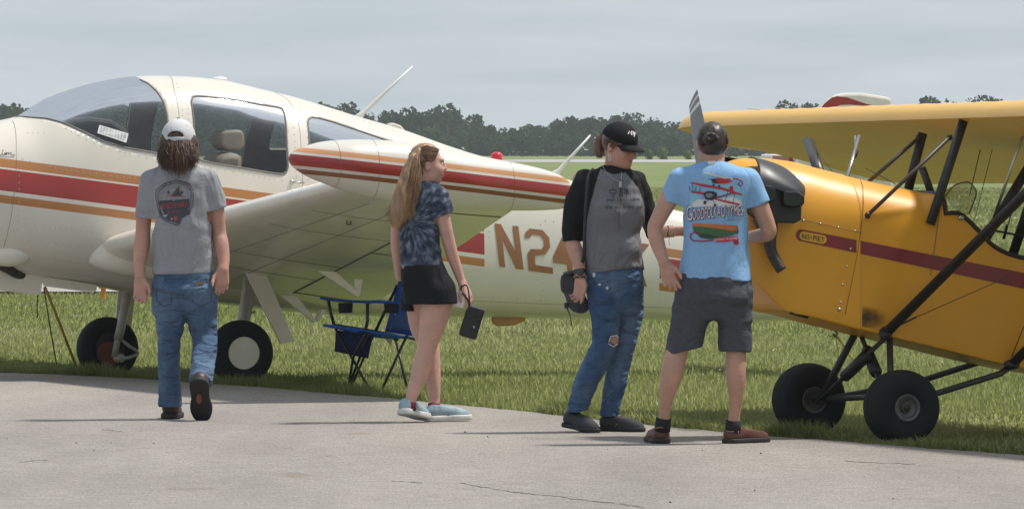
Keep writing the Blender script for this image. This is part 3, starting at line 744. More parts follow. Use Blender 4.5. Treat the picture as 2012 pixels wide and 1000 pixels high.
    for s in (1, -1):
        V2 = []; F2 = []; NS = 20
        ctr = [fr.hit(a, b, L) for a, b, L in ((170, 508, .42), (200, 503, .50), (250, 502, .57), (300, 507, .6), (360, 522, .6), (440, 550, .58))]
        rad = [.025, .105, .15, .16, .12, .06]; ctr = cat(ctr, 4); rr = herm(range(6), rad)(np.linspace(0, 5, len(ctr)))
        mb = MB(); mb.tube([(p[0], s * p[1], p[2]) for p in ctr], [(r * .95, r * .8) for r in rr], 16, flat=(0, 0, 1)); mb.build('wing_root_fairing', M['cream'], root)
    lp = fr.hit(209, 501, .585)
    lp = lp - (.012, .010, 0); mb = MB(); mb.tube([lp, lp + (0.02, .012, 0)], [(.040, .02), (.036, .018)], 14, flat=(0, 0, 1)); mb.build('landing_light', M['black'], root)
    mb = MB(); mb.tube([lp + (.001, .006, .004), lp + (.022, .015, .002)], [(.028, .012), (.024, .010)], 14, flat=(0, 0, 1)); mb.build('light_lens', mat('lamp lens', (.35, .36, .36), .12), root)
    # ---------------- tip tanks
    TPX = [567, 572, 582, 600, 640, 700, 760, 830, 900, 960, 1040, 1090, 1112, 1124, 1128]
    TT_ = [310, 301, 294, 287, 277.5, 274, 276, 284, 297, 310, 326, 340, 352, 366, 388]
    TB_ = [314, 324, 333, 345, 362, 383, 396, 405, 411, 414, 414, 412, 409, 404, 392]
    LC = 5.12
    tt = [fr.hit(a, b, LC) for a, b in zip(TPX, TT_)]; tb = [fr.hit(a, b, LC) for a, b in zip(TPX, TB_)]
    tf = herm([p[0] for p in tt], [p[2] for p in tt]); bf = herm([p[0] for p in tb], [p[2] for p in tb])
    F0, F1 = tt[0][0], tt[-1][0]
    PT = [(600, 312), (600, 325), (900, 345), (1080, 370)]; PP = [fr.hit(a, b, LC + .16) for a, b in PT]
    sv = [b - 301.5 - .1135 * (a - 570) for a, b in PT]
    ta, tb_, tc_ = np.linalg.lstsq(np.array([(p[0], p[2], 1) for p in PP]), np.array(sv), rcond=None)[0]
    tank_m = stripe_mat('tip tank paint', (.70, .66, .58), (ta, tb_, tc_), [(-15.5, -5.5, (.62, .30, .125)), (-.5, 21.5, RED), (27.5, 36, (.27, .09, .035))])
    for s in (1, -1):
        Vt = []; Ft = []; NT, NR = 70, 40
        for i in range(NT):
            q = .5 * (1 - math.cos(math.pi * i / (NT - 1))); F = F0 + (F1 - F0) * q; a, b = float(tf(F)), float(bf(F)); r = max(.004, (a - b) / 2)
            hw = min(.175, r * 1.05) if q < .5 else min(.175, max(.02, .19 * (1 - q) * 2 + .02))
            for k in range(NR):
                t = 2 * math.pi * k / NR; Vt.append((F, s * (LC + hw * math.cos(t)), (a + b) / 2 + r * math.sin(t)))
        for i in range(NT - 1):
            for k in range(NR): Ft.append((i * NR + k, i * NR + (k + 1) % NR, (i + 1) * NR + (k + 1) % NR, (i + 1) * NR + k))
        Ft += [tuple(range(NR)), tuple((NT - 1) * NR + k for k in range(NR))]
        MB().add(Vt, Ft).build('tip_tank', tank_m, root)
    # seams round the near tank
    sm = MB()
    for px in (655, 729, 1000):
        F = fr.hit(px, 330, LC)[0]; a, b = float(tf(F)), float(bf(F)); r = (a - b) / 2; hw = min(.175, r * 1.05) if px < 850 else .14
        q = (F - F0) / (F1 - F0)
        hw = min(.175, r * 1.05) if q < .5 else min(.175, max(.02, .19 * (1 - q) * 2 + .02))
        sm.tube([(F, LC + (hw + .0005) * math.cos(t), (a + b) / 2 + (r + .0005) * math.sin(t)) for t in np.linspace(-2, 2.2, 40)], .0012, 4)
    sm.build('tank_seam', mat('tank seam', (.25, .16, .10), .7), root)
    # ---------------- main gear
    def wheel(c, R, wd, cover, par, side_=1):
        t = MB(); prof_ = [(-wd * .5, R * .52), (-wd * .52, R * .75), (-wd * .44, R * .92), (-wd * .2, R), (wd * .2, R), (wd * .44, R * .92), (wd * .52, R * .75), (wd * .5, R * .52), (wd * .3, R * .48)]
        t.revolve(cat([(a, b, 0) for a, b in prof_], 3) and [(p[0], p[1]) for p in cat([(a, b, 0) for a, b in prof_], 3)], c, (0, 1, 0), 48)
        w = t.build('tyre', M['rubber'], par)
        h = MB(); h.revolve([(-wd * .42, .0), (-wd * .42, R * .50), (wd * .40, R * .52), (wd * .46, R * .50), (wd * .47, .001)], c, (0, 1, 0), 40)
        h.build('hub_cover' if cover else 'rim', M['cream'] if cover else M['black'], w, auto=30)
        return w
    R = .222
    wl = np.array((0, 1.25, R)); wl = fr.hit(473, 703, 1.19); wl = np.array((wl[0], 1.19, R))
    wheel(wl, R, .16, True, root)
    wr = fr.hit(211, 690, -1.30); wr = np.array((wr[0], -1.30, R - .03))
    w2 = wheel(wr, R, .16, False, root)
    # left leg: two tubes, drag link, gear door
    L_ = 1.10
    leg = MB(); leg.tube([fr.hit(486, 535, L_), fr.hit(470, 640, L_), fr.hit(467, 690, L_)], [.022, .020, .018], 10); leg.tube([fr.hit(502, 540, L_ - .04), fr.hit(481, 640, L_ - .04), fr.hit(474, 700, L_)], [.030, .028, .03], 10)
    leg.tube([fr.hit(474, 703, L_ - .05), fr.hit(474, 703, L_ + .05)], .035, 10); leg.build('gear_leg', M['steel'], root)
    MB().tube([fr.hit(476, 619, L_), fr.hit(500, 613, L_ - .15)], .010, 6).build('drag_link', M['steel'], root)
    P = [fr.hit(a, b, L_ + .10) for a, b in ((481, 536), (523, 541), (577, 671), (550, 675))]
    MB().prism(P, (0, .018, 0)).build('gear_door', M['cream'], root, smooth=False)
    # right leg seen from the inside
    L2 = -1.17
    leg = MB(); leg.tube([fr.hit(252, 572, L2), fr.hit(236, 650, L2), fr.hit(232, 667, L2)], [.035, .034, .034], 12); leg.tube([fr.hit(232, 662, L2), fr.hit(225, 700, L2)], .024, 12)
    leg.tube([fr.hit(219, 704, L2 - .06), fr.hit(240, 703, L2 + .02)], .032, 10)
    leg.build('gear_leg', M['steel'], root)
    t = MB(); t.tube([fr.hit(237, 666, L2), fr.hit(254, 680, L2 + .02), fr.hit(273, 693, L2 + .02)], [.012, .012, .010], 8); t.tube([fr.hit(235, 706, L2), fr.hit(255, 702, L2 + .02), fr.hit(273, 694, L2 + .02)], [.014, .013, .010], 8)
    t.build('torque_link', M['steel'], root)
    MB().revolve([(0, 0), (0, .085), (.05, .085), (.05, 0)], fr.hit(212, 694, -1.23), (0, 1, 0), 24).build('brake_disc', mat('rusty brake', (.16, .045, .028), .7, var=.4), root, auto=40)
    P = [fr.hit(a, b, L2 - .08) for a, b in ((232, 575), (266, 575), (257, 650), (226, 650))]
    MB().prism(P, (0, -.015, 0)).build('gear_door', M['cream'], root, smooth=False)
    # ---------------- aerials, beacon, scoop, handle
    def blade(P0, P1, tip, L=0., r=.012):
        b0 = fr.hit(*P0, L); b1 = fr.hit(*P1, L); tp = fr.hit(*tip, L); m = (b0 + b1) / 2
        d = (tp - m); mid_ = m + d * .26
        mb = MB(); hw = (b1 - b0) / 2; hw2 = np.linalg.norm(hw)
        ax = hw / hw2
        mb.tube([m - d * .04, m + d * .05, m + d * .12, mid_, m + d * .6, tp], [(hw2, r), (hw2 * .72, r), (hw2 * .42, r * .9), (.016, r * .8), (.011, r * .7), (.006, .005)], 10, flat=ax)
        mb.build('aerial', M['white'], root)
    blade((693, 231), (711, 236), (811, 131)); blade((1080, 342), (1100, 348), (1160, 266))
    b = fr.hit(976, 309, 0.)
    mb = MB(); mb.revolve([(-.05, .042), (.012, .042), (.025, .036), (.034, .02), (.037, .001)], b, (0, 0, 1), 20); mb.build('beacon', mat('red beacon lens', (.62, .012, .015), .12, coat=.5), root)
    P = [fr.hit(a, b_, -.03) for a, b_ in ((757, 251), (758, 243), (768, 242), (782, 247), (792, 258), (792, 266), (757, 260))]
    MB().prism(P, (0, .07, 0)).build('air_scoop', M['cream'], root, smooth=False, bevel=.012)
    b = fr.hit(432, 157, 0.); MB().ell(b, (.055, .05, .022), 16).build('roof_beacon', M['white'], root)
    hd = side(573, 358); hd2 = side(596, 359)
    mb = MB(); mb.ell(hd + (0, .008, 0), (.016, .012, .016), 12); mb.tube([hd + (0, .02, 0), (hd + hd2) / 2 + (0, .03, 0), hd2 + (0, .02, 0)], [.008, .007, .004], 8); mb.build('door_handle', M['metal'], root)
    # ---------------- fin, rudder, tailplane
    finp = [(1600, 232), (1606, 222), (1614, 210), (1626, 196), (1642, 186), (1660, 183), (1690, 183), (1740, 191), (1749, 194), (1750, 225), (1752, 330), (1755, 500), (1640, 500), (1500, 452), (1560, 330), (1585, 258)]
    P = [fr.hit(a, b_, 0.) for a, b_ in finp]
    mb = MB(); mb.prism([p - (0, .035, 0) for p in P], (0, .07, 0)); fin = mb.build('tail_fin', M['cream'], root, smooth=False, bevel=.02)
    def decal(P, m, L, nm='paint_stripe', par=None):
        q = [fr.hit(a, b_, L) for a, b_ in P]; mb = MB(); mb.add(q, [tuple(range(len(q)))]); return mb.build(nm, m, par or root, smooth=False)
    redm = M['red']; tanm = M['orange']
    for L in (.037, -.037):
        decal([(1604, 226), (1610, 216), (1620, 204), (1634, 192), (1645, 189.5), (1665, 192), (1700, 204), (1748, 216), (1700, 208), (1668, 206), (1650, 207), (1636, 213), (1622, 226), (1612, 240)], redm, L)
        decal([(1640, 226), (1646, 219), (1656, 213), (1668, 211.5), (1690, 215), (1716, 222), (1690, 222), (1660, 222), (1652, 226)], tanm, L)
    z = fr.hit(1600, 322, 0.)[2]
    for s in (1, -1):
        q = [(Fx(1605), s * .03, z), (Fx(1700), s * .03, z), (Fx(1700), s * 1.45, z + .02), (Fx(1640), s * 1.45, z + .02)]
        tp = MB().prism(q, (0, 0, .05)).build('tailplane', M['cream'], root, smooth=False, bevel=.02)
        q = [(Fx(1612), s * .6, z - .002), (Fx(1690), s * .6, z - .002), (Fx(1690), s * 1.0, z + .003), (Fx(1620), s * 1.0, z + .003)]
        MB().prism(q, (0, 0, .056)).build('paint_stripe', M['red'], root, smooth=False)
    for s in (1, -1):
        a = fr.hit(1606, 227, 0.); MB().tube([a, a + np.array((.42, .32 * s, .05))], [.006, .003], 6).build('aerial_rod', M['white'], root)
    # belly strake
    P = [fr.hit(a, b_, .0) for a, b_ in ((964, 618), (1032, 622), (1030, 630), (1008, 639), (975, 641), (966, 634))]
    MB().prism(P, (0, .03, 0)).build('belly_fairing', M['orange'], root, smooth=False, bevel=.01)
    # ---------------- cabin: dash, compass, seats, floor, column
    mb = MB(); fl = fr.hit(300, 560, 0.); mb.box((fl[0] - .3, 0, fl[2] + .17), (.8, .38, .02)); mb.build('cabin_floor', M['interior'], root, smooth=False)
    Pd = [fr.hit(a, b_, .0) for a, b_ in ((105, 246), (122, 234), (150, 230), (195, 236), (228, 258), (240, 330), (140, 330))]
    mb = MB(); mb.prism([p - (0, .33, 0) for p in Pd], (0, .66, 0)); mb.build('dash', M['dash'], root, smooth=False, bevel=.03)
    cp = fr.hit(149, 219, 0.); mb = MB(); mb.box(cp, (.03, .035, .032)); mb.tube([cp - (0, 0, .03), cp - (0, 0, .06)], .02, 8); mb.build('compass', M['dash'], root, smooth=False, bevel=.006)
    def seat(L, px_):
        dx = px_ - 450
        mb = MB()
        bk = [fr.hit(a + dx, b_, L) for a, b_ in ((414, 305), (440, 300), (462, 305), (458, 350), (470, 420), (415, 420), (405, 340))]
        mb.prism([p - (0, .2, 0) for p in bk], (0, .4, 0)); so = mb.build('seat', M['seat'], root, smooth=True, bevel=.04, auto=40)
        hp = [fr.hit(a + dx, b_, L) for a, b_ in ((425, 262), (436, 256), (462, 255), (470, 262), (471, 285), (464, 297), (436, 295), (424, 285))]
        mb = MB(); mb.prism([p - (0, .13, 0) for p in hp], (0, .26, 0)); mb.build('headrest', M['seat'], so, smooth=True, bevel=.03, auto=40)
        mb = MB(); a = fr.hit(445 + dx, 420, L); mb.box(a + (.25, 0, -.05), (.28, .22, .07)); mb.build('seat_cushion', M['seat'], so, smooth=False, bevel=.03)
    seat(.27, 450); seat(-.27, 450)
    # paper card propped inside the windshield
    c4 = [side(a, b_) for a, b_ in ((195, 246), (252, 263), (248, 281), (191, 262))]
    lc = [np.array(p) + (0, .012, .0) for p in c4]
    return fr, root, body, side, c4
NAV, NAV_ROOT, NAV_BODY, nav_side, card4 = build_navion()
def windshield_card():
    W = [NAV.w(p + np.array((.004, .016, 0))) for p in card4]; o = W[3]
    t = thing('paper_card', 'small white printed card standing on the cream cowl against the windshield', 'card', o)
    q = [w - o for w in W]; nrm = np.cross(q[1] - q[0], q[3] - q[0]); nrm /= np.linalg.norm(nrm)
    if nrm[1] > 0: nrm = -nrm
    MB().prism(q, nrm * .002).build('sheet', mat('white card', (.72, .71, .69), .7), t, smooth=False)
    ink = MB(); a, b, c, d = [x + nrm * .0035 for x in q]
    for r in range(6):
        for k in range(9):
            u0 = .06 + k * .10; v0 = .14 + r * .13; u1 = u0 + .04 + .05 * RNG.random(); v1 = v0 + .05
            f = lambda u, v: (a + (b - a) * u) * (1 - v) + (d + (c - d) * u) * v
            ink.add([f(u0, v0), f(u1, v0), f(u1, v1), f(u0, v1)], [(0, 1, 2, 3)])
    ink.build('print', mat('grey print ink', (.30, .31, .34), .8), t, smooth=False)
windshield_card()
# ------------------------------------------------------------------ writing
def text_polys(body, extrude=0.0, res=3):
    cu = bpy.data.curves.new('lettering', 'FONT'); cu.body = body; cu.resolution_u = res
    o = bpy.data.objects.new('lettering', cu); COL.objects.link(o)
    dg = bpy.context.evaluated_depsgraph_get(); me = bpy.data.meshes.new_from_object(o.evaluated_get(dg))
    V = np.array([v.co[:2] for v in me.vertices]).reshape(-1, 2); F = [tuple(p.vertices) for p in me.polygons]
    bpy.data.objects.remove(o); bpy.data.curves.remove(cu); bpy.data.meshes.remove(me)
    if len(V):
        V -= V.min(0); V /= np.maximum(V.max(0), 1e-6)
    return V, F
def quad_map(q, uv):
    """bilinear map of the unit square to a photo quad: lower-left, lower-right, upper-right, upper-left"""
    q = np.array(q, float); u = uv[:, :1]; v = uv[:, 1:]
    return q[0] * (1 - u) * (1 - v) + q[1] * u * (1 - v) + q[2] * u * v + q[3] * (1 - u) * v
class Print:
    """flat print laid on a surface: shapes traced in the photo meet the surface along the line of sight"""
    def __init__(s, obj, off=.003):
        dg = bpy.context.evaluated_depsgraph_get(); e = obj.evaluated_get(dg); me = e.to_mesh(); mw = obj.matrix_world
        bpy.context.view_layer.update(); mw = obj.matrix_world.copy()
        s.t = BVHTree.FromPolygons([mw @ v.co for v in me.vertices], [tuple(p.vertices) for p in me.polygons]); e.to_mesh_clear()
        s.off = off; s.parent = obj.parent; s.inv = (s.parent.matrix_world if s.parent else Matrix()).inverted(); s.obj = obj
    def pts(s, P, off=None):
        out = []; last = None
        for px, py in P:
            d = Vector(ray(px, py)); d.normalize(); h = s.t.ray_cast(Vector((0, 0, CAMH)), d)
            if h[0] is None: w = None
            else: w = h[0] - d * (off or s.off)
            out.append(w)
        good = [w for w in out if w is not None]
        return [s.inv @ w if w is not None else None for w in out]
    def mesh(s, P, F, m, name, off=None, cuts=0, parent=None):
        bm = bmesh.new(); vs = [bm.verts.new((p[0], p[1], 0)) for p in P]
        for f in F:
            try: bm.faces.new([vs[i] for i in f])
            except ValueError: pass
        if cuts:
            for _ in range(cuts):
                ed = [e for e in bm.edges if e.calc_length() > 7]
                if not ed: break
                bmesh.ops.subdivide_edges(bm, edges=ed, cuts=1, use_grid_fill=False)
            bmesh.ops.triangulate(bm, faces=[f for f in bm.faces if len(f.verts) > 4])
        bm.verts.ensure_lookup_table(); W = s.pts([(v.co.x, v.co.y) for v in bm.verts], off)
        kill = [v for v, w in zip(bm.verts, W) if w is None]
        for v, w in zip(bm.verts, W):
            if w is not None: v.co = w
        bmesh.ops.delete(bm, geom=kill, context='VERTS')
        me = bpy.data.meshes.new(name); bm.to_mesh(me); bm.free(); me.materials.append(m)
        return link(bpy.data.objects.new(name, me), parent or s.parent)
    def text(s, body, quad, m, name='lettering', off=None, cuts=2, parent=None, skew=None):
        V, F = text_polys(body)
        if skew: V = skew(V)
        return s.mesh(quad_map(quad, V), F, m, name, off, cuts, parent)
    def poly(s, P, m, name='print', off=None, cuts=3, parent=None):
        return s.mesh(P, [tuple(range(len(P)))], m, name, off, cuts, parent)
    def line(s, P, w, m, name='print', off=None, parent=None, closed=False):
        P = [np.array(p, float) for p in P]; n = len(P); V = []; ws = w if isinstance(w, (list, tuple)) else [w] * n
        for i in range(n):
            a = P[(i - 1) % n] if closed or i > 0 else P[i]; b = P[(i + 1) % n] if closed or i < n - 1 else P[i]
            d = b - a; d = d / (np.linalg.norm(d) + 1e-9); q = np.array((-d[1], d[0])) * ws[i] / 2; V += [P[i] + q, P[i] - q]
        F = [(2 * i, 2 * i + 1, (2 * i + 3) % (2 * n), (2 * i + 2) % (2 * n)) for i in range(n if closed else n - 1)]
        return s.mesh(V, F, m, name, off, 1, parent)
bpy.context.view_layer.update()
def navion_writing():
    pr = Print(NAV_BODY, .004); m = M['brownpaint']
    def strokes(P, w): pr.mesh(*P, m, 'registration_letter')
    # stencil letters cut from straight strokes
    N_ = [(972, 439), (984, 440.5), (1013, 494), (1007, 443.5), (1018.5, 444.5), (1029, 530), (1014, 528), (987, 470), (993, 525.5), (982, 524)]
    pr.poly(N_, m, 'registration_letter', cuts=4)
    two = [(1031, 467), (1032, 457), (1041, 449), (1066, 452), (1079, 467), (1081, 486), (1071, 500), (1051, 503), (1052, 520.5), (1086, 526), (1087, 538), (1039, 532), (1036, 499), (1043, 489), (1063, 490), (1069, 484), (1068, 470), (1062, 463), (1046, 460), (1041, 468)]
    pr.poly(two, m, 'registration_letter', cuts=4)
    four = [(1086, 505), (1108, 458), (1120, 459), (1127, 545), (1116, 543.5), (1114, 520), (1088, 516.5)]
    pr.poly(four, m, 'registration_letter', cuts=4)
    pr.poly([(1226, 474), (1238, 475), (1241, 505), (1262, 478), (1276, 480), (1254, 508), (1271, 563), (1258, 562), (1246, 520), (1242, 526), (1245, 560), (1233, 559)], m, 'registration_letter', cuts=4)
    ink = mat('dark script ink', (.04, .032, .03), .5)
    pr.line([(-14, 308), (2, 305), (5, 299), (5, 304.5), (7.5, 305), (10, 300.5), (13, 299.5), (14, 302.5), (11.5, 305), (9.5, 303), (14, 301), (17, 300), (16.5, 305), (18.5, 301), (22, 299.5), (21.5, 304), (25, 305), (29, 304)], 1.3, ink, 'script_lettering')
    pr.line([(5, 295.5), (7, 296)], 2.2, ink, 'script_lettering')
    pr.line([(-20, 307.5), (10, 308.5), (29, 308.5)], .8, ink, 'script_lettering')
navion_writing()
# ================================================================== YELLOW PARASOL-WING AEROPLANE
def build_piet():
    YAW = math.radians(20)
    R = .205
    gm = ground(1768, 874); l0 = Frame((0, 0, 0), YAW).l
    fr = Frame(gm - .66 * l0, YAW)
    root = thing('yellow_airplane', 'yellow open-cockpit parasol-wing airplane with a maroon stripe, parked on the grass at right', 'airplane', fr.O, fr.rz)
    YEL = (.72, .315, .010)
    ym = mat('yellow fabric paint', YEL, .45, coat=.12, var=.05, vscale=2, bump=.003, bscale=2.5)
    yc = mat('yellow cowl paint', (.74, .335, .011), .42, coat=.15, var=.05, vscale=2, bump=.004, bscale=3)
    wingm = mat('yellow wing fabric', (.74, .43, .085), .45, coat=.1, var=.05, vscale=2)
    mar = mat('maroon paint', (.21, .012, .022), .35, coat=.2); dark = M['strut']; blk = M['black']
    HW = .31
    L_ = HW
    Fc = lambda px, py=450, L=L_: fr.hit(px, py, L)[0]
    def tr(P, L): q = [fr.hit(a, b, L) for a, b in P]; return herm([p[0] for p in q], [p[2] for p in q])
    top = tr(((1424, 372), (1432, 332), (1445, 320), (1465, 314), (1500, 312), (1560, 318), (1620, 333), (1690, 350), (1760, 366), (1830, 381), (1852, 384), (1868, 398), (1895, 428), (1922, 459), (1955, 482), (1990, 493), (2040, 496), (2140, 492), (2165, 430), (2300, 440), (2500, 470), (2950, 560), (3300, 600)), .10)
    bot = tr(((1452, 500), (1476, 538), (1500, 563), (1553, 612), (1591, 620), (1700, 649), (1739, 659), (1860, 688), (1987, 719), (2100, 740), (2400, 765), (2950, 700), (3300, 660)), L_)
    hwf = herm([Fc(a) for a in (1440, 1462, 1490, 1540, 1700, 2100, 2500, 2950, 3300)], [.17, .24, .275, .30, HW, HW, .26, .10, .03])
    sh = tr(((1440, 420), (1600, 442), (1690, 446), (1760, 455), (1852, 470), (1900, 500), (1960, 540), (2140, 545), (2300, 500), (2950, 590), (3300, 620)), L_)
    ntop = herm([Fc(a) for a in (1440, 1690, 1825, 1856, 1900, 2140, 2300)], [2.0, 2.15, 2.4, 5, 8, 8, 2.4])
    def sec(F, t):
        """point of the cross section, t in 0..1 from bottom centre over the left side to top centre"""
        b, s_, tp, w = float(bot(F)), float(sh(F)), float(top(F)), float(hwf(F)); s_ = min(s_, tp - .02)
        if t < .22: return (F, w * (t / .22) * .985, b)
        if t < .30:
            q = (t - .22) / .08; return (F, w * (.985 + .015 * math.sin(q * math.pi / 2)), b + .012 * (1 - math.cos(q * math.pi / 2)))
        if t < .58: q = (t - .30) / .28; return (F, w, b + .012 + (s_ - b - .012) * q)
        q = (t - .58) / .42 * math.pi / 2; n = float(ntop(F))
        return (F, w * max(0, math.cos(q)) ** (2 / n), s_ + (tp - s_) * math.sin(q) ** (2 / n))
    tsn = np.concatenate([np.linspace(0, .22, 5)[:-1], np.linspace(.22, .30, 4)[:-1], np.linspace(.30, .58, 12)[:-1], np.linspace(.58, 1, 22)])
    def skin(F0, F1, n, name, m, off=0., open_=None):
        Fs = np.linspace(F0, F1, n); V = []; F = []; na = 2 * len(tsn) - 2
        for f in Fs:
            ring = [sec(f, t) for t in tsn]; ring = ring + [(p[0], -p[1], p[2]) for p in ring[-2:0:-1]]
            c = np.array((f, 0, float(sh(f))))
            for p in ring:
                d = np.array(p) - c; q = np.linalg.norm(d) + 1e-9; V.append(np.array(p) + d / q * off)
        for i in range(n - 1):
            for k in range(na):
                cz = [V[i * na + k], V[i * na + (k + 1) % na]]
                if open_ and open_(Fs[i], k, na): continue
                F.append((i * na + k, i * na + (k + 1) % na, (i + 1) * na + (k + 1) % na, (i + 1) * na + k))
        mb = MB().add(V, F)
        return mb, V, na, n
    FCW = Fc(1690)                                           # rear edge of the metal cowl
    FO0, FO1 = Fc(1858), Fc(2138)
    nt = len(tsn)
    def cockpit(f, k, na):
        return FO1 < f < FO0 and (nt - 19 <= k <= nt - 1 + 17)
    mb, V, na, n = skin(FCW + .01, Fc(3300), 190, 'fuselage', ym, 0., cockpit)
    mb.F.append(tuple((n - 1) * na + k for k in range(na))); mb.M.append(0)
    body = mb.build('fuselage', [ym, M['black']], root, auto=42)
    sk = body.modifiers.new('shell', 'SOLIDIFY'); sk.thickness = .012; sk.offset = -1 if True else 1; sk.material_offset = 1
    mb, V, na, n = skin(Fc(1440), FCW, 70, 'cowl', yc, .004)
    mb.F.append(tuple(range(na))); mb.M.append(0)
    cowl = mb.build('engine_cowl', yc, root, auto=42)
    # seat and floor inside the open cockpit
    s0 = np.array((Fc(2090), 0, float(bot(Fc(2000))) + .28)); mb = MB(); mb.box(s0, (.18, .24, .04)); mb.box(s0 + (-.17, 0, .2), (.03, .24, .22)); mb.build('pilot_seat', M['seat'], root, smooth=False, bevel=.02)
    # padded cockpit edge
    for s in (1, -1):
        P = [sec(f, tsn[nt - 19]) for f in np.linspace(FO0, FO1, 24)]; P = [sec(FO0, t) for t in np.linspace(1, tsn[nt - 19], 8)][:-1] + P
        MB().tube([(p[0], s * p[1], p[2] + .004) for p in P], .013, 8).build('cockpit_edge_pad', blk, root)
    # cowl lower panel seam, fasteners
    def surf(px, py, off=0., L0=HW):
        """left skin point seen at a photo pixel"""
        L = L0
        for _ in range(10):
            p = fr.hit(px, py, L); F = p[0]; s_, tp = float(sh(F)), float(top(F)); w = float(hwf(F)); s_ = min(s_, tp - .02)
            if p[2] > s_:
                q = min(1, (p[2] - s_) / (tp - s_)); nn = float(ntop(F)); Ln = w * max(0, 1 - q ** nn) ** (1 / nn)
            else: Ln = w
            L = .5 * L + .5 * Ln
        return np.array((p[0], L + off, p[2]))
    sm = MB()
    for P in (((1690, 352), (1695, 368), (1696, 400), (1694, 430), (1690, 455), (1684, 500), (1672, 560), (1660, 618)), ((1572, 430), (1600, 437), (1640, 446), (1692, 458)), ((1846, 412), (1838, 470), (1828, 540))):
        sm.tube([surf(a, b, .004) for a, b in rsub([(p[0], p[1], 0) for p in P], 5) for a, b in [(a, b)]] if False else [surf(p[0], p[1], .004) for p in rsub([(a, b, 0) for a, b in P], 5)], .0016, 5)
    sm.build('cowl_seam', mat('ochre seam', (.22, .10, .02), .7), root)
    fm = M['metal']
    for px, py, r in ((1578, 434, .007), (1611, 440, .007), (1646, 447, .006), (1679, 454, .007), (1670, 489, .006), (1663, 524, .006), (1655, 559, .006), (1651, 594, .006), (1648, 608, .011), (1846, 470, .004)):
        MB().ell(surf(px, py, .007), (r, r * .6, r), 10).build('fastener', fm, root)
    # maroon stripe and model plate
    bpy.context.view_layer.update()
    # ---- engine: black cooling eyebrows, valve covers, exhaust
    for s in (1, -1):
        # rear scoop: rolled lip at the front, tapering back along the cowl side
        A = [(1468, 309), (1474, 308), (1484, 310), (1492, 322), (1494, 340), (1490, 352)]
        rows = [[(1470, 309, .14), (1478, 308, .22), (1486, 314, .30), (1490, 328, .36), (1490, 345, .40), (1487, 362, .42)],
                [(1500, 314, .15), (1508, 316, .24), (1514, 324, .32), (1516, 336, .38), (1515, 352, .42), (1512, 368, .435)],
                [(1535, 326, .17), (1542, 330, .26), (1546, 340, .33), (1547, 352, .39), (1546, 366, .43), (1542, 378, .44)],
                [(1562, 345, .20), (1567, 350, .28), (1570, 358, .34), (1571, 366, .38), (1570, 376, .42), (1567, 384, .43)],
                [(1578, 362, .23), (1581, 366, .29), (1582, 372, .34), (1582, 380, .37), (1580, 388, .40), (1577, 396, .41)]]
        G = [[fr.hit(a, b, L) * (1, s, 1) for a, b, L in r] for r in rows]
        G = [cat(r, 4) for r in G]; G = [list(x) for x in zip(*[cat(c, 4) for c in zip(*G)])]
        nr, nc = len(G), len(G[0]); mb = MB(); mb.add([p for r in G for p in r], [(i * nc + k, i * nc + k + 1, (i + 1) * nc + k + 1, (i + 1) * nc + k) for i in range(nr - 1) for k in range(nc - 1)])
        o = mb.build('cooling_eyebrow', mat('black sheet metal', (.024, .024, .026), .42, var=.2) if s > 0 else blk, root); sd_ = o.modifiers.new('sheet', 'SOLIDIFY'); sd_.thickness = .006
        # side plate under it
        P = [fr.hit(a, b, .415) * (1, s, 1) for a, b in ((1488, 352), (1515, 366), (1545, 376), (1582, 386), (1581, 402), (1576, 404), (1575, 432), (1562, 439), (1528, 437), (1500, 430), (1488, 420))]
        MB().prism(P, (0, -.16 * s, 0)).build('baffle_plate', blk, root, smooth=False, bevel=.012)
        for P in (((1534, 378), (1541, 374), (1548, 376), (1556, 375), (1565, 377), (1573, 384), (1576, 392), (1572, 406), (1552, 409), (1536, 404), (1533, 392)), ((1494, 366), (1500, 363), (1507, 365), (1513, 367), (1520, 374), (1519, 392), (1512, 398), (1498, 396), (1493, 384))):
            Q = [fr.hit(a, b, .418) * (1, s, 1) for a, b in P]; MB().prism(Q, (0, .045 * s, 0)).build('valve_cover', mat('gloss black', (.014, .014, .015), .22), root, smooth=False, bevel=.012)
        P = [fr.hit(a, b, L) * (1, s, 1) for a, b, L in ((1512, 420, .38), (1516, 445, .37), (1513, 470, .36), (1515, 492, .37), (1524, 512, .39), (1536, 531, .41))]
        MB().tube(cat(P, 5), [(.034, .034)] * 14 + [(.030, .030)] * 12, 12).build('exhaust_pipe', M['exhaust'], root)
        P = [fr.hit(a, b, L) * (1, s, 1) for a, b, L in ((1488, 430, .34), (1500, 455, .34), (1513, 474, .36))]
        MB().tube(P, .028, 10).build('exhaust_manifold', M['exhaust'], root)
    # propeller
    hub = fr.hit(1404, 440, 0.)
    mb = MB(); mb.revolve([(-.16, .05), (0, .055), (.03, .05), (.05, .03), (.055, .001)], hub, (1, 0, 0), 20); mb.build('propeller_hub', M['metal'], root)
    tipv = fr.hitF(1362, 193, hub[0]) - hub; ln = np.linalg.norm(tipv); ax = tipv / ln; wx = np.cross((1, 0, 0), ax)
    pm = mat('grey propeller paint', (.235, .235, .24), .38, var=.05); wp = M['white']
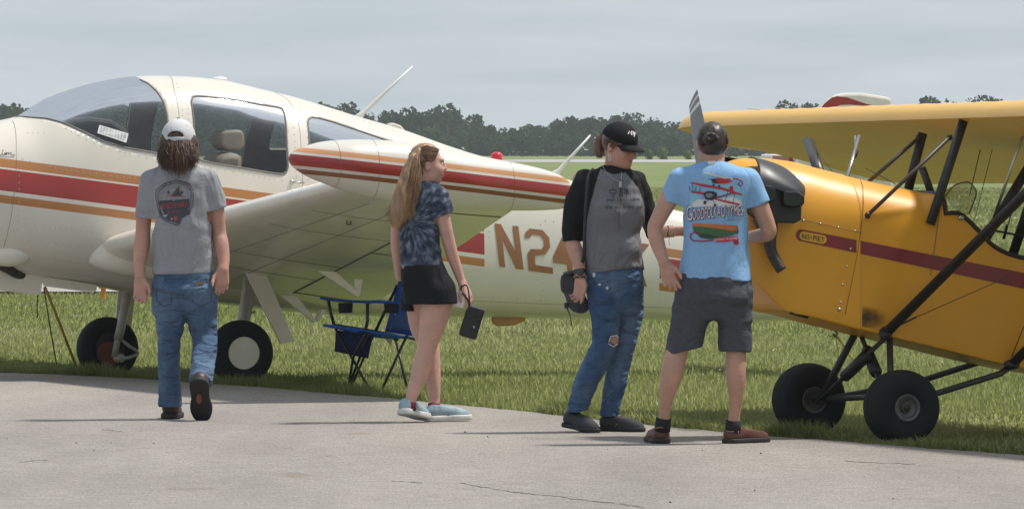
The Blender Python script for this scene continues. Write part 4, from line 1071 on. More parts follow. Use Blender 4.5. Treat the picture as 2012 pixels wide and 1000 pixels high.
    for sgn in (1, -1):
        for q0, q1, m_ in ((.06, .90, pm), (.90, .925, wp), (.925, .955, pm), (.955, .97, wp), (.97, 1.0, pm)):
            st = np.linspace(q0, q1, 16 if q1 < .91 else 3); P = []; Rr = []
            mb = MB(); V = []; F = []
            for q in st:
                ch = (.022 + .036 * math.sin(min(1, q * 1.35) * math.pi / 2)) * (1 - .18 * max(0, q - .6) / .4); pit = math.radians(52 - 36 * q)
                d = wx * math.cos(pit) + np.array((1, 0, 0)) * math.sin(pit); nn = np.cross(ax, d)
                c = hub + sgn * ax * ln * q + (sgn * ax * (0) if True else 0)
                for t in np.linspace(0, 2 * math.pi, 14, endpoint=False):
                    sh_ = sgn * (d * ch * math.cos(t)) + nn * ch * .17 * math.sin(t) * (1.6 - q)
                    slant = ax * sgn * (-.032 * math.cos(t) * sgn * max(0, q - .8) / .2)
                    V.append(c + sh_ + slant)
            for i in range(len(st) - 1):
                for k in range(14): F.append((i * 14 + k, i * 14 + (k + 1) % 14, (i + 1) * 14 + (k + 1) % 14, (i + 1) * 14 + k))
            F += [tuple(range(14)), tuple((len(st) - 1) * 14 + k for k in range(14))]
            mb.add(V, F).build('propeller_blade' if m_ is pm and q1 < .91 else 'tip_band', m_, root, auto=60)
    # ---- wing
    leC = fr.hit(1838, 234, 0.); teC = fr.hit(1838 + 478, 420, 0.)
    LT = None
    # left and right half meet the traced leading edge: tip at (1336, 255)
    LTIP = 4.0
    le_tip = fr.hit(1342, 250, -LTIP); ch = 1.50
    ang = math.radians(13.5)
    cdir = np.array((-math.cos(ang), 0, -math.sin(ang))); nup = np.array((-math.sin(ang), 0, math.cos(ang)))
    dF = (le_tip[0] - leC[0]) / (-LTIP); dZ = (le_tip[2] - leC[2]) / (-LTIP)
    prof = []
    for i in range(21):
        x = .5 * (1 - math.cos(math.pi * i / 20)); up = .105 * (math.sin(math.pi * x ** .55)) ** .8 if 0 < x < 1 else 0; lo = -.018 * math.sin(math.pi * min(1, x * 2.2)) if x < .45 else .012 * math.sin(math.pi * (x - .45) / .55)
        prof.append((x, up, lo))
    ring = [(p[0], p[1]) for p in prof[::-1]] + [(p[0], p[2]) for p in prof[1:-1]]
    V = []; F = []; Ls = list(np.linspace(-LTIP, LTIP, 61)); Ls = [-LTIP - .05] + Ls + [LTIP + .05]
    for L in Ls:
        e = max(0, abs(L) - LTIP + .35); sc = 1.0 if e <= 0 else 1 - .12 * (e / .40) ** 2; th = 1.0 if abs(L) <= LTIP else .25
        le = np.array((leC[0], L, leC[2] + dZ * L))
        rib = (1 + .035 * (0 if int(round((L + LTIP) * 7.5)) % 2 else 1))
        for x, y in ring: V.append(le + cdir * ch * (x * sc + (1 - sc) * .25) + nup * ch * y * th * rib)
    nr = len(ring)
    for i in range(len(Ls) - 1):
        for k in range(nr): F.append((i * nr + k, i * nr + (k + 1) % nr, (i + 1) * nr + (k + 1) % nr, (i + 1) * nr + k))
    F += [tuple(range(nr)), tuple((len(Ls) - 1) * nr + k for k in range(nr))]
    MB().add(V, F).build('wing', wingm, root, auto=60)
    def wp_(L, x, d=0.): return np.array((leC[0], L, leC[2] + dZ * L)) + cdir * ch * x + nup * (-.018 * ch * (1 if x < .4 else -.3) - d)
    # stained patches of primer where the struts meet the wing
    stain = mat('rusty fabric patch', (.34, .11, .018), .6)
    # ---- cabane struts (thick dark streamlined tubes)
    def strut(a, b, r, name='cabane_strut', m_=dark, n_=12): return MB().tube([a, b], [r, r], n_, flat=(1, 0, 0)).build(name, m_, root)
    strut(fr.hit(1893, 238, .30), fr.hit(1828, 440, .33), (.028, .020))
    strut(fr.hit(1813, 262, -.30), fr.hit(1785, 372, -.30), (.028, .020))
    strut(fr.hit(1888, 240, .02) if False else wp_(.30, .52), np.array((fr.hit(1828, 440, .33)[0] - .62, .32, fr.hit(1935, 470, .33)[2])), (.03, .02))
    strut(wp_(-.30, .52), np.array((fr.hit(1828, 440, .33)[0] - .62, -.32, fr.hit(1935, 470, .33)[2])), (.03, .02))
    br = mat('brown strut paint', (.060, .042, .036), .5)
    strut(fr.hit(1868, 268, .30), surf(1703, 423, .012), .011, 'diagonal_brace', br, 8); strut(fr.hit(1806, 270, -.28), fr.hit(1706, 358, -.26), .011, 'diagonal_brace', br, 8)
    for p in (surf(1703, 423, .014), fr.hit(1866, 270, .30), fr.hit(1805, 270, -.28)): MB().ell(p, (.018, .012, .018), 10).build('brace_fitting', blk, root)
    # far wing lift strut and silver brace with fork
    strut(fr.hit(1588, 276, -1.6), fr.hit(1612, 345, -1.0), (.034, .018), 'lift_strut')
    P0, P1 = fr.hit(1688, 268, -.9), fr.hit(1665, 348, -.5)
    strut(P0, P1, .010, 'silver_brace', M['metal'], 8); strut(fr.hit(1680, 268, -.93), fr.hit(1682, 300, -.80), .006, 'brace_fork', M['metal'], 6); MB().tube([fr.hit(1682.5, 298, -.78), fr.hit(1679, 307, -.75)], .014, 8).build('brace_collar', blk, root)
    strut(fr.hit(2011, 262, .5), fr.hit(1946, 447, .25), .009, 'silver_brace', M['metal'], 8)
    # near wing lift struts run up to the left wing, off the picture
    a0 = fr.hit(1740, 655, .32); a1 = fr.hit(2012, 383, 1.05); d = a1 - a0; strut(a0, a0 + d * 2.35, (.034, .020), 'lift_strut')
    b0 = fr.hit(1988, 716, .32); b1 = fr.hit(2012, 690, .42); strut(b0, b0 + (a0 + d * 2.35 + (-.75, 0, -.15) - b0), (.032, .020), 'lift_strut')
    MB().ell(a0, (.04, .03, .04), 12).build('strut_fitting', blk, root); MB().ell(b0, (.05, .03, .03), 12).build('strut_fitting', blk, root)
    # bracing wires
    def wire(a, b, r=.0022, m_=dark): MB().tube([a, b], r, 5).build('bracing_wire', m_, root)
    wire(fr.hit(1748, 648, .33), fr.hit(1800, 623, .40), .006); wire(fr.hit(1800, 623, .40), fr.hit(1990, 540, .95), .0022)
    wire(fr.hit(1600, 290, -1.5), fr.hit(1636, 338, -.6)); wire(fr.hit(1700, 330, -.3), fr.hit(1760, 362, -.3)); wire(fr.hit(1926, 295, -.6), fr.hit(1905, 385, -.35), .003); wire(fr.hit(1952, 285, -.8), fr.hit(1915, 432, -.33), .0022)
    wire(fr.hit(2012, 330, 0), fr.hit(1975, 462, -.2), .003); wire(fr.hit(1988, 700, .33), fr.hit(2012, 640, .5), .003)
    MB().tube([fr.hit(1979, 442, -.2), fr.hit(1972, 470, -.2)], .009, 8).build('turnbuckle', blk, root)
    MB().tube([fr.hit(1938, 450, -.2), fr.hit(2030, 468, -.2)], .006, 8).build('cross_tube', dark, root)
    strut(fr.hit(2050, 320, -.25), fr.hit(1990, 500, -.25), (.03, .02), 'cabane_strut')
    # black Y brace in the middle between the cabanes
    strut(fr.hit(1812, 330, -.1), fr.hit(1830, 380, -.05), (.022, .016), 'rear_brace'); 
    # windscreen of the cockpit
    mb = MB(); g0 = []; 
    lo = [(1850, 384, .0), (1860, 392, .12), (1874, 408, .20), (1889, 427, .245)]; up = [(1901, 357, .0), (1911, 364, .12), (1918, 382, .20), (1904, 420, .245)]
    Vv = []; 
    loc_ = cat([fr.hit(a, b, L) for a, b, L in lo], 6); upc = cat([fr.hit(a, b, L) for a, b, L in up], 6)
    full_lo = [p * (1, -1, 1) for p in loc_[:0:-1]] + loc_; full_up = [p * (1, -1, 1) for p in upc[:0:-1]] + upc; nn = len(full_lo)
    for k in range(6): Vv += [a + (b - a) * k / 5 for a, b in zip(full_lo, full_up)]
    Fv = [(k * nn + i, k * nn + i + 1, (k + 1) * nn + i + 1, (k + 1) * nn + i) for k in range(5) for i in range(nn - 1)]
    mb.add(Vv, Fv); wsn = mb.build('cockpit_windscreen', glass_mat('smoky plastic screen', (.66, .63, .56)), root)
    MB().tube(full_up, .004, 6).build('screen_rim', br, root)
    MB().ell(surf(1887, 428, .012), (.018, .008, .014), 10).build('screen_clip', M['metal'], root)
    # ---- landing gear
    ax_c = np.array((0, .66, R)); near = fr.hit(1771, 822, .66); near = np.array((near[0], .66, R)); far = np.array((near[0], -.66, R))
    def wheel(c, s):
        prof_ = cat([(-.085, .075, 0), (-.105, .10, 0), (-.113, .14, 0), (-.10, .178, 0), (-.075, .194, 0), (-.060, .199, 0), (-.054, .196, 0), (-.047, .201, 0), (-.018, R - .001, 0), (-.013, .2005, 0), (-.008, R, 0), (.008, R, 0), (.013, .2005, 0), (.018, R - .001, 0), (.047, .201, 0), (.054, .196, 0), (.060, .199, 0), (.075, .194, 0), (.10, .178, 0), (.113, .14, 0), (.105, .10, 0), (.085, .075, 0), (.05, .068, 0)], 3)
        w = MB().revolve([(p[0], p[1]) for p in prof_], c, (0, 1, 0), 56).build('tyre', M['rubber'], root)
        h = MB().revolve([(-.09, .001), (-.09, .076), (.085, .078), (.092, .07), (.088, .058), (.07, .052), (.06, .03), (.075, .026), (.075, .001)], c, (0, 1, 0), 36).build('rim', mat('dull grey rim', (.13, .125, .12), .5, metal=.4), w, auto=30)
        MB().revolve([(-.02, .022), (.0, .022), (.004, .001)], c + (0, .078 * s, 0), (0, s, 0), 12).build('axle_cap', M['exhaust'], w)
        return w
    wheel(near, 1); wheel(far, -1)
    axc = lambda L: np.array((near[0], L, R + .0))
    g = lambda a, b, L: fr.hit(a, b, L)
    def leg(P, r, nm='gear_strut', m_=dark): return MB().tube(P, r, 10).build(nm, m_, root)
    # far side V legs
    leg([g(1682, 652, -.28), axc(-.50)], .021); leg([g(1922, 712, -.28), g(1890, 722, -.36), g(1800, 751, -.5), axc(-.5)], .017)
    leg([axc(-.62), axc(-.3), g(1690, 792, -.1)], .017) if False else leg([axc(-.62), axc(-.44)], .02, 'axle')
    # crossed shock struts
    lo_c = g(1604, 792, -.5); hi_c = g(1740, 663, .28); dv = hi_c - lo_c
    leg([lo_c, hi_c], .013); leg([lo_c + dv * .42, lo_c + dv * .75], .034, 'shock_strut', blk)
    lo2 = axc(.50); hi2 = g(1690, 655, -.28); dv = hi2 - lo2
    leg([lo2, hi2], .013); leg([lo2 + dv * .46, lo2 + dv * .76], .034, 'shock_strut', blk)
    leg([axc(-.5), g(1700, 780, .0), axc(.5)], .016, 'cross_axle')
    leg([g(1748, 660, .28), axc(.52)], .019); leg([g(1986, 719, .28), g(1965, 734, .33), axc(.55)], .018); leg([axc(.45), axc(.62)], .022, 'axle')
    MB().box(g(1932, 712, -.28), (.05, .03, .012)).build('strut_foot', blk, root, smooth=False)
    # tail skid, tail feathers outside the picture
    tz = float(top(Fc(3150))); MB().prism([(Fc(2950), -.02, tz), (Fc(3000), -.02, tz + .75), (Fc(3250), -.02, tz + .85), (Fc(3330), -.02, tz)], (0, .04, 0)).build('tail_fin', ym, root, smooth=False)
    MB().prism([(Fc(2900), -1.2, tz), (Fc(3260), -1.2, tz), (Fc(3260), 1.2, tz), (Fc(2900), 1.2, tz)], (0, 0, .04)).build('tailplane', ym, root, smooth=False)
    MB().tube([(Fc(3150), 0, .4), (Fc(3300), 0, .0)], .02, 8).build('tail_skid', dark, root)
    # black lower lip under the cowl
    MB().tube([surf(1553, 613, -.01), surf(1590, 622, -.02)], .012, 8).build('cowl_lip', blk, root)
    return fr, root, body, cowl, surf, mar, yc
PIET, PIET_ROOT, PIET_BODY, PIET_COWL, piet_surf, MAROON, YC = build_piet()
bpy.context.view_layer.update()
def piet_writing():
    pc = Print(PIET_COWL, .003); pb = Print(PIET_BODY, .003)
    def stripe(x0, x1, pr, rnd):
        ty = lambda x: 450 + .196 * (x - 1573); by = lambda x: 473.5 + .2135 * (x - 1573)
        xs = np.linspace(x0, x1, 14); P = [(x, ty(x)) for x in xs] + [(x, by(x)) for x in xs[::-1]]
        if rnd:
            cy = (ty(x0) + by(x0)) / 2; r = (by(x0) - ty(x0)) / 2; P += [(x0 - r * .85 * math.sin(t), cy + r * math.cos(t)) for t in np.linspace(.15, math.pi - .15, 9)]
        pr.mesh(P, [tuple(range(len(P)))], MAROON, 'paint_stripe', None, 4)
    stripe(1574, 1683, pc, True); stripe(1687, 2100, pb, False)
    oy = mat('yellow plate paint', (.66, .36, .03), .4); ink = mat('dark plate ink', (.05, .03, .02), .5)
    c0 = np.array((1579.5, 463.5)); c1 = np.array((1616, 470.5)); r = 8.6; a = math.atan2(7, 36.5)
    P = [c0 + r * np.array((math.cos(t), math.sin(t))) for t in np.linspace(math.pi / 2 + a, 3 * math.pi / 2 + a, 10)] + [c1 + r * np.array((math.cos(t), math.sin(t))) for t in np.linspace(-math.pi / 2 + a, math.pi / 2 + a, 10)]
    pc.poly(P, oy, 'model_plate', .006, 2)
    f = lambda x, y: (x, y + (x - 1573) * .19)
    pc.text('A65', [f(1574.5, 467.5), f(1590.5, 467.5), f(1590.5, 457.5), f(1574.5, 457.5)], ink, 'lettering', .010, 1)
    pc.poly([f(1593, 461.5), f(1595, 461.5), f(1595, 463.5), f(1593, 463.5)], ink, 'lettering', .010, 0)
    pc.text('PIET', [f(1598, 467.5), f(1620.5, 467.5), f(1620.5, 457.5), f(1598, 457.5)], ink, 'lettering', .010, 1)
    # oil soot on the fabric behind the cowl
    m, N, L, b = new_mat('oil soot on fabric'); c = pb.pts([(1690, 626)])[0]
    tc = N.new('ShaderNodeTexCoord'); mp = N.new('ShaderNodeMapping'); mp.vector_type = 'TEXTURE'; mp.inputs['Location'].default_value = tuple(c); mp.inputs['Scale'].default_value = (.17, .3, .075); L.new(tc.outputs['Object'], mp.inputs[0])
    g = N.new('ShaderNodeTexGradient'); g.gradient_type = 'SPHERICAL'; L.new(mp.outputs[0], g.inputs[0]); n = N.new('ShaderNodeTexNoise'); n.inputs['Scale'].default_value = 30; n.inputs['Detail'].default_value = 5; L.new(tc.outputs['Object'], n.inputs[0])
    mu = N.new('ShaderNodeMath'); mu.operation = 'MULTIPLY'; L.new(g.outputs[0], mu.inputs[0]); L.new(n.outputs[0], mu.inputs[1]); m2 = N.new('ShaderNodeMath'); m2.operation = 'MULTIPLY'; m2.use_clamp = True; m2.inputs[1].default_value = 2.2; L.new(mu.outputs[0], m2.inputs[0])
    tr = N.new('ShaderNodeBsdfTransparent'); mx = N.new('ShaderNodeMixShader'); L.new(m2.outputs[0], mx.inputs[0]); L.new(tr.outputs[0], mx.inputs[1]); L.new(b.outputs[0], mx.inputs[2]); b.inputs['Base Color'].default_value = (.055, .028, .008, 1); L.new(mx.outputs[0], N['Material Output'].inputs[0])
    pb.mesh([(1694, 600), (1745, 610), (1735, 650), (1694, 641)], [(0, 1, 2, 3)], m, 'oil_stain', .004, 3)
piet_writing()
# ================================================================== PEOPLE: smooth-blended bodies meshed with surface nets
class Sdf:
    def __init__(s, lo, hi, h):
        s.h = h; s.lo = np.array(lo, float); n = np.ceil((np.array(hi) - s.lo) / h).astype(int) + 1
        s.ax = [s.lo[i] + h * np.arange(n[i]) for i in range(3)]; s.f = np.full(n, .06, np.float32)
    def blk(s, lo, hi, m):
        sl = []
        for i in range(3):
            a = int(np.searchsorted(s.ax[i], lo[i] - m)); b = int(np.searchsorted(s.ax[i], hi[i] + m)); sl.append(slice(max(0, a), max(0, b)))
        sl = tuple(sl); X = s.ax[0][sl[0]][:, None, None]; Y = s.ax[1][sl[1]][None, :, None]; Z = s.ax[2][sl[2]][None, None, :]
        return sl, X, Y, Z
    def put(s, fn, lo, hi, k=.02, op='u'):
        m = k + .03; sl, X, Y, Z = s.blk(lo, hi, m)
        a = s.f[sl]
        if a.size == 0: return s
        b = fn(X, Y, Z)
        if op == 'u': q = np.clip(.5 + .5 * (a - b) / k, 0, 1); r = a + (b - a) * q - k * q * (1 - q)
        elif op == 's': b = -b; q = np.clip(.5 - .5 * (a - b) / k, 0, 1); r = a + (b - a) * q + k * q * (1 - q)
        s.f[sl] = r; return s
    def cap(s, a, b, ra, rb=None, k=.02, op='u', squash=None):
        """tapered limb from a to b; squash = (axis, factor) thins it along a direction"""
        a = np.array(a, float); b = np.array(b, float); rb = ra if rb is None else rb; ab = b - a; L2 = ab @ ab + 1e-12
        def fn(X, Y, Z):
            x, y, z = X - a[0], Y - a[1], Z - a[2]; t = np.clip((x * ab[0] + y * ab[1] + z * ab[2]) / L2, 0, 1)
            dx, dy, dz = x - t * ab[0], y - t * ab[1], z - t * ab[2]; d2 = dx * dx + dy * dy + dz * dz
            if squash is not None:
                n, q = squash; dn = dx * n[0] + dy * n[1] + dz * n[2]; d2 = d2 + dn * dn * (1 / (q * q) - 1)
            return np.sqrt(d2) - (ra + (rb - ra) * t)
        m = max(ra, rb); return s.put(fn, np.minimum(a, b) - m, np.maximum(a, b) + m, k, op)
    def limb(s, P, R, k=.02, squash=None, sub=4):
        """one smooth limb through the points P with radii R"""
        Q = cat([np.r_[p, r] for p, r in zip(P, R)], sub) if len(P) > 2 else [np.r_[P[0], R[0]], np.r_[P[1], R[1]]]
        A = np.array(Q); m = A[:, 3].max()
        def fn(X, Y, Z):
            best = None
            for a, b in zip(A[:-1], A[1:]):
                ab = b[:3] - a[:3]; L2 = ab @ ab + 1e-12; x, y, z = X - a[0], Y - a[1], Z - a[2]
                t = np.clip((x * ab[0] + y * ab[1] + z * ab[2]) / L2, 0, 1); dx, dy, dz = x - t * ab[0], y - t * ab[1], z - t * ab[2]; d2 = dx * dx + dy * dy + dz * dz
                if squash is not None: n, q = squash; dn = dx * n[0] + dy * n[1] + dz * n[2]; d2 = d2 + dn * dn * (1 / (q * q) - 1)
                d = np.sqrt(d2) - (a[3] + (b[3] - a[3]) * t); best = d if best is None else np.minimum(best, d)
            return best
        return s.put(fn, A[:, :3].min(0) - m, A[:, :3].max(0) + m, k)
    def ell(s, c, r, B=None, k=.02, op='u'):
        c = np.array(c, float); B = np.eye(3) if B is None else np.array(B, float); m = max(r)
        def fn(X, Y, Z):
            x, y, z = X - c[0], Y - c[1], Z - c[2]; k0 = 0; k1 = 0
            for i in range(3):
                q = (x * B[i][0] + y * B[i][1] + z * B[i][2]); k0 = k0 + (q / r[i]) ** 2; k1 = k1 + (q / r[i] ** 2) ** 2
            k0 = np.sqrt(k0); k1 = np.sqrt(k1) + 1e-9; return k0 * (k0 - 1) / k1
        return s.put(fn, c - m, c + m, k, op)
    def rbox(s, c, r, B=None, rad=.01, k=.01, op='u'):
        c = np.array(c, float); B = np.eye(3) if B is None else np.array(B, float); m = np.linalg.norm(r)
        def fn(X, Y, Z):
            x, y, z = X - c[0], Y - c[1], Z - c[2]; o = 0; mx = -1e9
            for i in range(3):
                q = np.abs(x * B[i][0] + y * B[i][1] + z * B[i][2]) - (r[i] - rad); o = o + np.maximum(q, 0) ** 2; mx = np.maximum(mx, q)
            return np.sqrt(o) + np.minimum(mx, 0) - rad
        return s.put(fn, c - m, c + m, k, op)
    def loft(s, st, k=.03, n=2.4, yaw=0., grow=0., z0=None, z1=None, scale=1.0):
        """stack of ellipses [(z, cx, cy, half width, half depth)]"""
        st = sorted(st); z = [q[0] for q in st]; I = [herm(z, [q[i] for q in st]) for i in range(1, 5)]
        zl = z[0] if z0 is None else z0; zh = z[-1] if z1 is None else z1; w = max(q[3] for q in st) + grow; cx = [q[1] for q in st]; cy = [q[2] for q in st]; c_, s_ = math.cos(yaw), math.sin(yaw)
        def fn(X, Y, Z):
            zz = np.clip(Z, z[0], z[-1]); a, b, hw, hd = [f(zz) for f in I]; hw = hw * scale + grow; hd = hd * scale + grow
            x = X - a; y = Y - b; x, y = x * c_ + y * s_, -x * s_ + y * c_
            q = (np.abs(x / hw) ** n + np.abs(y / hd) ** n) ** (1 / n)
            d = (q - 1) * np.minimum(hw, hd); return np.maximum(d, np.maximum(zl - Z, Z - zh))
        return s.put(fn, (min(cx) - w, min(cy) - w, zl), (max(cx) + w, max(cy) + w, zh), k)
    def cut(s, p, n, k=.004):
        """remove everything on the side the normal points to"""
        p = np.array(p, float); n = np.array(n, float); n /= np.linalg.norm(n)
        d = (s.ax[0][:, None, None] - p[0]) * n[0] + (s.ax[1][None, :, None] - p[1]) * n[1] + (s.ax[2][None, None, :] - p[2]) * n[2]
        s.f = np.maximum(s.f, d).astype(np.float32); return s
    def near_cut(s, p, n, rad):
        """cut only within a radius of p (a cuff)"""
        p = np.array(p, float); n = np.array(n, float); n /= np.linalg.norm(n); sl, X, Y, Z = s.blk(p - rad, p + rad, 0)
        d = (X - p[0]) * n[0] + (Y - p[1]) * n[1] + (Z - p[2]) * n[2]; r = np.sqrt((X - p[0]) ** 2 + (Y - p[1]) ** 2 + (Z - p[2]) ** 2)
        s.f[sl] = np.where(r < rad, np.maximum(s.f[sl], d), s.f[sl]); return s
    def wrinkle(s, amp, fn):
        m = np.abs(s.f) < .035; i = np.where(m); P = np.stack([s.ax[j][i[j]] for j in range(3)], -1); s.f[i] += (amp * fn(P)).astype(np.float32); return s
    def net(s, relax=1):
        f = s.f; sg = f < 0; n = np.array(f.shape)
        c = sg[:-1, :-1, :-1].astype(np.int8)
        cnt = np.zeros(n - 1, np.int8)
        for dx in (0, 1):
            for dy in (0, 1):
                for dz in (0, 1): cnt += sg[dx:n[0] - 1 + dx, dy:n[1] - 1 + dy, dz:n[2] - 1 + dz]
        act = (cnt > 0) & (cnt < 8); idx = -np.ones(n - 1, np.int64); I = np.argwhere(act); idx[act] = np.arange(len(I))
        acc = np.zeros((len(I), 3)); num = np.zeros(len(I))
        offs = [(a, b, c_) for a in (0, 1) for b in (0, 1) for c_ in (0, 1)]
        for o in offs:
            for ax in range(3):
                if o[ax]: continue
                o2 = list(o); o2[ax] = 1
                fa = f[I[:, 0] + o[0], I[:, 1] + o[1], I[:, 2] + o[2]]; fb = f[I[:, 0] + o2[0], I[:, 1] + o2[1], I[:, 2] + o2[2]]
                cr = (fa < 0) != (fb < 0); t = np.where(cr, fa / np.where(cr, fa - fb, 1), 0); p = np.tile(np.array(o, float), (len(I), 1)); p[:, ax] += t
                acc[cr] += p[cr]; num[cr] += 1
        V = s.lo + s.h * (I + acc / num[:, None]); Q = []
        for ax in range(3):
            u, v = [(1, 2), (2, 0), (0, 1)][ax]
            a = [slice(0, n[i]) for i in range(3)]; b = list(a); a[ax] = slice(0, n[ax] - 1); b[ax] = slice(1, n[ax])
            e = sg[tuple(a)] != sg[tuple(b)]; E = np.argwhere(e); E = E[(E[:, u] > 0) & (E[:, v] > 0) & (E[:, u] < n[u] - 1) & (E[:, v] < n[v] - 1)]
            fl = sg[E[:, 0], E[:, 1], E[:, 2]]
            def at(du, dv):
                q = E.copy(); q[:, u] -= du; q[:, v] -= dv; return idx[q[:, 0], q[:, 1], q[:, 2]]
            q = np.stack([at(1, 1), at(0, 1), at(0, 0), at(1, 0)], -1); q[~fl] = q[~fl][:, ::-1]; Q.append(q)
        Q = np.concatenate(Q); Q = Q[(Q >= 0).all(1)]
        for _ in range(relax):
            S = np.zeros_like(V); K = np.zeros(len(V))
            for a, b in ((0, 1), (1, 2), (2, 3), (3, 0)):
                np.add.at(S, Q[:, a], V[Q[:, b]]); np.add.at(S, Q[:, b], V[Q[:, a]]); np.add.at(K, Q[:, a], 1); np.add.at(K, Q[:, b], 1)
            V = V * .5 + .5 * S / np.maximum(K, 1)[:, None]
        return V, Q
    def build(s, name, m, parent, relax=1, split=None):
        """split: list of (name, material, test(face centres) -> bool); the rest keeps name"""
        V, Q = s.net(relax); bpy.context.view_layer.update(); o = np.array(parent.matrix_world.translation); V = V - o; res = []
        if split is None: split = []
        own = np.zeros(len(Q), int); fc = V[Q].mean(1) + o
        for i, (_, _, test) in enumerate(split): own[(own == 0) & test(fc)] = i + 1
        for i, (nm, mm) in enumerate([(name, m)] + [(a, b) for a, b, _ in split]):
            q = Q[own == i]
            if not len(q): continue
            u, inv = np.unique(q, return_inverse=True); res.append(fast_mesh(nm, V[u], inv.reshape(q.shape), mm, parent, True, 4))
        return res[0] if len(res) == 1 else res
def waves(seed, f, st=(1, 1, 1), n=5, warp=.5):
    """cloth folds: warped sums of sines"""
    r = np.random.default_rng(seed); D = r.normal(size=(n, 3)) * np.array(st); D /= np.linalg.norm(D / np.array(st), axis=1)[:, None]; ph = r.uniform(0, 6.28, (n, 2)); W = r.normal(size=(n, 3))
    def fn(P):
        z = 0
        for i in range(n): z = z + np.sin(f * (.7 + .25 * i) * (P @ D[i]) + ph[i, 0] + warp * 2 * np.sin(f * .35 * (P @ W[i]) + ph[i, 1]))
        return z / n
    return fn
def unit(v): v = np.array(v, float); return v / (np.linalg.norm(v) + 1e-12)
def hand(S, wrist, d, side, sc=1.0, curl=(.35, .45, .5, .55), thumb=.6, spread=.05, k=.008):
    """wrist point, direction to the knuckles, direction from little finger to thumb; the fingers curl towards d x side"""
    d = unit(d); side = unit(side - d * (np.array(side) @ d)); nrm = np.cross(d, side); w = np.array(wrist, float)
    kn = []
    for i, (o, L) in enumerate(((.031, .092), (.011, .097), (-.010, .092), (-.029, .084))):
        a = w + side * o * .55 * sc; b = w + (d * L + side * o) * sc; kn.append(b); S.cap(a, b, .0135 * sc, .0115 * sc, .016)
    S.ell(w + d * .05 * sc, (.048 * sc, .036 * sc, .0145 * sc), (d, side, nrm), .012)
    lens = (.072, .080, .074, .058)
    for i, b in enumerate(kn):
        fd = unit(d + side * spread * (1.5 - i)); p = b; ang = 0.
        for j, q in enumerate((.45, .31, .24)):
            ang += curl[i] * (.8, 1.0, .75)[j]; v = fd * math.cos(ang) + nrm * math.sin(ang); e = p + v * lens[i] * q * sc; r0 = (.0098, .0090, .0082)[j] * sc * (.9 if i == 3 else 1); S.cap(p, e, r0, r0 * .92, k); p = e
    t0 = w + (d * .022 + side * .022) * sc; t1 = t0 + unit(d * .75 + side * .65 + nrm * thumb * .5) * .045 * sc; t2 = t1 + unit(d * .9 + side * .25 + nrm * thumb) * .033 * sc; t3 = t2 + unit(d + side * .0 + nrm * thumb) * .024 * sc
    S.cap(t0, t1, .0155 * sc, .0115 * sc, .014); S.cap(t1, t2, .0115 * sc, .0098 * sc, k); S.cap(t2, t3, .0098 * sc, .0082 * sc, k)
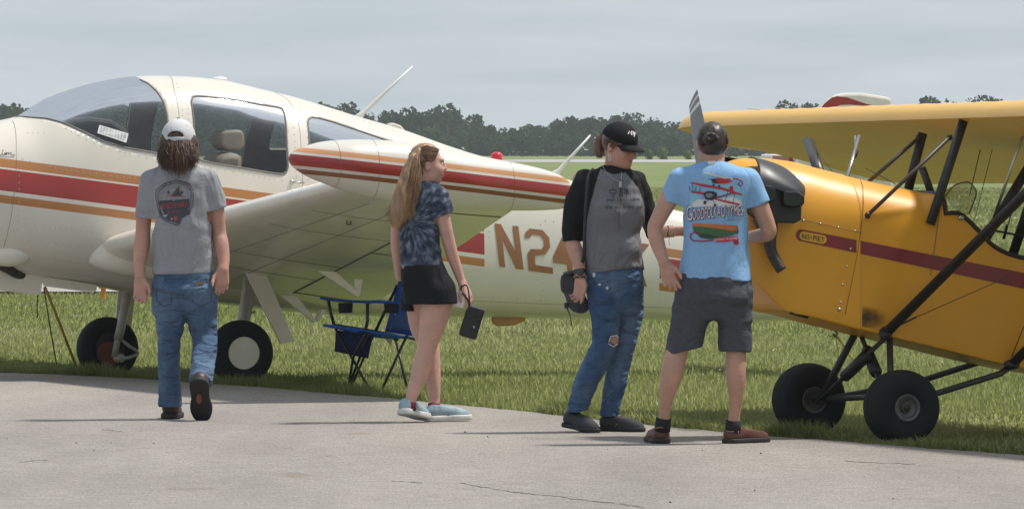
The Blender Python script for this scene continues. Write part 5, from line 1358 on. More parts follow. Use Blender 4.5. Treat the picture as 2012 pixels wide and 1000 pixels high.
class Head:
    def __init__(s, c, fwd, up=(0, 0, 1), sc=1.0):
        s.c = np.array(c, float); s.f = unit(fwd); u = np.array(up, float); s.u = unit(u - s.f * (u @ s.f)); s.r = np.cross(s.f, s.u); s.sc = sc
    def p(s, r, f, u): return s.c + (s.r * r + s.f * f + s.u * u) * s.sc
    @property
    def B(s): return (s.r, s.f, s.u)
    def skin(s, S, soft=1.0):
        q = s.sc; e = lambda r, f, u, R, k=.02, op='u': S.ell(s.p(r, f, u), tuple(x * q for x in R), s.B, k, op)
        e(0, -.012, .028, (.074, .093, .090)); e(0, .028, -.045, (.058, .066, .066), .04); e(0, .060, -.092, (.024, .022, .018), .03)
        for sg in (1, -1):
            e(sg * .036, .062, -.022, (.026, .026, .028), .03); e(sg * .045, .015, -.075, (.020, .035, .026), .03)
        e(0, .080, .036, (.046, .014, .012), .025)
        S.cap(s.p(0, .086, .022), s.p(0, .107, -.016), .0085 * q, .0115 * q, .014); e(0, .104, -.020, (.0125, .012, .009), .008)
        for sg in (1, -1):
            e(sg * .0125, .094, -.022, (.008, .010, .007), .007); e(sg * .032, .101, .010, (.020, .016, .012), .012, 's'); e(sg * .032, .079, .009, (.014, .010, .011), .004)
            e(sg * .077, -.008, -.004, (.013, .019, .032), .008); e(sg * .087, -.002, .002, (.007, .009, .016), .006, 's')
        e(0, .0905, -.050, (.022, .010, .0065), .006); e(0, .088, -.063, (.019, .010, .0068), .006); e(0, .101, -.0565, (.020, .010, .0018), .004, 's')
    def eyes(s, parent, o):
        wm = M['eye_white']; im = M['iris']
        for sg in (1, -1):
            c = s.p(sg * .032, .0800, .0085) - o; w = MB().ell(c, (.0125 * s.sc,) * 3, 14).build('eye', wm, parent); MB().ell(c + s.f * .0092 * s.sc, (.0062 * s.sc, .0062 * s.sc, .0062 * s.sc), 10).build('iris', im, w)
    def brow_lips(s, S_parent, o, hairm, smile=.004, lipm=None):
        for sg in (1, -1):
            P = [s.p(sg * a, f, u) - o for a, f, u in ((.014, .0935, .027), (.030, .0915, .0335), (.048, .078, .029))]
            MB().tube(cat(P, 4), [(.0032, .0016)] * 9, 6).build('eyebrow', hairm, S_parent)
            P = [s.p(sg * a, f, u) - o for a, f, u in ((.018, .0905, .0115), (.030, .0930, .0165), (.045, .082, .0125))]
            MB().tube(cat(P, 4), .0011, 5).build('eyelash', M['iris'], S_parent)
        lipm = lipm or M['lip']
        P = [s.p(a, f, u) - o for a, f, u in ((-.026, .086, -.055 + smile), (-.012, .0985, -.0525), (0, .1015, -.0535), (.012, .0985, -.0525), (.026, .086, -.055 + smile))]
        MB().tube(cat(P, 4), [(.0034, .0034)] * 17, 6).build('lip', lipm, S_parent)
        P = [s.p(a, f, u) - o for a, f, u in ((-.023, .086, -.0575 + smile), (-.011, .0965, -.0625), (0, .0985, -.064), (.011, .0965, -.0625), (.023, .086, -.0575 + smile))]
        MB().tube(cat(P, 4), [(.0042, .0042)] * 17, 6).build('lip', lipm, S_parent)
def strands(name, guides, n, m, parent, o, jit=.008, wav=.006, wf=40, r=.0022, seed=1, taper=.35, k=7):
    """guides: list of polylines with the same point count; hairs are blends between neighbouring guides"""
    g = np.random.default_rng(seed); G = [np.array(cat(q, k)) for q in guides]; V = []; F = []; b = 0
    for _ in range(n):
        a = g.uniform(0, len(G) - 1); i = min(int(a), len(G) - 2); t = a - i; P = G[i] * (1 - t) + G[i + 1] * t; P = P + g.normal(0, jit, 3) * np.linspace(.35, 1.2, len(P))[:, None]
        L = np.linspace(0, 1, len(P)); ph = g.uniform(0, 6.28, 3); w = g.uniform(.3, 1) * wav
        P = P + np.stack([np.sin(wf * L * .35 + ph[0]), np.sin(wf * L * .3 + ph[1]), .4 * np.sin(wf * L * .4 + ph[2])], -1) * w * np.minimum(1, L * 2)[:, None]
        e = g.uniform(.75, 1.0); P = P[:max(3, int(len(P) * e))]; m_ = len(P); R = r * g.uniform(.6, 1.4) * (1 - (1 - taper) * np.linspace(0, 1, m_) ** 3)
        for j in range(m_):
            tt = unit(P[min(j + 1, m_ - 1)] - P[max(j - 1, 0)]); s1 = unit(np.cross(tt, (.3, .9, .1))); s2 = np.cross(tt, s1)
            for q in range(3): th = q * 2.094; V.append(P[j] + (s1 * math.cos(th) + s2 * math.sin(th)) * R[j] - o)
        for j in range(m_ - 1):
            for q in range(3): F.append((b + j * 3 + q, b + j * 3 + (q + 1) % 3, b + (j + 1) * 3 + (q + 1) % 3, b + (j + 1) * 3 + q))
        b += m_ * 3
    return fast_mesh(name, np.array(V), np.array(F), m, parent, True, 4)
def shoe(parent, heel, d, up, L, W, H, upm, solem, o, tread=None, lace=None, name='shoe', accent=None, sole_h=.026):
    """heel = ground point under the heel centre, d = toe direction, up = shoe up"""
    d = unit(d); up = unit(np.array(up) - d * (np.array(up) @ d)); s = np.cross(up, d); hp = np.array(heel, float); q = lambda a, b, c: hp + d * a + s * b + up * c
    lo = hp - L - .06; hi = hp + L + .06; S = Sdf(lo, hi, .005)
    S.limb([q(.0, 0, H * .52), q(L * .30, 0, H * .58), q(L * .58, 0, H * .38), q(L * .80, 0, H * .22)], [W * .41, W * .42, W * .46, W * .42], .03, None)
    S.cap(q(.01, 0, H * .6), q(.03, 0, H * .98), W * .40, W * .38, .02); S.cut(q(0, 0, sole_h * .85), -up)
    S.cut(q(.03, 0, H), unit(up + d * .12))
    u = S.build(name, upm, parent, 1)
    T = Sdf(lo, hi, .005)
    T.limb([q(L * a, 0, sole_h * .5) for a in (0, .35, .62, .80)], [W * a for a in (.50, .46, .56, .48)], .01)
    T.cut(q(0, 0, sole_h), up); T.cut(q(0, 0, .001), -up); T.build('sole', solem, u, 0)
    u2 = u
    if lace is not None:
        mb = MB()
        for i in range(5):
            a = L * (.34 + .075 * i); hh = H * (.93 - .095 * i); mb.tube([q(a, -W * .22, hh - .006) - o, q(a + .006, 0, hh + .004) - o, q(a, W * .22, hh - .006) - o], .003, 5)
        mb.build('lace', lace, u)
    if accent is not None:
        mb = MB()
        for sg in (1, -1):
            for a0, a1 in ((.30, .40), (.42, .50), (.52, .58)): mb.tube([q(L * a0, sg * W * .40, H * .22) - o, q(L * a1, sg * W * .41, H * .5) - o, q(L * (a1 + .06), sg * W * .30, H * .66) - o], .0035, 5)
        mb.build('shoe_trim', accent, u)
    return u
def skin_mat(name, c):
    return mat(name, tuple(x * .97 for x in c), .52, var=.17, vscale=11, detail=7, col2=(min(1, c[0] * 1.10), c[1] * .95, c[2] * .92), bump=.0025, bscale=130, sss=.05)
M['skin_a'] = skin_mat('ruddy skin', (.53, .30, .23)); M['skin_b'] = skin_mat('pale skin', (.60, .375, .30)); M['skin_c'] = skin_mat('warm skin', (.54, .31, .23)); M['skin_d'] = skin_mat('lightly tanned skin', (.50, .30, .215))
M['eye_white'] = mat('eye white', (.62, .60, .58), .25, var=.02); M['iris'] = mat('dark iris', (.03, .022, .018), .2); M['lip'] = mat('lips', (.42, .15, .13), .4)
def hair_mat(name, c1, c2):
    m = mat(name, c1, .42, spec=.5, var=.3, vscale=30, stretch=(1, 1, .12), col2=c2); return m
M['hair_brown'] = hair_mat('long brown hair', (.045, .022, .014), (.150, .078, .046)); M['hair_blond'] = hair_mat('strawberry blond hair', (.21, .112, .056), (.40, .245, .135)); M['hair_light'] = hair_mat('light brown hair', (.12, .065, .038), (.23, .135, .078)); M['hair_dark'] = hair_mat('dark brown hair', (.018, .012, .010), (.075, .050, .038))
def folds(m, dist, sc=9, st=(1, 1, .5), lacu=4):
    """fold-scale relief over the fine weave"""
    N, L = m.node_tree.nodes, m.node_tree.links; b = N['Principled BSDF']; tc = N.new('ShaderNodeTexCoord'); mp = N.new('ShaderNodeMapping'); mp.inputs['Scale'].default_value = st; mp.inputs['Rotation'].default_value = (.15, .5, .1); L.new(tc.outputs['Object'], mp.inputs[0])
    n = N.new('ShaderNodeTexNoise'); n.inputs['Scale'].default_value = sc; n.inputs['Detail'].default_value = lacu; n.inputs['Roughness'].default_value = .45; n.inputs['Distortion'].default_value = .9; L.new(mp.outputs[0], n.inputs[0])
    bp = N.new('ShaderNodeBump'); bp.inputs['Distance'].default_value = dist; L.new(n.outputs[0], bp.inputs['Height'])
    old = b.inputs['Normal'].links
    if old: L.new(old[0].from_socket, bp.inputs['Normal'])
    L.new(bp.outputs[0], b.inputs['Normal']); return m
def cloth(name, c, var=.10, col2=None, vs=9, b=.0025, bs=420, rough=.85, fold=.05, fst=(1, 1, .5)): return folds(mat(name, c, rough, spec=.2, var=var, vscale=vs, bump=b, bscale=bs, col2=col2), fold, 9, fst)
def denim(name, c, fade, vs=5.5):
    m, N, L, b = new_mat(name); tc = N.new('ShaderNodeTexCoord')
    def nz(s, d, st=(1, 1, 1)):
        mp = N.new('ShaderNodeMapping'); mp.inputs['Scale'].default_value = st; L.new(tc.outputs['Object'], mp.inputs[0]); n = N.new('ShaderNodeTexNoise'); n.inputs['Scale'].default_value = s; n.inputs['Detail'].default_value = d; L.new(mp.outputs[0], n.inputs[0]); return n.outputs[0]
    r = N.new('ShaderNodeValToRGB'); e = r.color_ramp.elements; e[0].position = .40; e[0].color = (*c, 1); e[1].position = .68; e[1].color = (*fade, 1); L.new(nz(vs, 4, (1, 1, .55)), r.inputs[0])
    w = N.new('ShaderNodeMixRGB'); w.blend_type = 'OVERLAY'; w.inputs[0].default_value = .35; L.new(r.outputs[0], w.inputs[1]); L.new(nz(320, 2, (1, 1, .3)), w.inputs[2]); L.new(w.outputs[0], b.inputs['Base Color'])
    P_set(b, 'Roughness', .85); P_set(b, 'Specular IOR Level', .2)
    bp = N.new('ShaderNodeBump'); bp.inputs['Distance'].default_value = .004; L.new(nz(28, 4, (1, 1, 2.2)), bp.inputs['Height']); L.new(bp.outputs[0], b.inputs['Normal']); return folds(m, .055, 10, (.7, .7, 1.6))
class Fig:
    """one person: foot row gives the distance, photo points give the joints"""
    def __init__(s, foot_px, foot_py, label, group='people by the parked airplanes'):
        g = ground(foot_px, foot_py, TARZ); s.Y = g[1]; s.k = s.Y / FOC; s.o = g; s.root = thing('person', label, 'person', g, 0, group); bpy.context.view_layer.update()
    def J(s, px, py, dz=0.): return pix(px, py, s.Y + dz)
    def st(s, rows, dz=0.):
        """(row, left, right, half depth) -> loft stations"""
        out = []
        for r in rows:
            a = s.J(r[1], r[0], dz + (r[4] if len(r) > 4 else 0)); b = s.J(r[2], r[0], dz + (r[4] if len(r) > 4 else 0)); out.append((a[2], (a[0] + b[0]) / 2, a[1], (b[0] - a[0]) / 2, r[3]))
        return out
    def grid(s, x0, y0, x1, y1, d0, d1, h):
        a = s.J(x0, y1, 0); b = s.J(x1, y0, 0); return Sdf((a[0], s.Y + d0, a[2]), (b[0], s.Y + d1, b[2]), h)
# ------------------------------------------------------------------ grey shirt, white cap, seen from behind
def person_grey():
    f = Fig(345, 823, 'person with long brown hair, white trucker cap, grey printed shirt and blue jeans walking away'); J = f.J; o = f.o; R = f.root
    sk = M['skin_a']
    S = f.grid(250, 225, 465, 700, -.28, .3, .006)
    hd = Head(J(350, 275, .02), (0.03, 1, -.03)); hd.skin(S); S.cap(J(350, 300, .01), J(350, 345, 0), .060, .066, .03)
    tor = [(333, 310, 392, .075), (350, 290, 412, .10), (400, 304, 414, .11), (500, 306, 414, .105), (540, 304, 418, .11), (600, 308, 420, .115)]
    S.loft(f.st(tor), scale=.93)
    # arms hanging, slightly swung
    S.limb([J(290, 352), J(284, 400, .0), J(281, 455, .03), J(279, 480, .02), J(275, 515, -.02), J(275, 542, -.05)], [.046, .047, .044, .048, .038, .029], .02)
    S.limb([J(413, 352), J(424, 400), J(430, 455, .02), J(434, 480, .0), J(439, 510, -.03), J(438, 530, -.06)], [.046, .046, .043, .046, .037, .029], .02)
    hand(S, J(275.5, 545, -.05), (.02, -.06, -1), (1, -.15, 0), 1.02, (.42, .50, .55, .55), .5)
    hand(S, J(438, 527, -.06), (-.05, -.06, -1), (-1, -.15, 0), -1.02 if False else 1.02, (.45, .5, .55, .6), -.5)
    S.limb([J(334, 600), J(333, 690)], [.06, .03], .02); S.limb([J(394, 600), J(401, 680, -.02)], [.06, .03], .02)
    S.build('body', sk, R)
    # shirt
    T = f.grid(250, 300, 460, 560, -.26, .26, .006)
    T.loft(f.st([(322, 322, 380, .065), (330, 305, 396, .085), (342, 288, 413, .105), (360, 285, 416, .118), (385, 292, 414, .125), (430, 299, 417, .125), (480, 300, 418, .122), (520, 299, 419, .122), (539, 298, 421, .125)]), .03, 2.5)
    T.limb([J(297, 356), J(289, 390), J(284, 432)], [.060, .060, .058], .035); T.limb([J(410, 354), J(422, 385), J(430, 418)], [.062, .062, .057], .035)
    a = unit(J(284, 432) - J(297, 356)); T.near_cut(J(285, 428.5), a + np.array((.10, 0, 0)), .10); a = unit(J(428, 415) - J(408, 354)); T.near_cut(J(428, 412), a + np.array((-.12, 0, 0)), .10)
    T.cut(J(360, 537.5), (0, 0, -1))
    T.wrinkle(.006, waves(3, 26, (1.2, 1, .55))); T.wrinkle(.003, waves(4, 60, (1, 1, .7)))
    shirt = T.build('shirt', cloth('heather grey jersey', (.31, .315, .335), .07, vs=120), R)
    # jeans
    T = f.grid(285, 520, 445, 812, -.48, .3, .0065)
    T.loft(f.st([(528, 301, 419, .115), (545, 301, 421, .12), (570, 299, 424, .132, -.01), (595, 302, 424, .110, -.01), (616, 308, 420, .075)]), .03, 2.5)
    T.limb([J(334, 598), J(334, 640), J(332, 668), J(331, 700), J(333, 750, .02), J(335, 800, .02)], [.098, .083, .068, .066, .067, .073], .03)
    T.limb([J(393, 598), J(398, 640, -.0), J(402, 668, -.03), J(402, 690, -.08), J(398, 720, -.18), J(393, 752, -.28)], [.098, .084, .074, .074, .070, .070], .03)
    T.near_cut(J(335, 799, .02), (0, 0, -1), .14); T.near_cut(J(392, 752, -.28), unit(J(392, 752, -.28) - J(399, 715, -.17)), .13)
    T.wrinkle(.0050, waves(8, 30, (.7, .7, 1.7))); T.wrinkle(.0035, waves(9, 62, (.6, .6, 1.9)))
    jm = denim('mid blue denim', (.060, .105, .180), (.135, .205, .300)); jeans = T.build('jeans', jm, R)
    bpy.context.view_layer.update(); pj = Print(jeans, .0025); seam = mat('dark denim seam', (.035, .060, .105), .9)
    for P in ([(307, 556), (308, 590), (320, 602), (336, 597), (340, 556), (307, 556)], [(377, 556), (378, 594), (397, 602), (415, 592), (417, 556), (377, 556)], [(302, 547), (360, 549), (420, 547)], [(360, 549), (361, 612)]): pj.line(P, 1.6, seam, 'pocket_seam')
    pj.poly([(383, 554), (400, 552), (400.5, 559), (383.5, 560.5)], mat('brown leather patch', (.075, .035, .025), .6), 'leather_patch', .004, 1)
    for x in (322, 372, 408): pj.line([(x, 541), (x, 553)], 4, jm, 'belt_loop', .005)
    # boots
    bm_ = mat('dark brown leather', (.048, .028, .020), .5, var=.3); sm_ = mat('black rubber sole', (.016, .015, .015), .7, bump=.004, bscale=70)
    h = J(335, 822.5, 0); h[2] = TARZ; shoe(R, h + (0, .035, 0), (.02, 1, 0), (0, 0, 1), .30, .118, .12, bm_, sm_, o, name='boot', sole_h=.034)
    toe = J(397, 823, -.20); heel = J(391.5, 760, -.36); d = unit(toe - heel + (0, 0, 0)); upv = unit(np.cross(d, (1, 0, 0))); upv = upv if upv[1] > 0 else -upv
    # the lifted boot shows its sole to the camera
    bt = shoe(R, heel, d, upv, .275, .118, .11, bm_, sm_, o, name='boot', sole_h=.030)
    MB().ell(J(391, 783, -.335) - o, (.017, .004, .030), 12).build('sole_mark', mat('faded orange rubber', (.16, .045, .015), .7), bt)
    # hair
    S = f.grid(305, 245, 397, 360, -.2, .2, .006)
    S.ell(J(350, 278, .0), (.100, .112, .10), None, .03); S.limb([J(330, 285, -.02), J(333, 312, -.05)], [.062, .040], .03); S.limb([J(350, 290, -.04), J(351, 328, -.07)], [.066, .032], .03); S.limb([J(371, 285, -.02), J(368, 312, -.05)], [.058, .038], .03); S.ell(J(350, 265, .12), (.08, .09, .12), None, .03, 's')
    S.wrinkle(.007, waves(12, 55, (1.6, 1, .5))); S.build('hair', M['hair_brown'], R)
    gd = [[J(x0, 277, d0 + .006), J(x0 + dx * .5, 292, d0 - .02), J(x0 + dx, 312, d0 - .04), J(x1, y1, d0 - .05)] for x0, dx, x1, y1, d0 in ((318, -5, 317, 322, .02), (320, -4, 320, 334, -.06), (328, -2, 330, 338, -.10), (340, -1, 342, 345, -.115), (350, 0, 350, 355, -.12), (360, 1, 357, 347, -.115), (370, 1, 366, 338, -.10), (379, 4, 380, 331, -.06), (382, 4, 385, 320, .02))]
    strands('hair', gd, 820, M['hair_brown'], R, o, .008, .009, 46, .0017, 3, .3)
    # cap
    wm = mat('white cap mesh', (.60, .59, .60), .8, var=.06, bump=.003, bscale=260)
    S = f.grid(305, 225, 397, 290, -.2, .3, .005)
    S.ell(J(350.5, 272, .0), (.1025, .118, .116), None, .01); S.ell(J(350.5, 272, .0), (.095, .110, .108), None, .004, 's'); S.cut(J(350, 275, 0), (0, .10, -1))
    T2 = lambda X, Y, Z: np.maximum(np.sqrt(((X - hole[0]) / .046) ** 2 + ((Z - hole[2]) / .031) ** 2) * .035 - .035, np.maximum(hole[2] - Z, Y - hole[1] - .05)); hole = J(345, 268.8, -.10)
    S.put(T2, hole - .07, hole + .07, .004, 's'); cp = S.build('cap', wm, R)
    mb = MB(); b0 = hd.p(0, .10, .045) - o; P = [b0 + (.09 * math.sin(t), .02 + .10 * math.cos(t) - .05, .01) for t in np.linspace(-1.5, 1.5, 12)]; mb.prism(P, (0, 0, .006)); mb.build('cap_brim', wm, cp)
    mb = MB(); mb.tube([J(350 + 1.2 * i, 234 + 7 * i, -.012 - .035 * i ** .8) - o - (0, .004, -.001) for i in range(4)], .0022, 5); mb.build('cap_seam', mat('white stitching', (.72, .71, .71), .8), cp); MB().ell(J(350, 233.5, 0) - o, (.010, .010, .007), 10).build('cap_button', M['black'], cp)
    # shirt print: shield badge with a fin
    bpy.context.view_layer.update(); pr = Print(shirt, .0022)
    g1 = mat('charcoal badge print', (.060, .066, .082), .9); g2 = mat('light grey badge print', (.36, .365, .38), .9); rd = mat('faded red print', (.42, .07, .055), .9)
    oc = lambda s: [(343 + (x - 343) * s, 397 + (y - 397) * s) for x, y in ((346, 351), (372, 358), (383, 372), (381, 402), (375, 420), (359, 430), (356, 440), (348, 446), (326, 437), (312, 425), (307, 405), (303, 385), (304, 372), (322, 358))]
    pr.poly(oc(1.0), g2, 'shirt_print', .0022, 4); pr.poly(oc(.965), g1, 'shirt_print', .0027, 4); pr.poly(oc(.935), mat('mid grey badge ring', (.20, .205, .22), .9), 'shirt_print', .0032, 4); pr.poly(oc(.825), g1, 'shirt_print', .0035, 4); pr.poly(oc(.80), mat('grey badge field', (.235, .24, .255), .9), 'shirt_print', .0038, 4)
    arc = [(313, 377), (322, 364.5), (335, 357.5), (347, 355), (360, 358), (371, 364)]
    words = 'FALMER IN PARADISE'
    def along(P, q):
        P = np.array(P, float); L = np.r_[0, np.cumsum(np.hypot(*np.diff(P, axis=0).T))]; t = q * L[-1]; i = min(np.searchsorted(L, t, 'right') - 1, len(P) - 2); u = (t - L[i]) / (L[i + 1] - L[i]); d = (P[i + 1] - P[i]) / (L[i + 1] - L[i]); return P[i] + (P[i + 1] - P[i]) * u, d
    for i, ch in enumerate('PALMED IN PARADISE'):
        if ch == ' ': continue
        p, d = along(arc, (i + .5) / 18); nn = np.array((d[1], -d[0])); w = 1.25; h = 2.1; pr.text(ch, [p - d * w - nn * h, p + d * w - nn * h, p + d * w + nn * h, p - d * w + nn * h], g1, 'shirt_lettering', .0040, 0)
    arc2 = [(313, 424), (322, 431.5), (335, 438), (347, 442), (354, 440)]
    for i, ch in enumerate('ISLAND LAGER'):
        if ch == ' ': continue
        p, d = along(arc2, (i + .5) / 12); nn = np.array((d[1], -d[0])); w = 1.2; h = 2.0; pr.text(ch, [p - d * w - nn * h, p + d * w - nn * h, p + d * w + nn * h, p - d * w + nn * h], g1, 'shirt_lettering', .0040, 0)
    pr.poly([(335, 386), (341, 378), (347, 371), (353, 367), (352, 374), (355, 381), (359, 386)], g1, 'shirt_print', .0045, 2); pr.line([(326, 386), (334, 384), (343, 386.5), (352, 384.5), (366, 387)], 1.3, rd, 'shirt_print', .0046); pr.line([(341, 383), (345, 375), (350, 371)], 1.6, rd, 'shirt_print', .0048)
    for x in (331, 357): pr.poly([(x + 2.4 * math.cos(t), 378 + 3.2 * math.sin(t)) for t in np.linspace(0, 6.28, 9)[:-1]], g1, 'shirt_print', .0045, 0)
    pr.poly([(310, 395), (372, 391), (373, 421), (357, 428), (352, 440), (330, 433), (314, 421)], g1, 'shirt_print', .0044, 3)
    pr.line([(310, 396), (373, 392.5)], 1.1, g2, 'shirt_print', .005); pr.line([(313, 416), (371, 410.5)], 1.3, g2, 'shirt_print', .005)
    pr.text('LANDSHARK', [(312.5, 411.5), (370, 406.5), (370, 396), (312.5, 399.5)], rd, 'shirt_lettering', .0056, 1)
    pr.text('Lager', [(331, 421), (362, 417.5), (362, 410.5), (331, 413.5)], rd, 'shirt_lettering', .0056, 1)
    for P in ([(318, 424), (330, 421), (326, 427)], [(341, 427), (347, 424), (350, 430), (343, 436)], [(334, 430), (340, 428), (338, 433)]): pr.poly(P, rd if P[0][0] > 340 else g2, 'shirt_print', .0052, 0)
    pr.line([(297, 534), (360, 535.5), (421, 534.5)], .7, mat('grey hem seam', (.19, .195, .21), .9), 'hem_seam')
person_grey()
# ------------------------------------------------------------------ young woman with the long ponytail
def person_ponytail():
    f = Fig(830, 829, 'person with a long strawberry blond ponytail in a blue tie dye shirt and black shorts'); J = f.J; o = f.o; R = f.root; sk = M['skin_b']
    S = f.grid(762, 275, 962, 812, -.25, .42, .006)
    hd = Head(J(840, 324, .02), (.985, .13, -.05), (0.04, -.05, 1), .98); hd.skin(S); S.cap(J(832, 340, .01), J(828, 375, 0), .045, .052, .03)
    S.loft(f.st([(372, 805, 862, .07), (400, 794, 868, .09), (450, 792, 858, .085), (500, 794, 862, .09), (560, 796, 880, .10), (590, 800, 886, .10)]), .03, 2.3, 0, 0, scale=.93)
    S.limb([J(866, 392, -.02), J(872, 435, -.03), J(883, 480, -.02), J(890, 505, -.01), J(902, 540, .0), J(908, 556, .0)], [.046, .042, .037, .035, .027, .023], .02)
    S.limb([J(786, 400, .10), J(780, 450, .12), J(779, 485, .13), J(785, 545, .16)], [.042, .036, .033, .024], .02)
    hand(S, J(909, 556, .0), (.42, -.06, -1), (-.55, -.75, -.1), .92, (.16, .20, .24, .22), .35, .08)
    S.limb([J(858, 585, -.02), J(855, 612, -.02), J(849, 640, -.03), J(842, 668, -.03), J(837, 690, -.03), J(832, 708, -.04), J(825, 735, -.05), J(816, 760, -.07), J(809, 778, -.09), J(805, 796, -.10)], [.100, .090, .076, .061, .054, .057, .052, .042, .033, .030], .02)
    S.limb([J(826, 590, .10), J(829, 640, .12), J(843, 675, .12), J(847, 705, .11), J(850, 735, .10), J(853, 765, .09), J(854, 785, .09), J(853, 800, .08)], [.088, .072, .058, .053, .047, .037, .031, .030], .02)
    S.build('body', sk, R); hd.eyes(R, o); hd.brow_lips(R, o, M['hair_blond'], .004)
    # shirt
    T = f.grid(762, 350, 912, 545, -.25, .3, .0055)
    T.loft(f.st([(356, 814, 850, .055), (366, 803, 866, .075), (380, 795, 880, .095), (400, 789, 879, .105), (430, 786, 868, .105), (470, 785, 864, .10), (500, 786, 867, .105), (522, 787, 873, .112), (532, 788, 876, .115)]), .03, 2.3)
    T.limb([J(862, 385, -.02), J(871, 408, -.02), J(875, 428, -.03)], [.054, .056, .053], .03); T.limb([J(795, 388, .09), J(786, 425, .11)], [.05, .048], .03)
    T.near_cut(J(874, 422, -.025), unit((.30, 0, -1)) + np.array((.12, 0, 0)), .09); T.near_cut(J(787, 420, .11), (-.2, 0, -1), .07)
    T.cut(J(820, 528, 0), unit((.06, 0, -1)))
    T.wrinkle(.0045, waves(23, 34, (1, 1, .8))); T.wrinkle(.003, waves(24, 80, (.8, 1, 1.2)))
    # tie dye: rays from a knot on the back
    m, N, L, b = new_mat('blue tie dye jersey'); tc = N.new('ShaderNodeTexCoord'); c0 = J(806, 438, -.1) - o
    sub = N.new('ShaderNodeVectorMath'); sub.operation = 'SUBTRACT'; L.new(tc.outputs['Object'], sub.inputs[0]); sub.inputs[1].default_value = tuple(c0)
    xyz = N.new('ShaderNodeSeparateXYZ'); L.new(sub.outputs[0], xyz.inputs[0]); at = N.new('ShaderNodeMath'); at.operation = 'ARCTAN2'; L.new(xyz.outputs[2], at.inputs[0]); L.new(xyz.outputs[0], at.inputs[1])
    ln = N.new('ShaderNodeVectorMath'); ln.operation = 'LENGTH'; L.new(sub.outputs[0], ln.inputs[0])
    cmb = N.new('ShaderNodeCombineXYZ'); ma = N.new('ShaderNodeMath'); ma.operation = 'MULTIPLY'; ma.inputs[1].default_value = 4.2; L.new(at.outputs[0], ma.inputs[0]); L.new(ma.outputs[0], cmb.inputs[0])
    ml = N.new('ShaderNodeMath'); ml.operation = 'MULTIPLY'; ml.inputs[1].default_value = 9; L.new(ln.outputs['Value'], ml.inputs[0]); L.new(ml.outputs[0], cmb.inputs[1])
    n1 = N.new('ShaderNodeTexNoise'); n1.inputs['Scale'].default_value = 1.5; n1.inputs['Detail'].default_value = 4; L.new(cmb.outputs[0], n1.inputs[0])
    n2 = N.new('ShaderNodeTexNoise'); n2.inputs['Scale'].default_value = 26; n2.inputs['Detail'].default_value = 4; L.new(tc.outputs['Object'], n2.inputs[0])
    ad = N.new('ShaderNodeMixRGB'); ad.inputs[0].default_value = .38; L.new(n1.outputs[0], ad.inputs[1]); L.new(n2.outputs[0], ad.inputs[2])
    r = N.new('ShaderNodeValToRGB'); e = r.color_ramp.elements; e[0].position = .38; e[0].color = (.020, .026, .042, 1); e[1].position = .62; e[1].color = (.20, .235, .30, 1); q = e.new(.5); q.color = (.062, .080, .118, 1)
    L.new(ad.outputs[0], r.inputs[0]); L.new(r.outputs[0], b.inputs['Base Color']); P_set(b, 'Roughness', .88); P_set(b, 'Specular IOR Level', .2)
    T.build('shirt', m, R)
    # shorts
    T = f.grid(775, 512, 912, 625, -.28, .35, .006)
    T.loft(f.st([(520, 789, 873, .113), (535, 788, 879, .12), (560, 789, 889, .132, .01), (585, 792, 895, .138, .02), (598, 793, 897, .13, .02)]), .03, 2.4)
    T.limb([J(856, 575, -.03), J(860, 612, -.03)], [.118, .118], .02); T.limb([J(812, 580, .08), J(808, 620, .08)], [.070, .066], .02)
    T.cut(J(826, 606, 0), unit((.16, -.12, -1))) if False else None
    T.near_cut(J(858, 597, -.03), unit((.02, 0, -1)), .15); T.near_cut(J(808, 612, .08), unit((-.05, 0, -1)), .10); T.cut(J(820, 613, 0), (0, 0, -1))
    T.wrinkle(.005, waves(33, 26, (1.2, 1, .6))); T.build('shorts', cloth('black running cloth', (.014, .014, .016), .2), R)
    # shoes and socks
    so = mat('burgundy sock', (.16, .012, .045), .9); up = mat('pale teal mesh', (.29, .395, .435), .75, var=.32, vscale=22, bump=.003, bscale=160); ws = mat('white foam sole', (.60, .60, .58), .6, var=.1, vscale=30)
    for P in ((J(806, 790, -.10), J(804, 806, -.105)), (J(853, 792, .085), J(852, 812, .08))): MB().tube([P[0] - o, P[1] - o], [.036, .040], 14).build('sock', so, R)
    tl = mat('teal trim', (.10, .26, .33), .7)
    heel = J(797, 815, -.12); toe = J(834, 828, .05); toe[2] = max(toe[2], TARZ + .012); d = unit(toe - heel); shoe(R, heel, d, unit((-.12, .0, 1)), .255, .098, .095, up, ws, o, lace=ws, accent=tl, name='sneaker', sole_h=.034)
    heel = J(848, 824, .07); heel[2] = TARZ + .002; shoe(R, heel, unit((.93, .36, .02)), (0, 0, 1), .255, .096, .095, up, ws, o, lace=ws, accent=tl, name='sneaker', sole_h=.034)
    # hair: skull cap of hair, tied at the crown, long tail
    hm = M['hair_blond']; S = Sdf(hd.c - .2, hd.c + .2, .005)
    S.ell(hd.p(0, -.018, .036), (.081, .096, .092), hd.B, .02); S.cut(hd.p(0, .056, .075), unit(hd.f * 1 - hd.u * .45)); S.cut(hd.p(0, .012, .010), unit(hd.f * .75 - hd.u * .9)); S.cut(hd.p(0, -.03, -.055), unit(-hd.u)); [S.ell(hd.p(sg * .09, -.004, -.004), (.026, .026, .036), hd.B, .006, 's') for sg in (1, -1)]
    S.wrinkle(.0025, waves(41, 130, (1, 1, .35))); S.build('hair', hm, R)
    tie = J(820, 300, -.045)
    S = f.grid(745, 285, 850, 455, -.25, .12, .006)
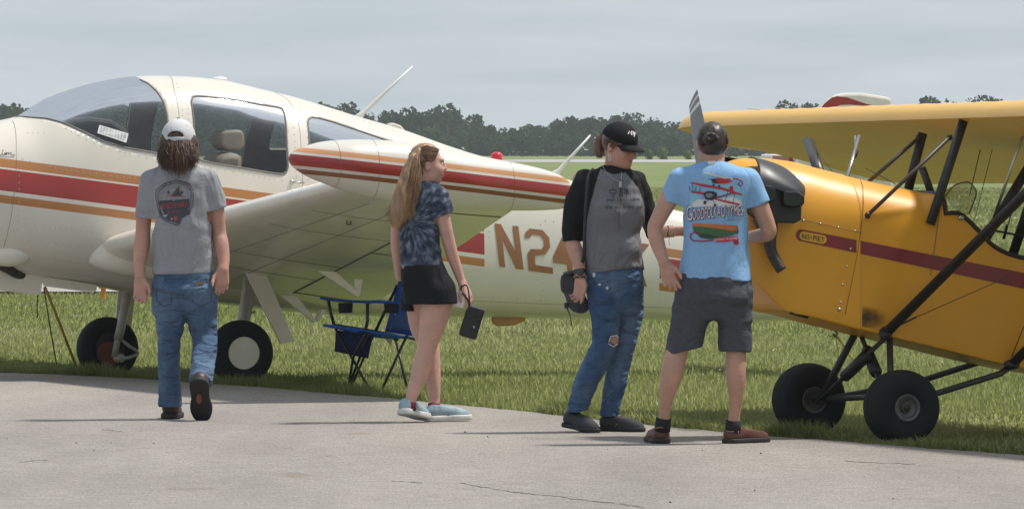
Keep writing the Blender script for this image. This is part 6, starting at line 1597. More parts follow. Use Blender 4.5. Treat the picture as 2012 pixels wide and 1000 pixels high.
    S.limb([J(824, 297, -.04), J(812, 312, -.07), J(801, 345, -.10), J(791, 385, -.125), J(783, 420, -.13), J(780, 442, -.13)], [.020, .028, .042, .056, .056, .030], .03); S.wrinkle(.009, waves(44, 75, (1.6, 1.4, .35)))
    pt = S.build('ponytail', hm, R)
    tips = ((757, 418), (764, 432), (772, 440), (781, 443), (792, 440), (803, 432), (812, 424))
    gd = [[J(822 - .3 * i, 296 + i, -.05), J(808 + 2.2 * i, 318 + i * .8, -.085 - .008 * (3 - abs(3 - i))), J(790 + 5 * i, 365, -.115 - .012 * (3 - abs(3 - i))), J(772 + 6.2 * i, 405, -.13 - .012 * (3 - abs(3 - i))), J(tx, ty, -.13)] for i, (tx, ty) in enumerate(tips)]
    strands('ponytail_strand', gd, 900, hm, pt, o, .010, .008, 34, .0015, 9, .3)
    gd = [[hd.p(.03 * sg, .055, .115 - abs(sg) * .01) for sg in (0,)] * 0 + [hd.p(a, .058, .096), hd.p(a * 1.15, -.02, .122 - abs(a) * .25), tie + (0, 0, .006)] for a in (-.05, -.025, 0, .025, .05)] + [[hd.p(.062, .050, .078), hd.p(.076, -.015, .082), tie], [hd.p(.070, .040, .055), hd.p(.083, -.015, .060), tie], [hd.p(.074, .028, .034), hd.p(.085, -.015, .035), tie], [hd.p(.074, -.034, .008), hd.p(.078, -.05, .010), tie], [hd.p(.074, -.040, -.03), hd.p(.070, -.06, -.02), tie], [hd.p(.070, -.03, -.05), hd.p(.066, -.07, -.03), tie]]
    strands('hair_strand', [[g[0], g[1], g[2]] for g in gd], 620, hm, R, o, .003, .001, 20, .0015, 10, .8)
    MB().revolve([(-.008, .022), (0, .026), (.008, .022)], tie - o, unit((-.5, -.4, .5)), 14).build('hair_tie', M['black'], R); MB().ell(tie - o + (-.0, -.026, -.012), (.008, .006, .010), 8).build('hair_clip', M['white'], R)
    # things in her hand
    o2 = J(903, 588, -.03); t = thing('phone', 'white phone held in the hand of the ponytailed person', 'phone', o2); bpy.context.view_layer.update()
    a = math.radians(-14); B = (np.array((math.cos(a), 0, math.sin(a))), np.array((0, 1, 0)), np.array((-math.sin(a), 0, math.cos(a))))
    wm = mat('white phone back', (.68, .62, .60), .25); MB().box((0, 0, 0), (.034, .005, .045), B).build('phone_case', wm, t, smooth=False, bevel=.008); MB().ell(B[0] * .004 + (0, -.006, .002), (.006, .0015, .006), 10).build('camera_dot', mat('tan dot', (.42, .28, .22), .4), t)
    o2 = J(927, 633, -.02); t = thing('wristlet_purse', 'black wristlet purse hanging from the hand of the ponytailed person', 'purse', o2); bpy.context.view_layer.update()
    a = math.radians(-17); B = (np.array((math.cos(a), 0, math.sin(a))), np.array((0, 1, 0)), np.array((-math.sin(a), 0, math.cos(a))))
    S2 = Sdf(o2 - .16, o2 + .16, .005); S2.rbox(o2, (.053, .017, .094), B, .012, .005); S2.build('purse_body', mat('black grained leather', (.015, .015, .016), .55, bump=.002, bscale=150), t)
    MB().tube([B[0] * x + B[2] * z + (0, -.018, 0) for x, z in ((-.052, .03), (0, .022), (.052, .03))], .0025, 5).build('flap_seam', M['strut'], t); MB().ell(B[0] * .02 - B[2] * .022 + (0, -.018, 0), (.006, .004, .008), 10).build('clasp', M['metal'], t)
    P = [J(908, 560, -.035) - o2, J(906, 570, -.04) - o2, J(914, 582, -.05) - o2, J(921, 594, -.04) - o2, J(922, 603, -.02) - o2]; MB().tube(cat(P, 5), [(.006, .002)] * 21, 6).build('wrist_strap', M['black'], t)
    P = [J(906, 562, -.03) - o2, J(917, 561, -.035) - o2, J(921, 576, -.05) - o2, J(923, 600, -.03) - o2]; MB().tube(cat(P, 5), [(.005, .002)] * 16, 6).build('wrist_strap', M['black'], t)
person_ponytail()
# ------------------------------------------------------------------ woman in black cap and raglan shirt
def person_cap():
    f = Fig(1170, 848, 'person in black baseball cap, grey raglan shirt with black sleeves and ripped blue jeans'); J = f.J; o = f.o; R = f.root; sk = M['skin_c']
    S = f.grid(1085, 235, 1365, 700, -.32, .30, .006)
    hd = Head(J(1217, 288, .0), (.80, -.55, -.30), (.22, -.16, 1), 1.0); hd.skin(S); S.cap(J(1210, 306, .02), J(1206, 348, .04), .054, .066, .03)
    S.ell(hd.p(0, .045, -.085), (.045, .05, .03), hd.B, .03)
    S.loft(f.st([(345, 1165, 1245, .08), (370, 1158, 1258, .10), (430, 1160, 1258, .11), (500, 1160, 1255, .11), (545, 1168, 1250, .09), (585, 1175, 1245, .06)]), scale=.9)
    S.limb([J(1143, 352, .02), J(1130, 420, .02), J(1124, 468, .02), J(1131, 495, -.02), J(1138, 520, -.06), J(1140, 540, -.08)], [.050, .050, .042, .043, .035, .029], .02)
    S.limb([J(1255, 362, .06), J(1272, 415, .08), J(1284, 452, .06), J(1302, 455, .0), J(1320, 455, -.04), J(1332, 454, -.06)], [.045, .042, .037, .037, .030, .027], .02)
    hand(S, J(1140, 543, -.08), (-.05, -.12, -1), (.75, -.65, 0), .98, (.25, .5, .6, .65), .45)
    hand(S, J(1333, 454, -.06), (1, .0, -.12), (.1, -.8, .6), .95, (.35, .4, .45, .5), .4)
    S.limb([J(1190, 600), J(1190, 650, -.02), J(1190, 690, -.02)], [.06, .045, .04], .02); S.limb([J(1228, 600, .08), J(1225, 680, .08)], [.05, .03], .02)
    S.ell(J(1203, 668, -.070), (.036, .022, .034), None, .02)
    S.build('body', sk, R); hd.eyes(R, o); hd.brow_lips(R, o, M['hair_light'], .009)
    MB().tube([J(1198, 305, -.085) + (0, 0, -.0) - o + (.012 * math.cos(t) * .5, 0, .02 * math.sin(t) - .012) for t in np.linspace(0, 6.28, 18)], .0018, 5).build('hoop_earring', mat('silver', (.70, .70, .70), .2, metal=1), R)
    # shirt: grey body with black raglan sleeves
    T = f.grid(1095, 318, 1300, 555, -.30, .28, .0055)
    T.loft(f.st([(324, 1186, 1232, .062, .02), (332, 1172, 1240, .08, .02), (342, 1150, 1250, .095, .01), (356, 1142, 1259, .108), (375, 1144, 1262, .115), (400, 1149, 1264, .12, -.01), (430, 1149, 1264, .122, -.01), (465, 1150, 1259, .118), (500, 1150, 1262, .125), (530, 1149, 1266, .135), (542, 1149, 1267, .135)]), .03, 2.3)
    T.ell(J(1196, 416, -.085), (.072, .062, .066), None, .04); T.ell(J(1243, 414, -.055), (.066, .060, .066), None, .04); T.ell(J(1215, 490, -.06), (.11, .075, .09), None, .05)
    T.limb([J(1150, 354, .01), J(1132, 400, .02), J(1125, 440, .02), J(1124, 478, .02)], [.062, .064, .060, .053], .03); T.limb([J(1250, 356, .05), J(1266, 395, .07), J(1277, 430, .075), J(1283, 456, .055), J(1290, 458, .03)], [.056, .055, .050, .046, .044], .03)
    T.near_cut(J(1124, 474, .02), (.04, -.1, -1), .09); T.near_cut(J(1284, 456, .05), unit((.75, -.55, -.1)), .07)
    T.cut(J(1200, 532, -.1), unit((.12, -.15, -1))); T.near_cut(J(1207, 322, -.02), unit((.05, -.25, 1)), .09) if False else None
    T.wrinkle(.005, waves(53, 32, (.9, 1, 1.1))); T.wrinkle(.003, waves(54, 75, (.7, 1, 1.3)))
    dep = f.Y
    def raglan(fc):
        k = f.k; x = 1006 + fc[:, 0] / fc[:, 1] * FOC; y = np.array([HOR + (CAMH - c[2]) / c[1] * FOC for c in fc])
        left = x < np.interp(y, [318, 337, 360, 400, 480], [1184, 1178, 1171, 1160, 1143]); left |= (y > 395) & (x < 1147)
        right = x > np.interp(y, [318, 337, 352, 372, 405, 480], [1222, 1226, 1240, 1256, 1266, 1270]); collar = (y < np.interp(x, [1180, 1205, 1225, 1240], [332, 343, 340, 330])) 
        return left | right | collar
    blk = cloth('black jersey sleeve', (.016, .016, .017), .2, fold=.035); gry = cloth('grey heather jersey', (.195, .192, .205), .06, vs=150)
    res = T.build('shirt', gry, R, 1, [('sleeve', blk, raglan)]); shirt = res[0]
    # jeans
    T = f.grid(1090, 515, 1285, 828, -.30, .35, .006)
    T.loft(f.st([(522, 1152, 1263, .125), (545, 1151, 1265, .13), (570, 1153, 1264, .13, .01), (590, 1156, 1263, .115, .01), (612, 1160, 1258, .085, .02)]), .03, 2.4)
    T.limb([J(1188, 575, -.02), J(1190, 605, -.02), J(1191, 640, -.03), J(1188, 670, -.035), J(1180, 695, -.03), J(1167, 720, -.02), J(1148, 760, -.01), J(1136, 800, .0), J(1134, 812, .0)], [.096, .092, .080, .072, .070, .071, .066, .059, .060], .02)
    T.limb([J(1232, 580, .08), J(1235, 605, .08), J(1233, 640, .08), J(1226, 670, .08), J(1219, 700, .08), J(1209, 750, .09), J(1199, 800, .09), J(1197, 822, .09)], [.092, .086, .076, .069, .068, .063, .056, .056], .015)
    T.near_cut(J(1135, 808, 0), unit((.1, 0, -1)), .12); T.near_cut(J(1197, 817, .09), (0, 0, -1), .10)
    # torn knee
    T.ell(J(1205, 668, -.112), (.031, .045, .024), None, .004, 's')
    T.wrinkle(.0055, waves(63, 30, (.8, .8, 1.6))); T.wrinkle(.004, waves(64, 66, (.6, .6, 2.0)))
    jm = denim('worn blue denim', (.050, .098, .190), (.180, .265, .385), 3.6); jeans = T.build('jeans', jm, R)
    bpy.context.view_layer.update(); pj = Print(jeans, .002); wh = mat('frayed white threads', (.55, .57, .60), .9); fd = mat('faded denim patch', (.17, .235, .33), .9)
    for cx, cy, w, h in ((1167, 540, 3, 5), (1178, 559, 3.2, 2.2), (1193, 566, 2.5, 3.5)): pj.poly([(cx + w * math.cos(t) * (1 + .25 * math.sin(5 * t)), cy + h * math.sin(t)) for t in np.linspace(0, 6.28, 11)[:-1]], wh, 'denim_tear', .002, 1)
    pj.line([(1153, 531), (1210, 536), (1264, 531)], 1.2, jm, 'waist_seam')
    MB().tube([J(1196, 672, -.125) - o, J(1200, 661, -.128) - o, J(1212, 659, -.12) - o, J(1216, 664, -.11) - o], .0035, 5).build('frayed_edge', wh, R); MB().tube([J(1196, 675, -.12) - o, J(1205, 681, -.12) - o, J(1214, 676, -.11) - o], .0035, 5).build('frayed_edge', wh, R)
    # shoes
    up = mat('dark grey mesh', (.038, .038, .040), .8, bump=.003, bscale=150); so = mat('black sole', (.014, .014, .015), .7); tr = mat('grey shoe trim', (.16, .16, .165), .7)
    h = J(1120, 838, .06); tp = J(1165, 849, -.12); h[2] = TARZ + .022; tp[2] = TARZ; shoe(R, h, unit(tp - h), (0, 0, 1), .265, .10, .092, up, so, o, lace=tr, accent=tr, name='sneaker')
    h = J(1192, 842, .12); h[2] = TARZ; shoe(R, h, unit((.80, -.60, 0)), (0, 0, 1), .265, .10, .092, up, so, o, lace=tr, accent=tr, name='sneaker')
    # cap and hair
    S = Sdf(hd.c - .26, hd.c + .3, .005); up_ = unit(hd.u - hd.f * .10)
    S.ell(hd.p(0, -.010, .045), (.090, .110, .092), hd.B, .01); S.cut(hd.p(0, 0, .036), unit(-hd.u - hd.f * .12)); S.ell(hd.p(0, -.010, .030), (.083, .103, .092), hd.B, .004, 's')
    cp = S.build('cap', cloth('black cotton cap', (.013, .013, .014), .2, fold=.012), R)
    V = []; nu, nv = 15, 6
    for j in range(nv):
        for i in range(nu):
            a = (i / (nu - 1) - .5) * 2; q = j / (nv - 1); rr = .088 * math.sin(min(1.25, abs(a) * 1.25)) * (1 if a > 0 else -1); ff = .088 * math.cos(a * 1.2) ; V.append(hd.p(rr * (1 - .03 * q), ff + q * .078 * math.cos(a * 1.15) ** .7 if abs(a) < 1.2 else ff, .040 - .012 * q - .022 * a * a - .010 * q * q) - o)
    mb = MB().add(V, [(j * nu + i, j * nu + i + 1, (j + 1) * nu + i + 1, (j + 1) * nu + i) for j in range(nv - 1) for i in range(nu - 1)]); br = mb.build('cap_brim', cloth('black brim cloth', (.016, .016, .017), .15, fold=.004), cp); sd = br.modifiers.new('thick', 'SOLIDIFY'); sd.thickness = .005
    bpy.context.view_layer.update(); pc = Print(cp, .002); wm = mat('white embroidery', (.66, .66, .66), .7)
    for P in ([(1234, 264), (1236.5, 258), (1239, 263), (1241, 257.5), (1241.5, 266)], [(1244, 258), (1245, 265), (1247.5, 259.5), (1246, 269)], [(1248.5, 264), (1250, 260), (1252, 262), (1249.5, 265)]): pc.line(P, 2.0, wm, 'cap_lettering')
    S = Sdf(hd.c - .25, hd.c + .2, .005); S.ell(hd.p(0, -.028, .018), (.079, .086, .075), hd.B, .01); S.cut(hd.p(0, .018, 0), unit(hd.f + .3 * hd.u * 0)); S.cut(hd.p(0, -.0, -.055), -hd.u); S.build('hair', M['hair_light'], R)
    S = f.grid(1155, 250, 1205, 345, -.15, .3, .005); S.limb([J(1187, 268, .05), J(1179, 274, .06), J(1175, 290, .06), J(1179, 308, .05)], [.018, .026, .026, .012], .02); S.wrinkle(.004, waves(70, 110, (1.5, 1.5, .4))); pt = S.build('ponytail', M['hair_light'], R)
    gd = [[J(1188 - 1 * i, 262 + i, .04), J(1178 - 1.5 * i + 2, 266 + 2 * i, .05), J(1171 + 3 * i, 288, .05), J(1172 + 3.4 * i, 312, .05)] for i in range(5)]; strands('ponytail_strand', gd, 160, M['hair_light'], pt, o, .004, .003, 25, .0016, 21, .4)
    gd = [[hd.p(.075, .04, .025), hd.p(.083, .0, .035), hd.p(.07, -.06, .03), J(1188, 268, .04)], [hd.p(.077, .012, -.01), hd.p(.082, -.02, -.01), hd.p(.07, -.06, .0), J(1187, 270, .04)]]; strands('hair_strand', gd, 110, M['hair_light'], R, o, .003, .002, 20, .0013, 22, .7)
    # necklace, watch, bracelets
    sv = mat('antique silver', (.45, .44, .42), .3, metal=.9); bpy.context.view_layer.update(); ps = Print(shirt, .003)
    ch = Print(res[1], .003)
    MB().tube(cat([J(1182, 322, -.045) - o, J(1192, 340, -.095) - o, J(1208, 353, -.115) - o, J(1219, 357, -.118) - o], 5), .0016, 5).build('necklace', sv, R); MB().tube(cat([J(1220, 356, -.118) - o, J(1221, 348, -.105) - o, J(1221, 338, -.085) - o], 5), .0016, 5).build('necklace', sv, R)
    MB().box(J(1219, 363, -.122) - o, (.009, .003, .017)).build('pendant', sv, R, smooth=False, bevel=.003)
    a = unit(J(1140, 543, -.08) - J(1137, 520, -.06)); c = J(1139, 535, -.075); MB().revolve([(-.013, .034), (0, .0355), (.013, .034)], c - o, a, 20).build('watch_strap', M['black'], R); MB().revolve([(0, .021), (.012, .021), (.014, .018), (.014, .001)], c + unit((0.05, -1, .05)) * .030 - o, unit((.05, -1, .05)), 20).build('watch_face', mat('dark watch', (.05, .05, .055), .2), R, auto=40)
    c = J(1140, 543, -.082); 
    for i in range(16): t = i * 6.283 / 16; MB().ell(c - o + (.034 * math.cos(t), .034 * math.sin(t), -.004), (.0062,) * 3, 8).build('bracelet_bead', M['black'] if i % 3 else mat('tan bead', (.30, .20, .11), .5), R)
    for q in (1313, 1318, 1322): MB().tube([J(q, 455, -.03) - o + (.004 * math.sin(3 * t), .031 * math.cos(t), .031 * math.sin(t)) for t in np.linspace(0, 6.283, 20)], .0035, 5).build('bracelet', M['black'] if q != 1318 else sv, R)
    MB().tube([J(1316, 463, -.06) - o, J(1314, 475, -.062) - o, J(1316, 482, -.06) - o], .0012, 4).build('bracelet_cord', M['black'], R)
    # printed words
    ink = mat('dark shirt ink', (.030, .028, .034), .9)
    for P in ([(1199, 373), (1210, 373.5)], [(1204, 368), (1205, 371)], [(1198.5, 373), (1197.5, 377)], [(1210, 373.5), (1210.5, 377)], [(1198, 380), (1211, 380)], [(1205, 380), (1205, 388), (1202, 385.5)]): ps.line(P, 1.3, ink, 'shirt_symbol')
    for P in ([(1216, 371), (1224, 371)], [(1217, 374.5), (1223, 374.5)], [(1215, 378), (1225, 378)], [(1220, 368), (1220, 378)], [(1217, 380.5), (1217, 388)], [(1217, 380.5), (1223, 380.5), (1223, 388)], [(1217, 384), (1223, 384)], [(1228, 369), (1226, 373)], [(1227, 372), (1234, 372), (1232, 375)], [(1226, 376), (1235, 376)], [(1226, 380), (1236, 380)], [(1231, 372), (1231, 387), (1228.5, 385)]): ps.line(P, 1.15, ink, 'shirt_symbol')
    ps.text("you can't take", [(1192, 397.5), (1258, 396), (1256, 386.5), (1192, 388.5)], ink, 'shirt_lettering', None, 2); ps.text('the sky from me', [(1189.5, 413), (1263, 412), (1262, 401.5), (1189.5, 403)], ink, 'shirt_lettering', None, 2)
    # sling bag at her side
    o2 = J(1130, 575, -.0); t = thing('sling_bag', 'dark grey sling bag hanging at the hip of the person in the black cap', 'bag', o2); bpy.context.view_layer.update()
    S = f.grid(1085, 515, 1180, 650, -.2, .25, .006); P = [(1108, 541), (1131, 536), (1150, 556), (1158, 604), (1140, 617), (1118, 596)]
    S.limb([J(1121, 552, .03), J(1126, 572, .03), J(1134, 592, .02), J(1143, 600, .02)], [.050, .055, .056, .046], .02, ((0, 1, 0), .55)); S.rbox(J(1118, 556, .03), (.045, .028, .050), None, .012, .02); S.wrinkle(.005, waves(80, 40)); S.build('bag_body', cloth('charcoal nylon', (.065, .067, .072), .2, fold=.03), t)
    MB().tube([J(1110, 595, .0) - o2, J(1117, 612, -.01) - o2, J(1121, 622, -.01) - o2, J(1123, 640, -.01) - o2], [.006, .004, .002, .003], 6).build('zip_cord', M['black'], t); MB().box(J(1113, 600, -.0) - o2, (.012, .006, .016)).build('buckle', M['black'], t, smooth=False, bevel=.003)
    MB().tube([J(1107, 538, .0) - o2, J(1120, 535.5, .0) - o2, J(1130, 533, .0) - o2], [(.010, .03)] * 3, 8).build('bag_flap', mat('grey binding', (.075, .076, .08), .8), t)
    P = [J(1166, 332, .02), J(1156, 350, -.09), J(1152, 400, -.115), J(1149, 450, -.11), J(1147, 500, -.11), J(1138, 540, -.03)]; MB().tube(cat([p - o2 for p in P], 6), [(.004, .010)] * 31, 8, flat=(0, -1, 0)).build('shoulder_strap', M['black'], t)
person_cap()
# ------------------------------------------------------------------ man in the light blue printed shirt, seen from behind
def person_blue():
    f = Fig(1375, 871, 'person with dark hair in a bun, light blue airplane print shirt and grey shorts'); J = f.J; o = f.o; R = f.root; sk = M['skin_d']
    S = f.grid(1265, 240, 1530, 835, -.28, .36, .006)
    hd = Head(J(1398, 285, .03), (-.16, 1, -.10), (0, .1, 1), 1.0); hd.skin(S); S.cap(J(1399, 300, .02), J(1401, 338, -.01), .058, .066, .03)
    S.loft(f.st([(345, 1345, 1462, .085), (370, 1345, 1465, .105), (430, 1350, 1460, .105), (500, 1350, 1460, .105), (560, 1345, 1468, .115), (610, 1340, 1470, .12)]), scale=.93)
    S.limb([J(1330, 358), J(1312, 395, -.01), J(1293, 432, -.02), J(1286, 450, -.02), J(1291, 475, -.03), J(1299, 500, -.05), J(1304, 514, -.07)], [.050, .050, .043, .040, .041, .034, .028], .02)
    S.limb([J(1478, 360), J(1493, 405, .01), J(1507, 440, .02), J(1510, 458, .04), J(1492, 463, .12), J(1470, 466, .22)], [.050, .050, .044, .041, .038, .029], .02)
    hand(S, J(1305, 516, -.07), (.30, -.05, -1), (.75, .10, .2), 1.02, (.30, .45, .5, .55), .5, .10)
    hand(S, J(1468, 467, .23), (-.9, .5, 0), (0, .3, 1), 1.0)
    S.limb([J(1354, 600), J(1343, 650), J(1330, 690, -.01), J(1324, 715, -.025), J(1317, 745, -.03), J(1310, 780, -.01), J(1306, 805, .01), J(1304, 832, .02)], [.070, .062, .060, .061, .056, .039, .032, .032], .02)
    S.limb([J(1440, 600), J(1446, 650), J(1446, 690, -.01), J(1446, 715, -.025), J(1446, 745, -.03), J(1446, 780, -.01), J(1444, 805, .01), J(1441, 834, .02)], [.070, .062, .056, .055, .052, .039, .032, .032], .02)
    S.build('body', sk, R); 
    # shirt
    T = f.grid(1285, 310, 1520, 565, -.26, .26, .006)
    T.loft(f.st([(318, 1374, 1427, .062), (325, 1358, 1446, .085), (334, 1334, 1468, .105), (346, 1324, 1482, .118), (365, 1326, 1482, .125), (395, 1334, 1476, .128), (430, 1341, 1470, .125), (470, 1342, 1470, .122), (510, 1338, 1471, .128), (535, 1335, 1473, .135), (555, 1333, 1476, .14)]), .03, 2.5)
    T.limb([J(1339, 353), J(1327, 375), J(1314, 404)], [.062, .062, .060], .035); T.limb([J(1470, 354), J(1481, 376), J(1495, 410)], [.062, .062, .058], .035)
    T.near_cut(J(1317, 397.5), unit((-.42, 0, -1)) + np.array((.08, 0, 0)), .10); T.near_cut(J(1491, 402), unit((.36, 0, -1)), .10)
    T.cut(J(1405, 549.5), unit((-.03, 0, -1)))
    T.wrinkle(.0055, waves(93, 24, (1.1, 1, .8))); T.wrinkle(.0032, waves(94, 58, (.8, 1, 1.1)))
    shirt = T.build('shirt', cloth('light blue jersey', (.255, .445, .71), .05, vs=60, fold=.03), R)
    MB().box(J(1398, 320, -.078) - o, (.020, .004, .009)).build('shirt_tag', M['white'], R, smooth=False, bevel=.002)
    # shorts
    T = f.grid(1295, 535, 1495, 715, -.26, .3, .0065)
    T.loft(f.st([(538, 1335, 1474, .13), (560, 1331, 1477, .138), (585, 1327, 1479, .14, -.01), (605, 1325, 1478, .125), (628, 1326, 1474, .09)]), .03, 2.5)
    T.limb([J(1365, 585), J(1358, 620), J(1348, 660), J(1341, 710)], [.100, .100, .098, .097], .03); T.limb([J(1440, 585), J(1443, 620), J(1444, 660), J(1444, 710)], [.093, .092, .090, .089], .03)
    T.near_cut(J(1342, 690), unit((.24, 0, -1)), .135); T.near_cut(J(1444, 690.5), unit((-.04, 0, -1)), .135)
    T.wrinkle(.006, waves(97, 26, (.8, .8, 1.3))); T.wrinkle(.0035, waves(98, 60, (.7, .7, 1.5)))
    shorts = T.build('shorts', cloth('slate grey cotton', (.074, .077, .090), .12, vs=30, fold=.04, fst=(.7, .7, 1.2)), R)
    bpy.context.view_layer.update(); ps = Print(shorts, .0022); dk = mat('dark short seam', (.045, .047, .055), .9)
    for P in ([(1337, 560), (1338, 598), (1375, 600), (1378, 560)], [(1432, 560), (1436, 600), (1468, 597), (1470, 560)], [(1404, 552), (1402, 628)], [(1312, 680), (1345, 688), (1373, 692)], [(1414, 683), (1474, 682)]): ps.line(P, 1.1, dk, 'shorts_seam')
    # socks, shoes
    sm = mat('black sock', (.014, .014, .014), .9); lm = mat('red brown leather', (.105, .036, .022), .45, var=.3, vscale=20, bump=.002, bscale=60); so = mat('dark sole', (.022, .020, .018), .7); pip = mat('tan stitching', (.30, .17, .10), .8)
    for a, b in ((J(1304, 821, .02), J(1301, 846, .03)), (J(1441, 825, .02), J(1440, 848, .03))): MB().tube([a - o, b - o], [.041, .044], 14).build('sock', sm, R)
    h = J(1299, 869, .0); h[2] = TARZ; u = shoe(R, h + (0, .04, 0), unit((-.16, 1, 0)), (0, 0, 1), .29, .108, .082, lm, so, o, lace=pip, name='shoe', sole_h=.028); MB().tube([J(1283, 842, .0) - o, J(1297, 839, -.02) - o, J(1313, 842, .0) - o], .0035, 5).build('shoe_trim', pip, u)
    h = J(1437, 872, .03); h[2] = TARZ; u = shoe(R, h, unit((.72, .70, 0)), (0, 0, 1), .29, .105, .085, lm, so, o, lace=pip, name='shoe', sole_h=.026); MB().tube([J(1427, 846, .0) - o, J(1437, 848, -.02) - o, J(1448, 846, .0) - o], .0035, 5).build('shoe_trim', pip, u)
    # hair, bun, beard
    hm = M['hair_dark']; S = Sdf(hd.c - .2, hd.c + .2, .005); S.ell(hd.p(0, -.014, .034), (.0795, .097, .092), hd.B, .02); S.ell(hd.p(0, -.04, -.015), (.066, .064, .055), hd.B, .03); S.cut(hd.p(0, .06, .06), hd.f); S.cut(hd.p(0, 0, -.062), -hd.u)
    for sg in (1, -1): S.ell(hd.p(sg * .092, .004, -.010), (.024, .034, .042), hd.B, .01, 's')
    S.wrinkle(.003, waves(101, 120, (1, 1, .5))); S.build('hair', hm, R)
    S = Sdf(hd.c - .25, hd.c + .2, .005); bc = J(1397, 273, -.105); S.ell(bc, (.044, .036, .036), None, .01); S.wrinkle(.005, waves(105, 110)); bn = S.build('hair_bun', hm, R)
    gd = [[hd.p(.079 * math.cos(a), .0 + .02, .03 + .085 * math.sin(a)), hd.p(.076 * math.cos(a), -.06, .02 + .075 * math.sin(a)), bc + np.array((.012 * math.cos(a), .02, .012 * math.sin(a)))] for a in np.linspace(-.7, math.pi + .7, 14)]; gd = [[g[0] * .98 + hd.c * .02, g[1] * 1.02 - hd.c * .02, g[2]] for g in gd]
    strands('hair_strand', gd, 420, hm, R, o, .003, .001, 18, .0014, 33, .8)
    gd = [[bc + (.036 * math.cos(a), -.01, .030 * math.sin(a)), bc + (.03 * math.cos(a + 1), -.036, .026 * math.sin(a + 1)), bc + (.012 * math.cos(a + 2), -.045, .012 * math.sin(a + 2))] for a in np.linspace(0, 6.28, 10)]; strands('bun_strand', gd, 90, hm, bn, o, .004, .002, 20, .0015, 35, .6)
    S = Sdf(hd.c - .2, hd.c + .2, .005); S.ell(hd.p(0, .035, -.085), (.060, .065, .050), hd.B, .02); S.cut(hd.p(0, -.01, 0), -hd.f); S.cut(hd.p(0, 0, -.05), hd.u); S.build('beard', hm, R)
    # big back print
    bpy.context.view_layer.update(); pr = Print(shirt, .0022); C = {k: mat(k + ' shirt print', c, .9) for k, c in dict(white=(.62, .64, .66), cream=(.60, .54, .44), red=(.47, .030, .045), dkred=(.26, .020, .040), black=(.035, .035, .042), sky=(.24, .50, .66), orange=(.52, .16, .055), green=(.055, .135, .065), dkgreen=(.030, .065, .040), grey=(.20, .22, .25)).items()}
    P_ = lambda P, c, off=.003, cuts=3: pr.poly(P, C[c], 'shirt_print', off, cuts); L_ = lambda P, w, c, off=.004: pr.line(P, w, C[c], 'shirt_print', off)
    P_([(1358, 362), (1385, 352), (1430, 356), (1452, 366), (1460, 380), (1458, 403), (1356, 405), (1355, 380)], 'sky', .0024, 4); P_([(1360, 400), (1372, 391), (1390, 393), (1403, 384), (1425, 390), (1440, 386), (1456, 394), (1458, 405), (1358, 407)], 'white', .003, 4)
    # upper biplane
    L_([(1383, 339), (1400, 344), (1432, 351), (1457, 352)], [2, 3.5, 3.5, 1.5], 'cream', .0042); L_([(1392, 352), (1420, 353), (1448, 351)], [1, 2.5, 1], 'black', .0044); P_([(1397, 354), (1410, 350), (1428, 352), (1440, 357), (1428, 361), (1405, 361)], 'red', .0046, 2); P_([(1398, 353), (1407, 351), (1409, 360), (1400, 360)], 'black', .005, 1)
    for x, y in ((1402, 364), (1413, 366)): P_([(x + 2.3 * math.cos(t), y + 2.3 * math.sin(t)) for t in np.linspace(0, 6.28, 9)[:-1]], 'black', .005, 0)
    L_([(1440, 351), (1450, 352), (1457, 356), (1459, 362), (1455, 366), (1450, 362), (1454, 358)], 2, 'dkred', .0044)
    # lower biplane
    L_([(1357, 359), (1380, 364), (1420, 371), (1458, 383)], [2, 4.4, 4.6, 3.2], 'red', .005); L_([(1358, 377), (1375, 379), (1386, 382)], [3, 4, 4], 'red', .005); L_([(1404, 391), (1430, 397), (1453, 402)], [2.5, 4, 3], 'red', .005); P_([(1432, 374), (1435, 366), (1440, 365), (1442, 381), (1436, 382)], 'red', .0055, 1); L_([(1400, 390), (1418, 386), (1440, 380)], [4, 3, 2], 'dkred', .0048)
    P_([(1382, 380), (1390, 376), (1402, 376), (1409, 380), (1408, 390), (1398, 394), (1386, 391)], 'black', .0055, 1); P_([(1387, 381), (1396, 379), (1402, 384), (1395, 389), (1387, 387)], 'grey', .006, 0)
    for x, y, r in ((1385, 398, 3.8), (1405, 404, 3.6)): P_([(x + r * .8 * math.cos(t), y + r * math.sin(t)) for t in np.linspace(0, 6.28, 10)[:-1]], 'black', .006, 0)
    for P in ([(1368, 366), (1366, 378)], [(1376, 367), (1374, 379)], [(1360, 361), (1362, 377)], [(1430, 376), (1425, 395)], [(1444, 380), (1440, 398)], [(1394, 391), (1386, 398)], [(1400, 392), (1405, 402)], [(1356, 377), (1354, 366)]): L_(P, .9, 'black', .0058)
    # lettering, drop shadow first
    for dx, dy, c, off in ((1.6, 1.6, 'black', .0062), (-.7, -.2, 'dkred', .0068), (.5, .2, 'white', .0074)):
        pr.text('G', [(1348 + dx, 434 + dy), (1359 + dx, 433 + dy), (1359 + dx, 404 + dy), (1348 + dx, 404 + dy)], C[c], 'shirt_lettering', off, 1); pr.text('OODFOLK', [(1360 + dx, 432.5 + dy), (1408 + dx, 427 + dy), (1408 + dx, 404 + dy), (1360 + dx, 412 + dy)], C[c], 'shirt_lettering', off, 1)
        pr.text("O'TYMES", [(1416 + dx, 427 + dy), (1460 + dx, 423 + dy), (1460 + dx, 402 + dy), (1416 + dx, 403 + dy)], C[c], 'shirt_lettering', off, 1); pr.text('&', [(1408.5 + dx, 421 + dy), (1415 + dx, 421 + dy), (1415 + dx, 411 + dy), (1408.5 + dx, 411 + dy)], C[c], 'shirt_lettering', off, 0)
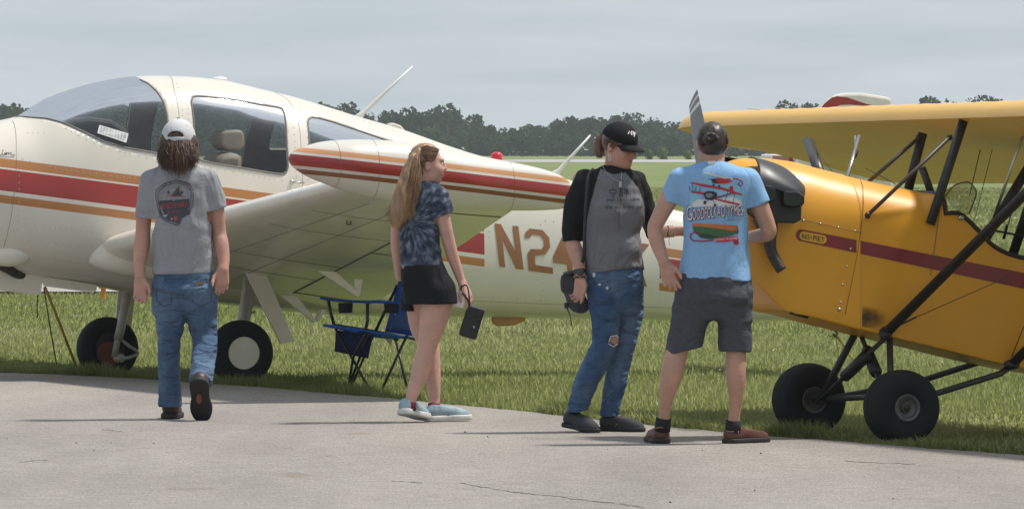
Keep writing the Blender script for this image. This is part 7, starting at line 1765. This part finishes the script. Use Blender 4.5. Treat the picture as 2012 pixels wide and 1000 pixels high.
    pr.text('BIPLANE RIDES', [(1429, 435.5), (1458, 433), (1458, 428), (1429, 430)], C['grey'], 'shirt_lettering', .006, 0)
    # landscape with ribbon
    P_([(1360, 439), (1400, 440), (1449, 443), (1451, 450), (1440, 455), (1400, 449), (1360, 445)], 'orange', .0035, 3); P_([(1361, 444), (1385, 446), (1410, 449), (1440, 454), (1451, 450), (1450, 459), (1432, 464), (1402, 469), (1376, 466), (1363, 456)], 'green', .004, 3); P_([(1372, 458), (1392, 460), (1412, 466), (1395, 470), (1376, 467)], 'dkgreen', .0046, 2)
    L_([(1374, 459), (1366, 456), (1357, 460), (1356, 468), (1362, 473), (1380, 474), (1402, 472)], 2.2, 'dkred', .005); P_([(1405, 467), (1425, 466), (1448, 464), (1452, 471), (1430, 475), (1408, 476)], 'red', .0056, 2); P_([(1443, 470), (1451, 472), (1452, 480), (1445, 482), (1440, 476)], 'dkred', .0052, 1); L_([(1447, 446), (1451, 455), (1449, 463)], 1.2, 'dkred', .005)
    pr.text('EXPERIENCE THE OLD TIMES', [(1407, 473.5), (1449, 470), (1448, 466), (1406, 469)], C['white'], 'shirt_lettering', .0064, 0)
person_blue()
# ------------------------------------------------------------------ folding camp chair
def camp_chair():
    Y0 = ground(742, 767)[1] + .1; Yn, Yf = Y0 - .12, Y0 + .32; o = np.array((pix(742, 767, Y0)[0], Y0, 0.)); t = thing('camp_chair', 'blue folding camp chair with black legs under the cream wing', 'chair', o); bpy.context.view_layer.update()
    J = lambda px, py, d: pix(px, py, Yn + (Yf - Yn) * d) - o                # d: 0 near side, 1 far side
    fb = cloth('royal blue canvas', (.030, .125, .50), .12, fold=.02); fd = cloth('navy canvas', (.010, .018, .060), .2, fold=.02); bk = mat('black tube', (.018, .018, .019), .4); ms = mat('black mesh', (.012, .012, .013), .9)
    tube = lambda P, r, nm: MB().tube(P, r, 8).build(nm, bk, t)
    tube([J(658, 643, 1), J(727, 766, 0)], .0095, 'leg'); tube([J(725, 655, 0), J(684, 762, 1)], .0095, 'leg'); tube([J(734, 658, .2), J(689, 762, .9)], .0085, 'leg')
    tube([J(800, 658, 0), J(749, 768, 0)], .0095, 'leg'); tube([J(777, 663, 1), J(800, 764, .6)], .0095, 'leg'); tube([J(718, 655, 0), J(694, 702, .3), J(684, 762, 1)], .009, 'leg')
    tube([J(645, 590, 1), J(650, 615, 1), J(657, 640, 1)], .011, 'arm_post'); tube([J(722, 596, 0), J(722, 630, 0), J(719, 645, 0)], .011, 'arm_post')
    tube([J(781, 560, 1), J(738, 650, 1)], .0105, 'back_post'); tube([J(862, 568, 0), J(822, 660, 0)], .0105, 'back_post')
    tube([J(655, 638, 1), J(720, 648, .1), J(826, 668, 0)], .010, 'seat_rail'); tube([J(657, 643, 1), J(720, 650, 0)], .009, 'seat_rail'); tube([J(740, 655, 1), J(776, 664, .9)], .010, 'seat_rail')
    MB().box(J(778, 664, .9), (.016, .016, .018)).build('joint', ms, t, smooth=False)
    for a in ((684, 762, 1), (727, 766, 0), (749, 768, 0), (800, 764, .6)): MB().ell(J(*a), (.018, .018, .012), 10).build('foot', ms, t)
    def sheet(P, th, nm, m, cut=4):
        P = [np.array(p) for p in P]; n = 9; V = []
        for j in range(n):
            for i in range(n): u, v = i / (n - 1), j / (n - 1); V.append(P[0] * (1 - u) * (1 - v) + P[1] * u * (1 - v) + P[2] * u * v + P[3] * (1 - u) * v - np.array((0, 0, cut * .01 * math.sin(math.pi * u) * math.sin(math.pi * v))))
        ob = MB().add(V, [(j * n + i, j * n + i + 1, (j + 1) * n + i + 1, (j + 1) * n + i) for j in range(n - 1) for i in range(n - 1)]).build(nm, m, t); s = ob.modifiers.new('thick', 'SOLIDIFY'); s.thickness = th; return ob
    sheet([J(635, 638, 1), J(700, 645, 0), J(822, 664, 0), J(768, 655, 1)], .012, 'seat', fb, 3); sheet([J(634, 636, 1), J(664, 639, .6), J(712, 646, 0), J(700, 652, 0)], .006, 'seat_edge', fb, 0)
    sheet([J(660, 648, 1), J(731, 659, 0), J(722, 704, .1), J(657, 690, 1)], .006, 'front_pouch', fd, -1)
    # arms: padded strips with mesh cup holders
    MB().tube(cat([J(629, 585, 1), J(650, 589, 1), J(690, 592, 1), J(735, 593, 1), J(770, 594, 1)], 4), [(.009, .032)] * 17, 10, flat=(0, 0, 1)).build('armrest', fb, t); MB().tube(cat([J(722, 594, 0), J(745, 592, 0), J(790, 597, 0), J(850, 604, 0)], 4), [(.009, .034)] * 13, 10, flat=(0, 0, 1)).build('armrest', fb, t)
    for a, d in ((679, 1), (769, 0)):
        c = J(a, 595, d); MB().revolve([(0, .048), (-.012, .050), (-.06, .046), (-.068, .044)], c, (0, 0, 1), 18).build('cup_holder', ms, t); MB().revolve([(-.066, .044), (-.067, .001)], c, (0, 0, 1), 18).build('cup_base', ms, t)
    # backrest
    sheet([J(758, 652, 1), J(822, 662, 0), J(858, 562, 0), J(786, 548, 1)], .008, 'backrest', fb, -4); sheet([J(764, 648, .85), J(812, 652, .1), J(822, 622, .1), J(772, 620, .85)], .003, 'back_mesh', mat('blue mesh', (.06, .12, .30), .9), -6)
    MB().tube([J(766, 650, .8) + (0, -.006, 0), J(778, 615, .8) + (0, -.012, 0), J(793, 580, .8) + (0, -.012, 0)], .0022, 5).build('white_piping', M['white'], t)
    sheet([J(750, 657, .5), J(772, 662, .5), J(769, 680, .5), J(758, 668, .5)], .002, 'care_label', M['white'], 0)
camp_chair()
# ------------------------------------------------------------------ tie-down ropes
def rope(name, label, P, r, m, grp='tie-down ropes'):
    o = np.array((P[-1][0], P[-1][1], 0.)); t = thing(name, label, 'rope', o, 0, grp); bpy.context.view_layer.update(); MB().tube([p - o for p in P], r, 7).build('strap', m, t)
    a, b = P[-1], P[-2]; MB().tube([np.array((a[0], a[1], -.02)) - o, np.array((a[0], a[1], .05)) - o], .008, 7).build('ground_ring', M['strut'], t)
    return t
def ropes():
    F = lambda px, py, L: NAV.w(NAV.hit(px, py, L)); yel = mat('yellow webbing', (.36, .26, .035), .8, var=.3, vscale=40); drk = mat('dark cord', (.10, .085, .05), .9, var=.3, vscale=60)
    rope('tie_down_rope', 'yellow tie-down strap slanting from the cream belly beside the right main wheel', [F(88, 563, -1.0), F(115, 630, -1.0), F(152, 726, -1.0)], .010, yel); rope('tie_down_rope', 'dark thin tie-down cord hanging left of the yellow strap under the cream nose', [F(86, 565, -1.0), F(98, 640, -1.02), F(111, 716, -1.02)], .005, drk)
    t = rope('hanging_cord', 'short black cord hanging loose under the cream nose at left', [F(74, 575, -.3), F(73, 600, -.3), F(73.5, 624, -.3)], .004, M['black'])
    for c in list(t.children):
        if c.name.startswith('ground_ring'): bpy.data.objects.remove(c)
    rope('tie_down_rope', 'yellow tie-down rope from the tail hook to the grass behind the yellow airplane wheels', [F(1642, 655, 0), F(1670, 698, .0), F(1706, 745, 0)], .007, yel); rope('tie_down_rope', 'thin yellow rope end hanging straight down below the tail hook', [F(1641, 655, 0), F(1646, 690, 0), F(1651, 730, 0)], .004, yel)
    H = [NAV.hit(a, b, 0) for a, b in ((1628, 632), (1632, 642), (1640, 649), (1645, 655), (1641, 660), (1637, 655))]; MB().tube(cat(H, 4), .008, 7).build('tail_hook', M['strut'], NAV_ROOT)
    o = F(1641, 660, 0); t = thing('rope_knot', 'yellow knotted rope tuft at the tail hook', 'rope', o); bpy.context.view_layer.update()
    for a, b in ((-14, 0), (-8, 9), (6, 8), (10, 14), (-3, 6)): MB().tube([(0, 0, 0), (a * .0018, 0, -b * .0012), (a * .0036, 0, -b * .0030)], .0045, 6).build('rope_end', yel, t)
ropes()
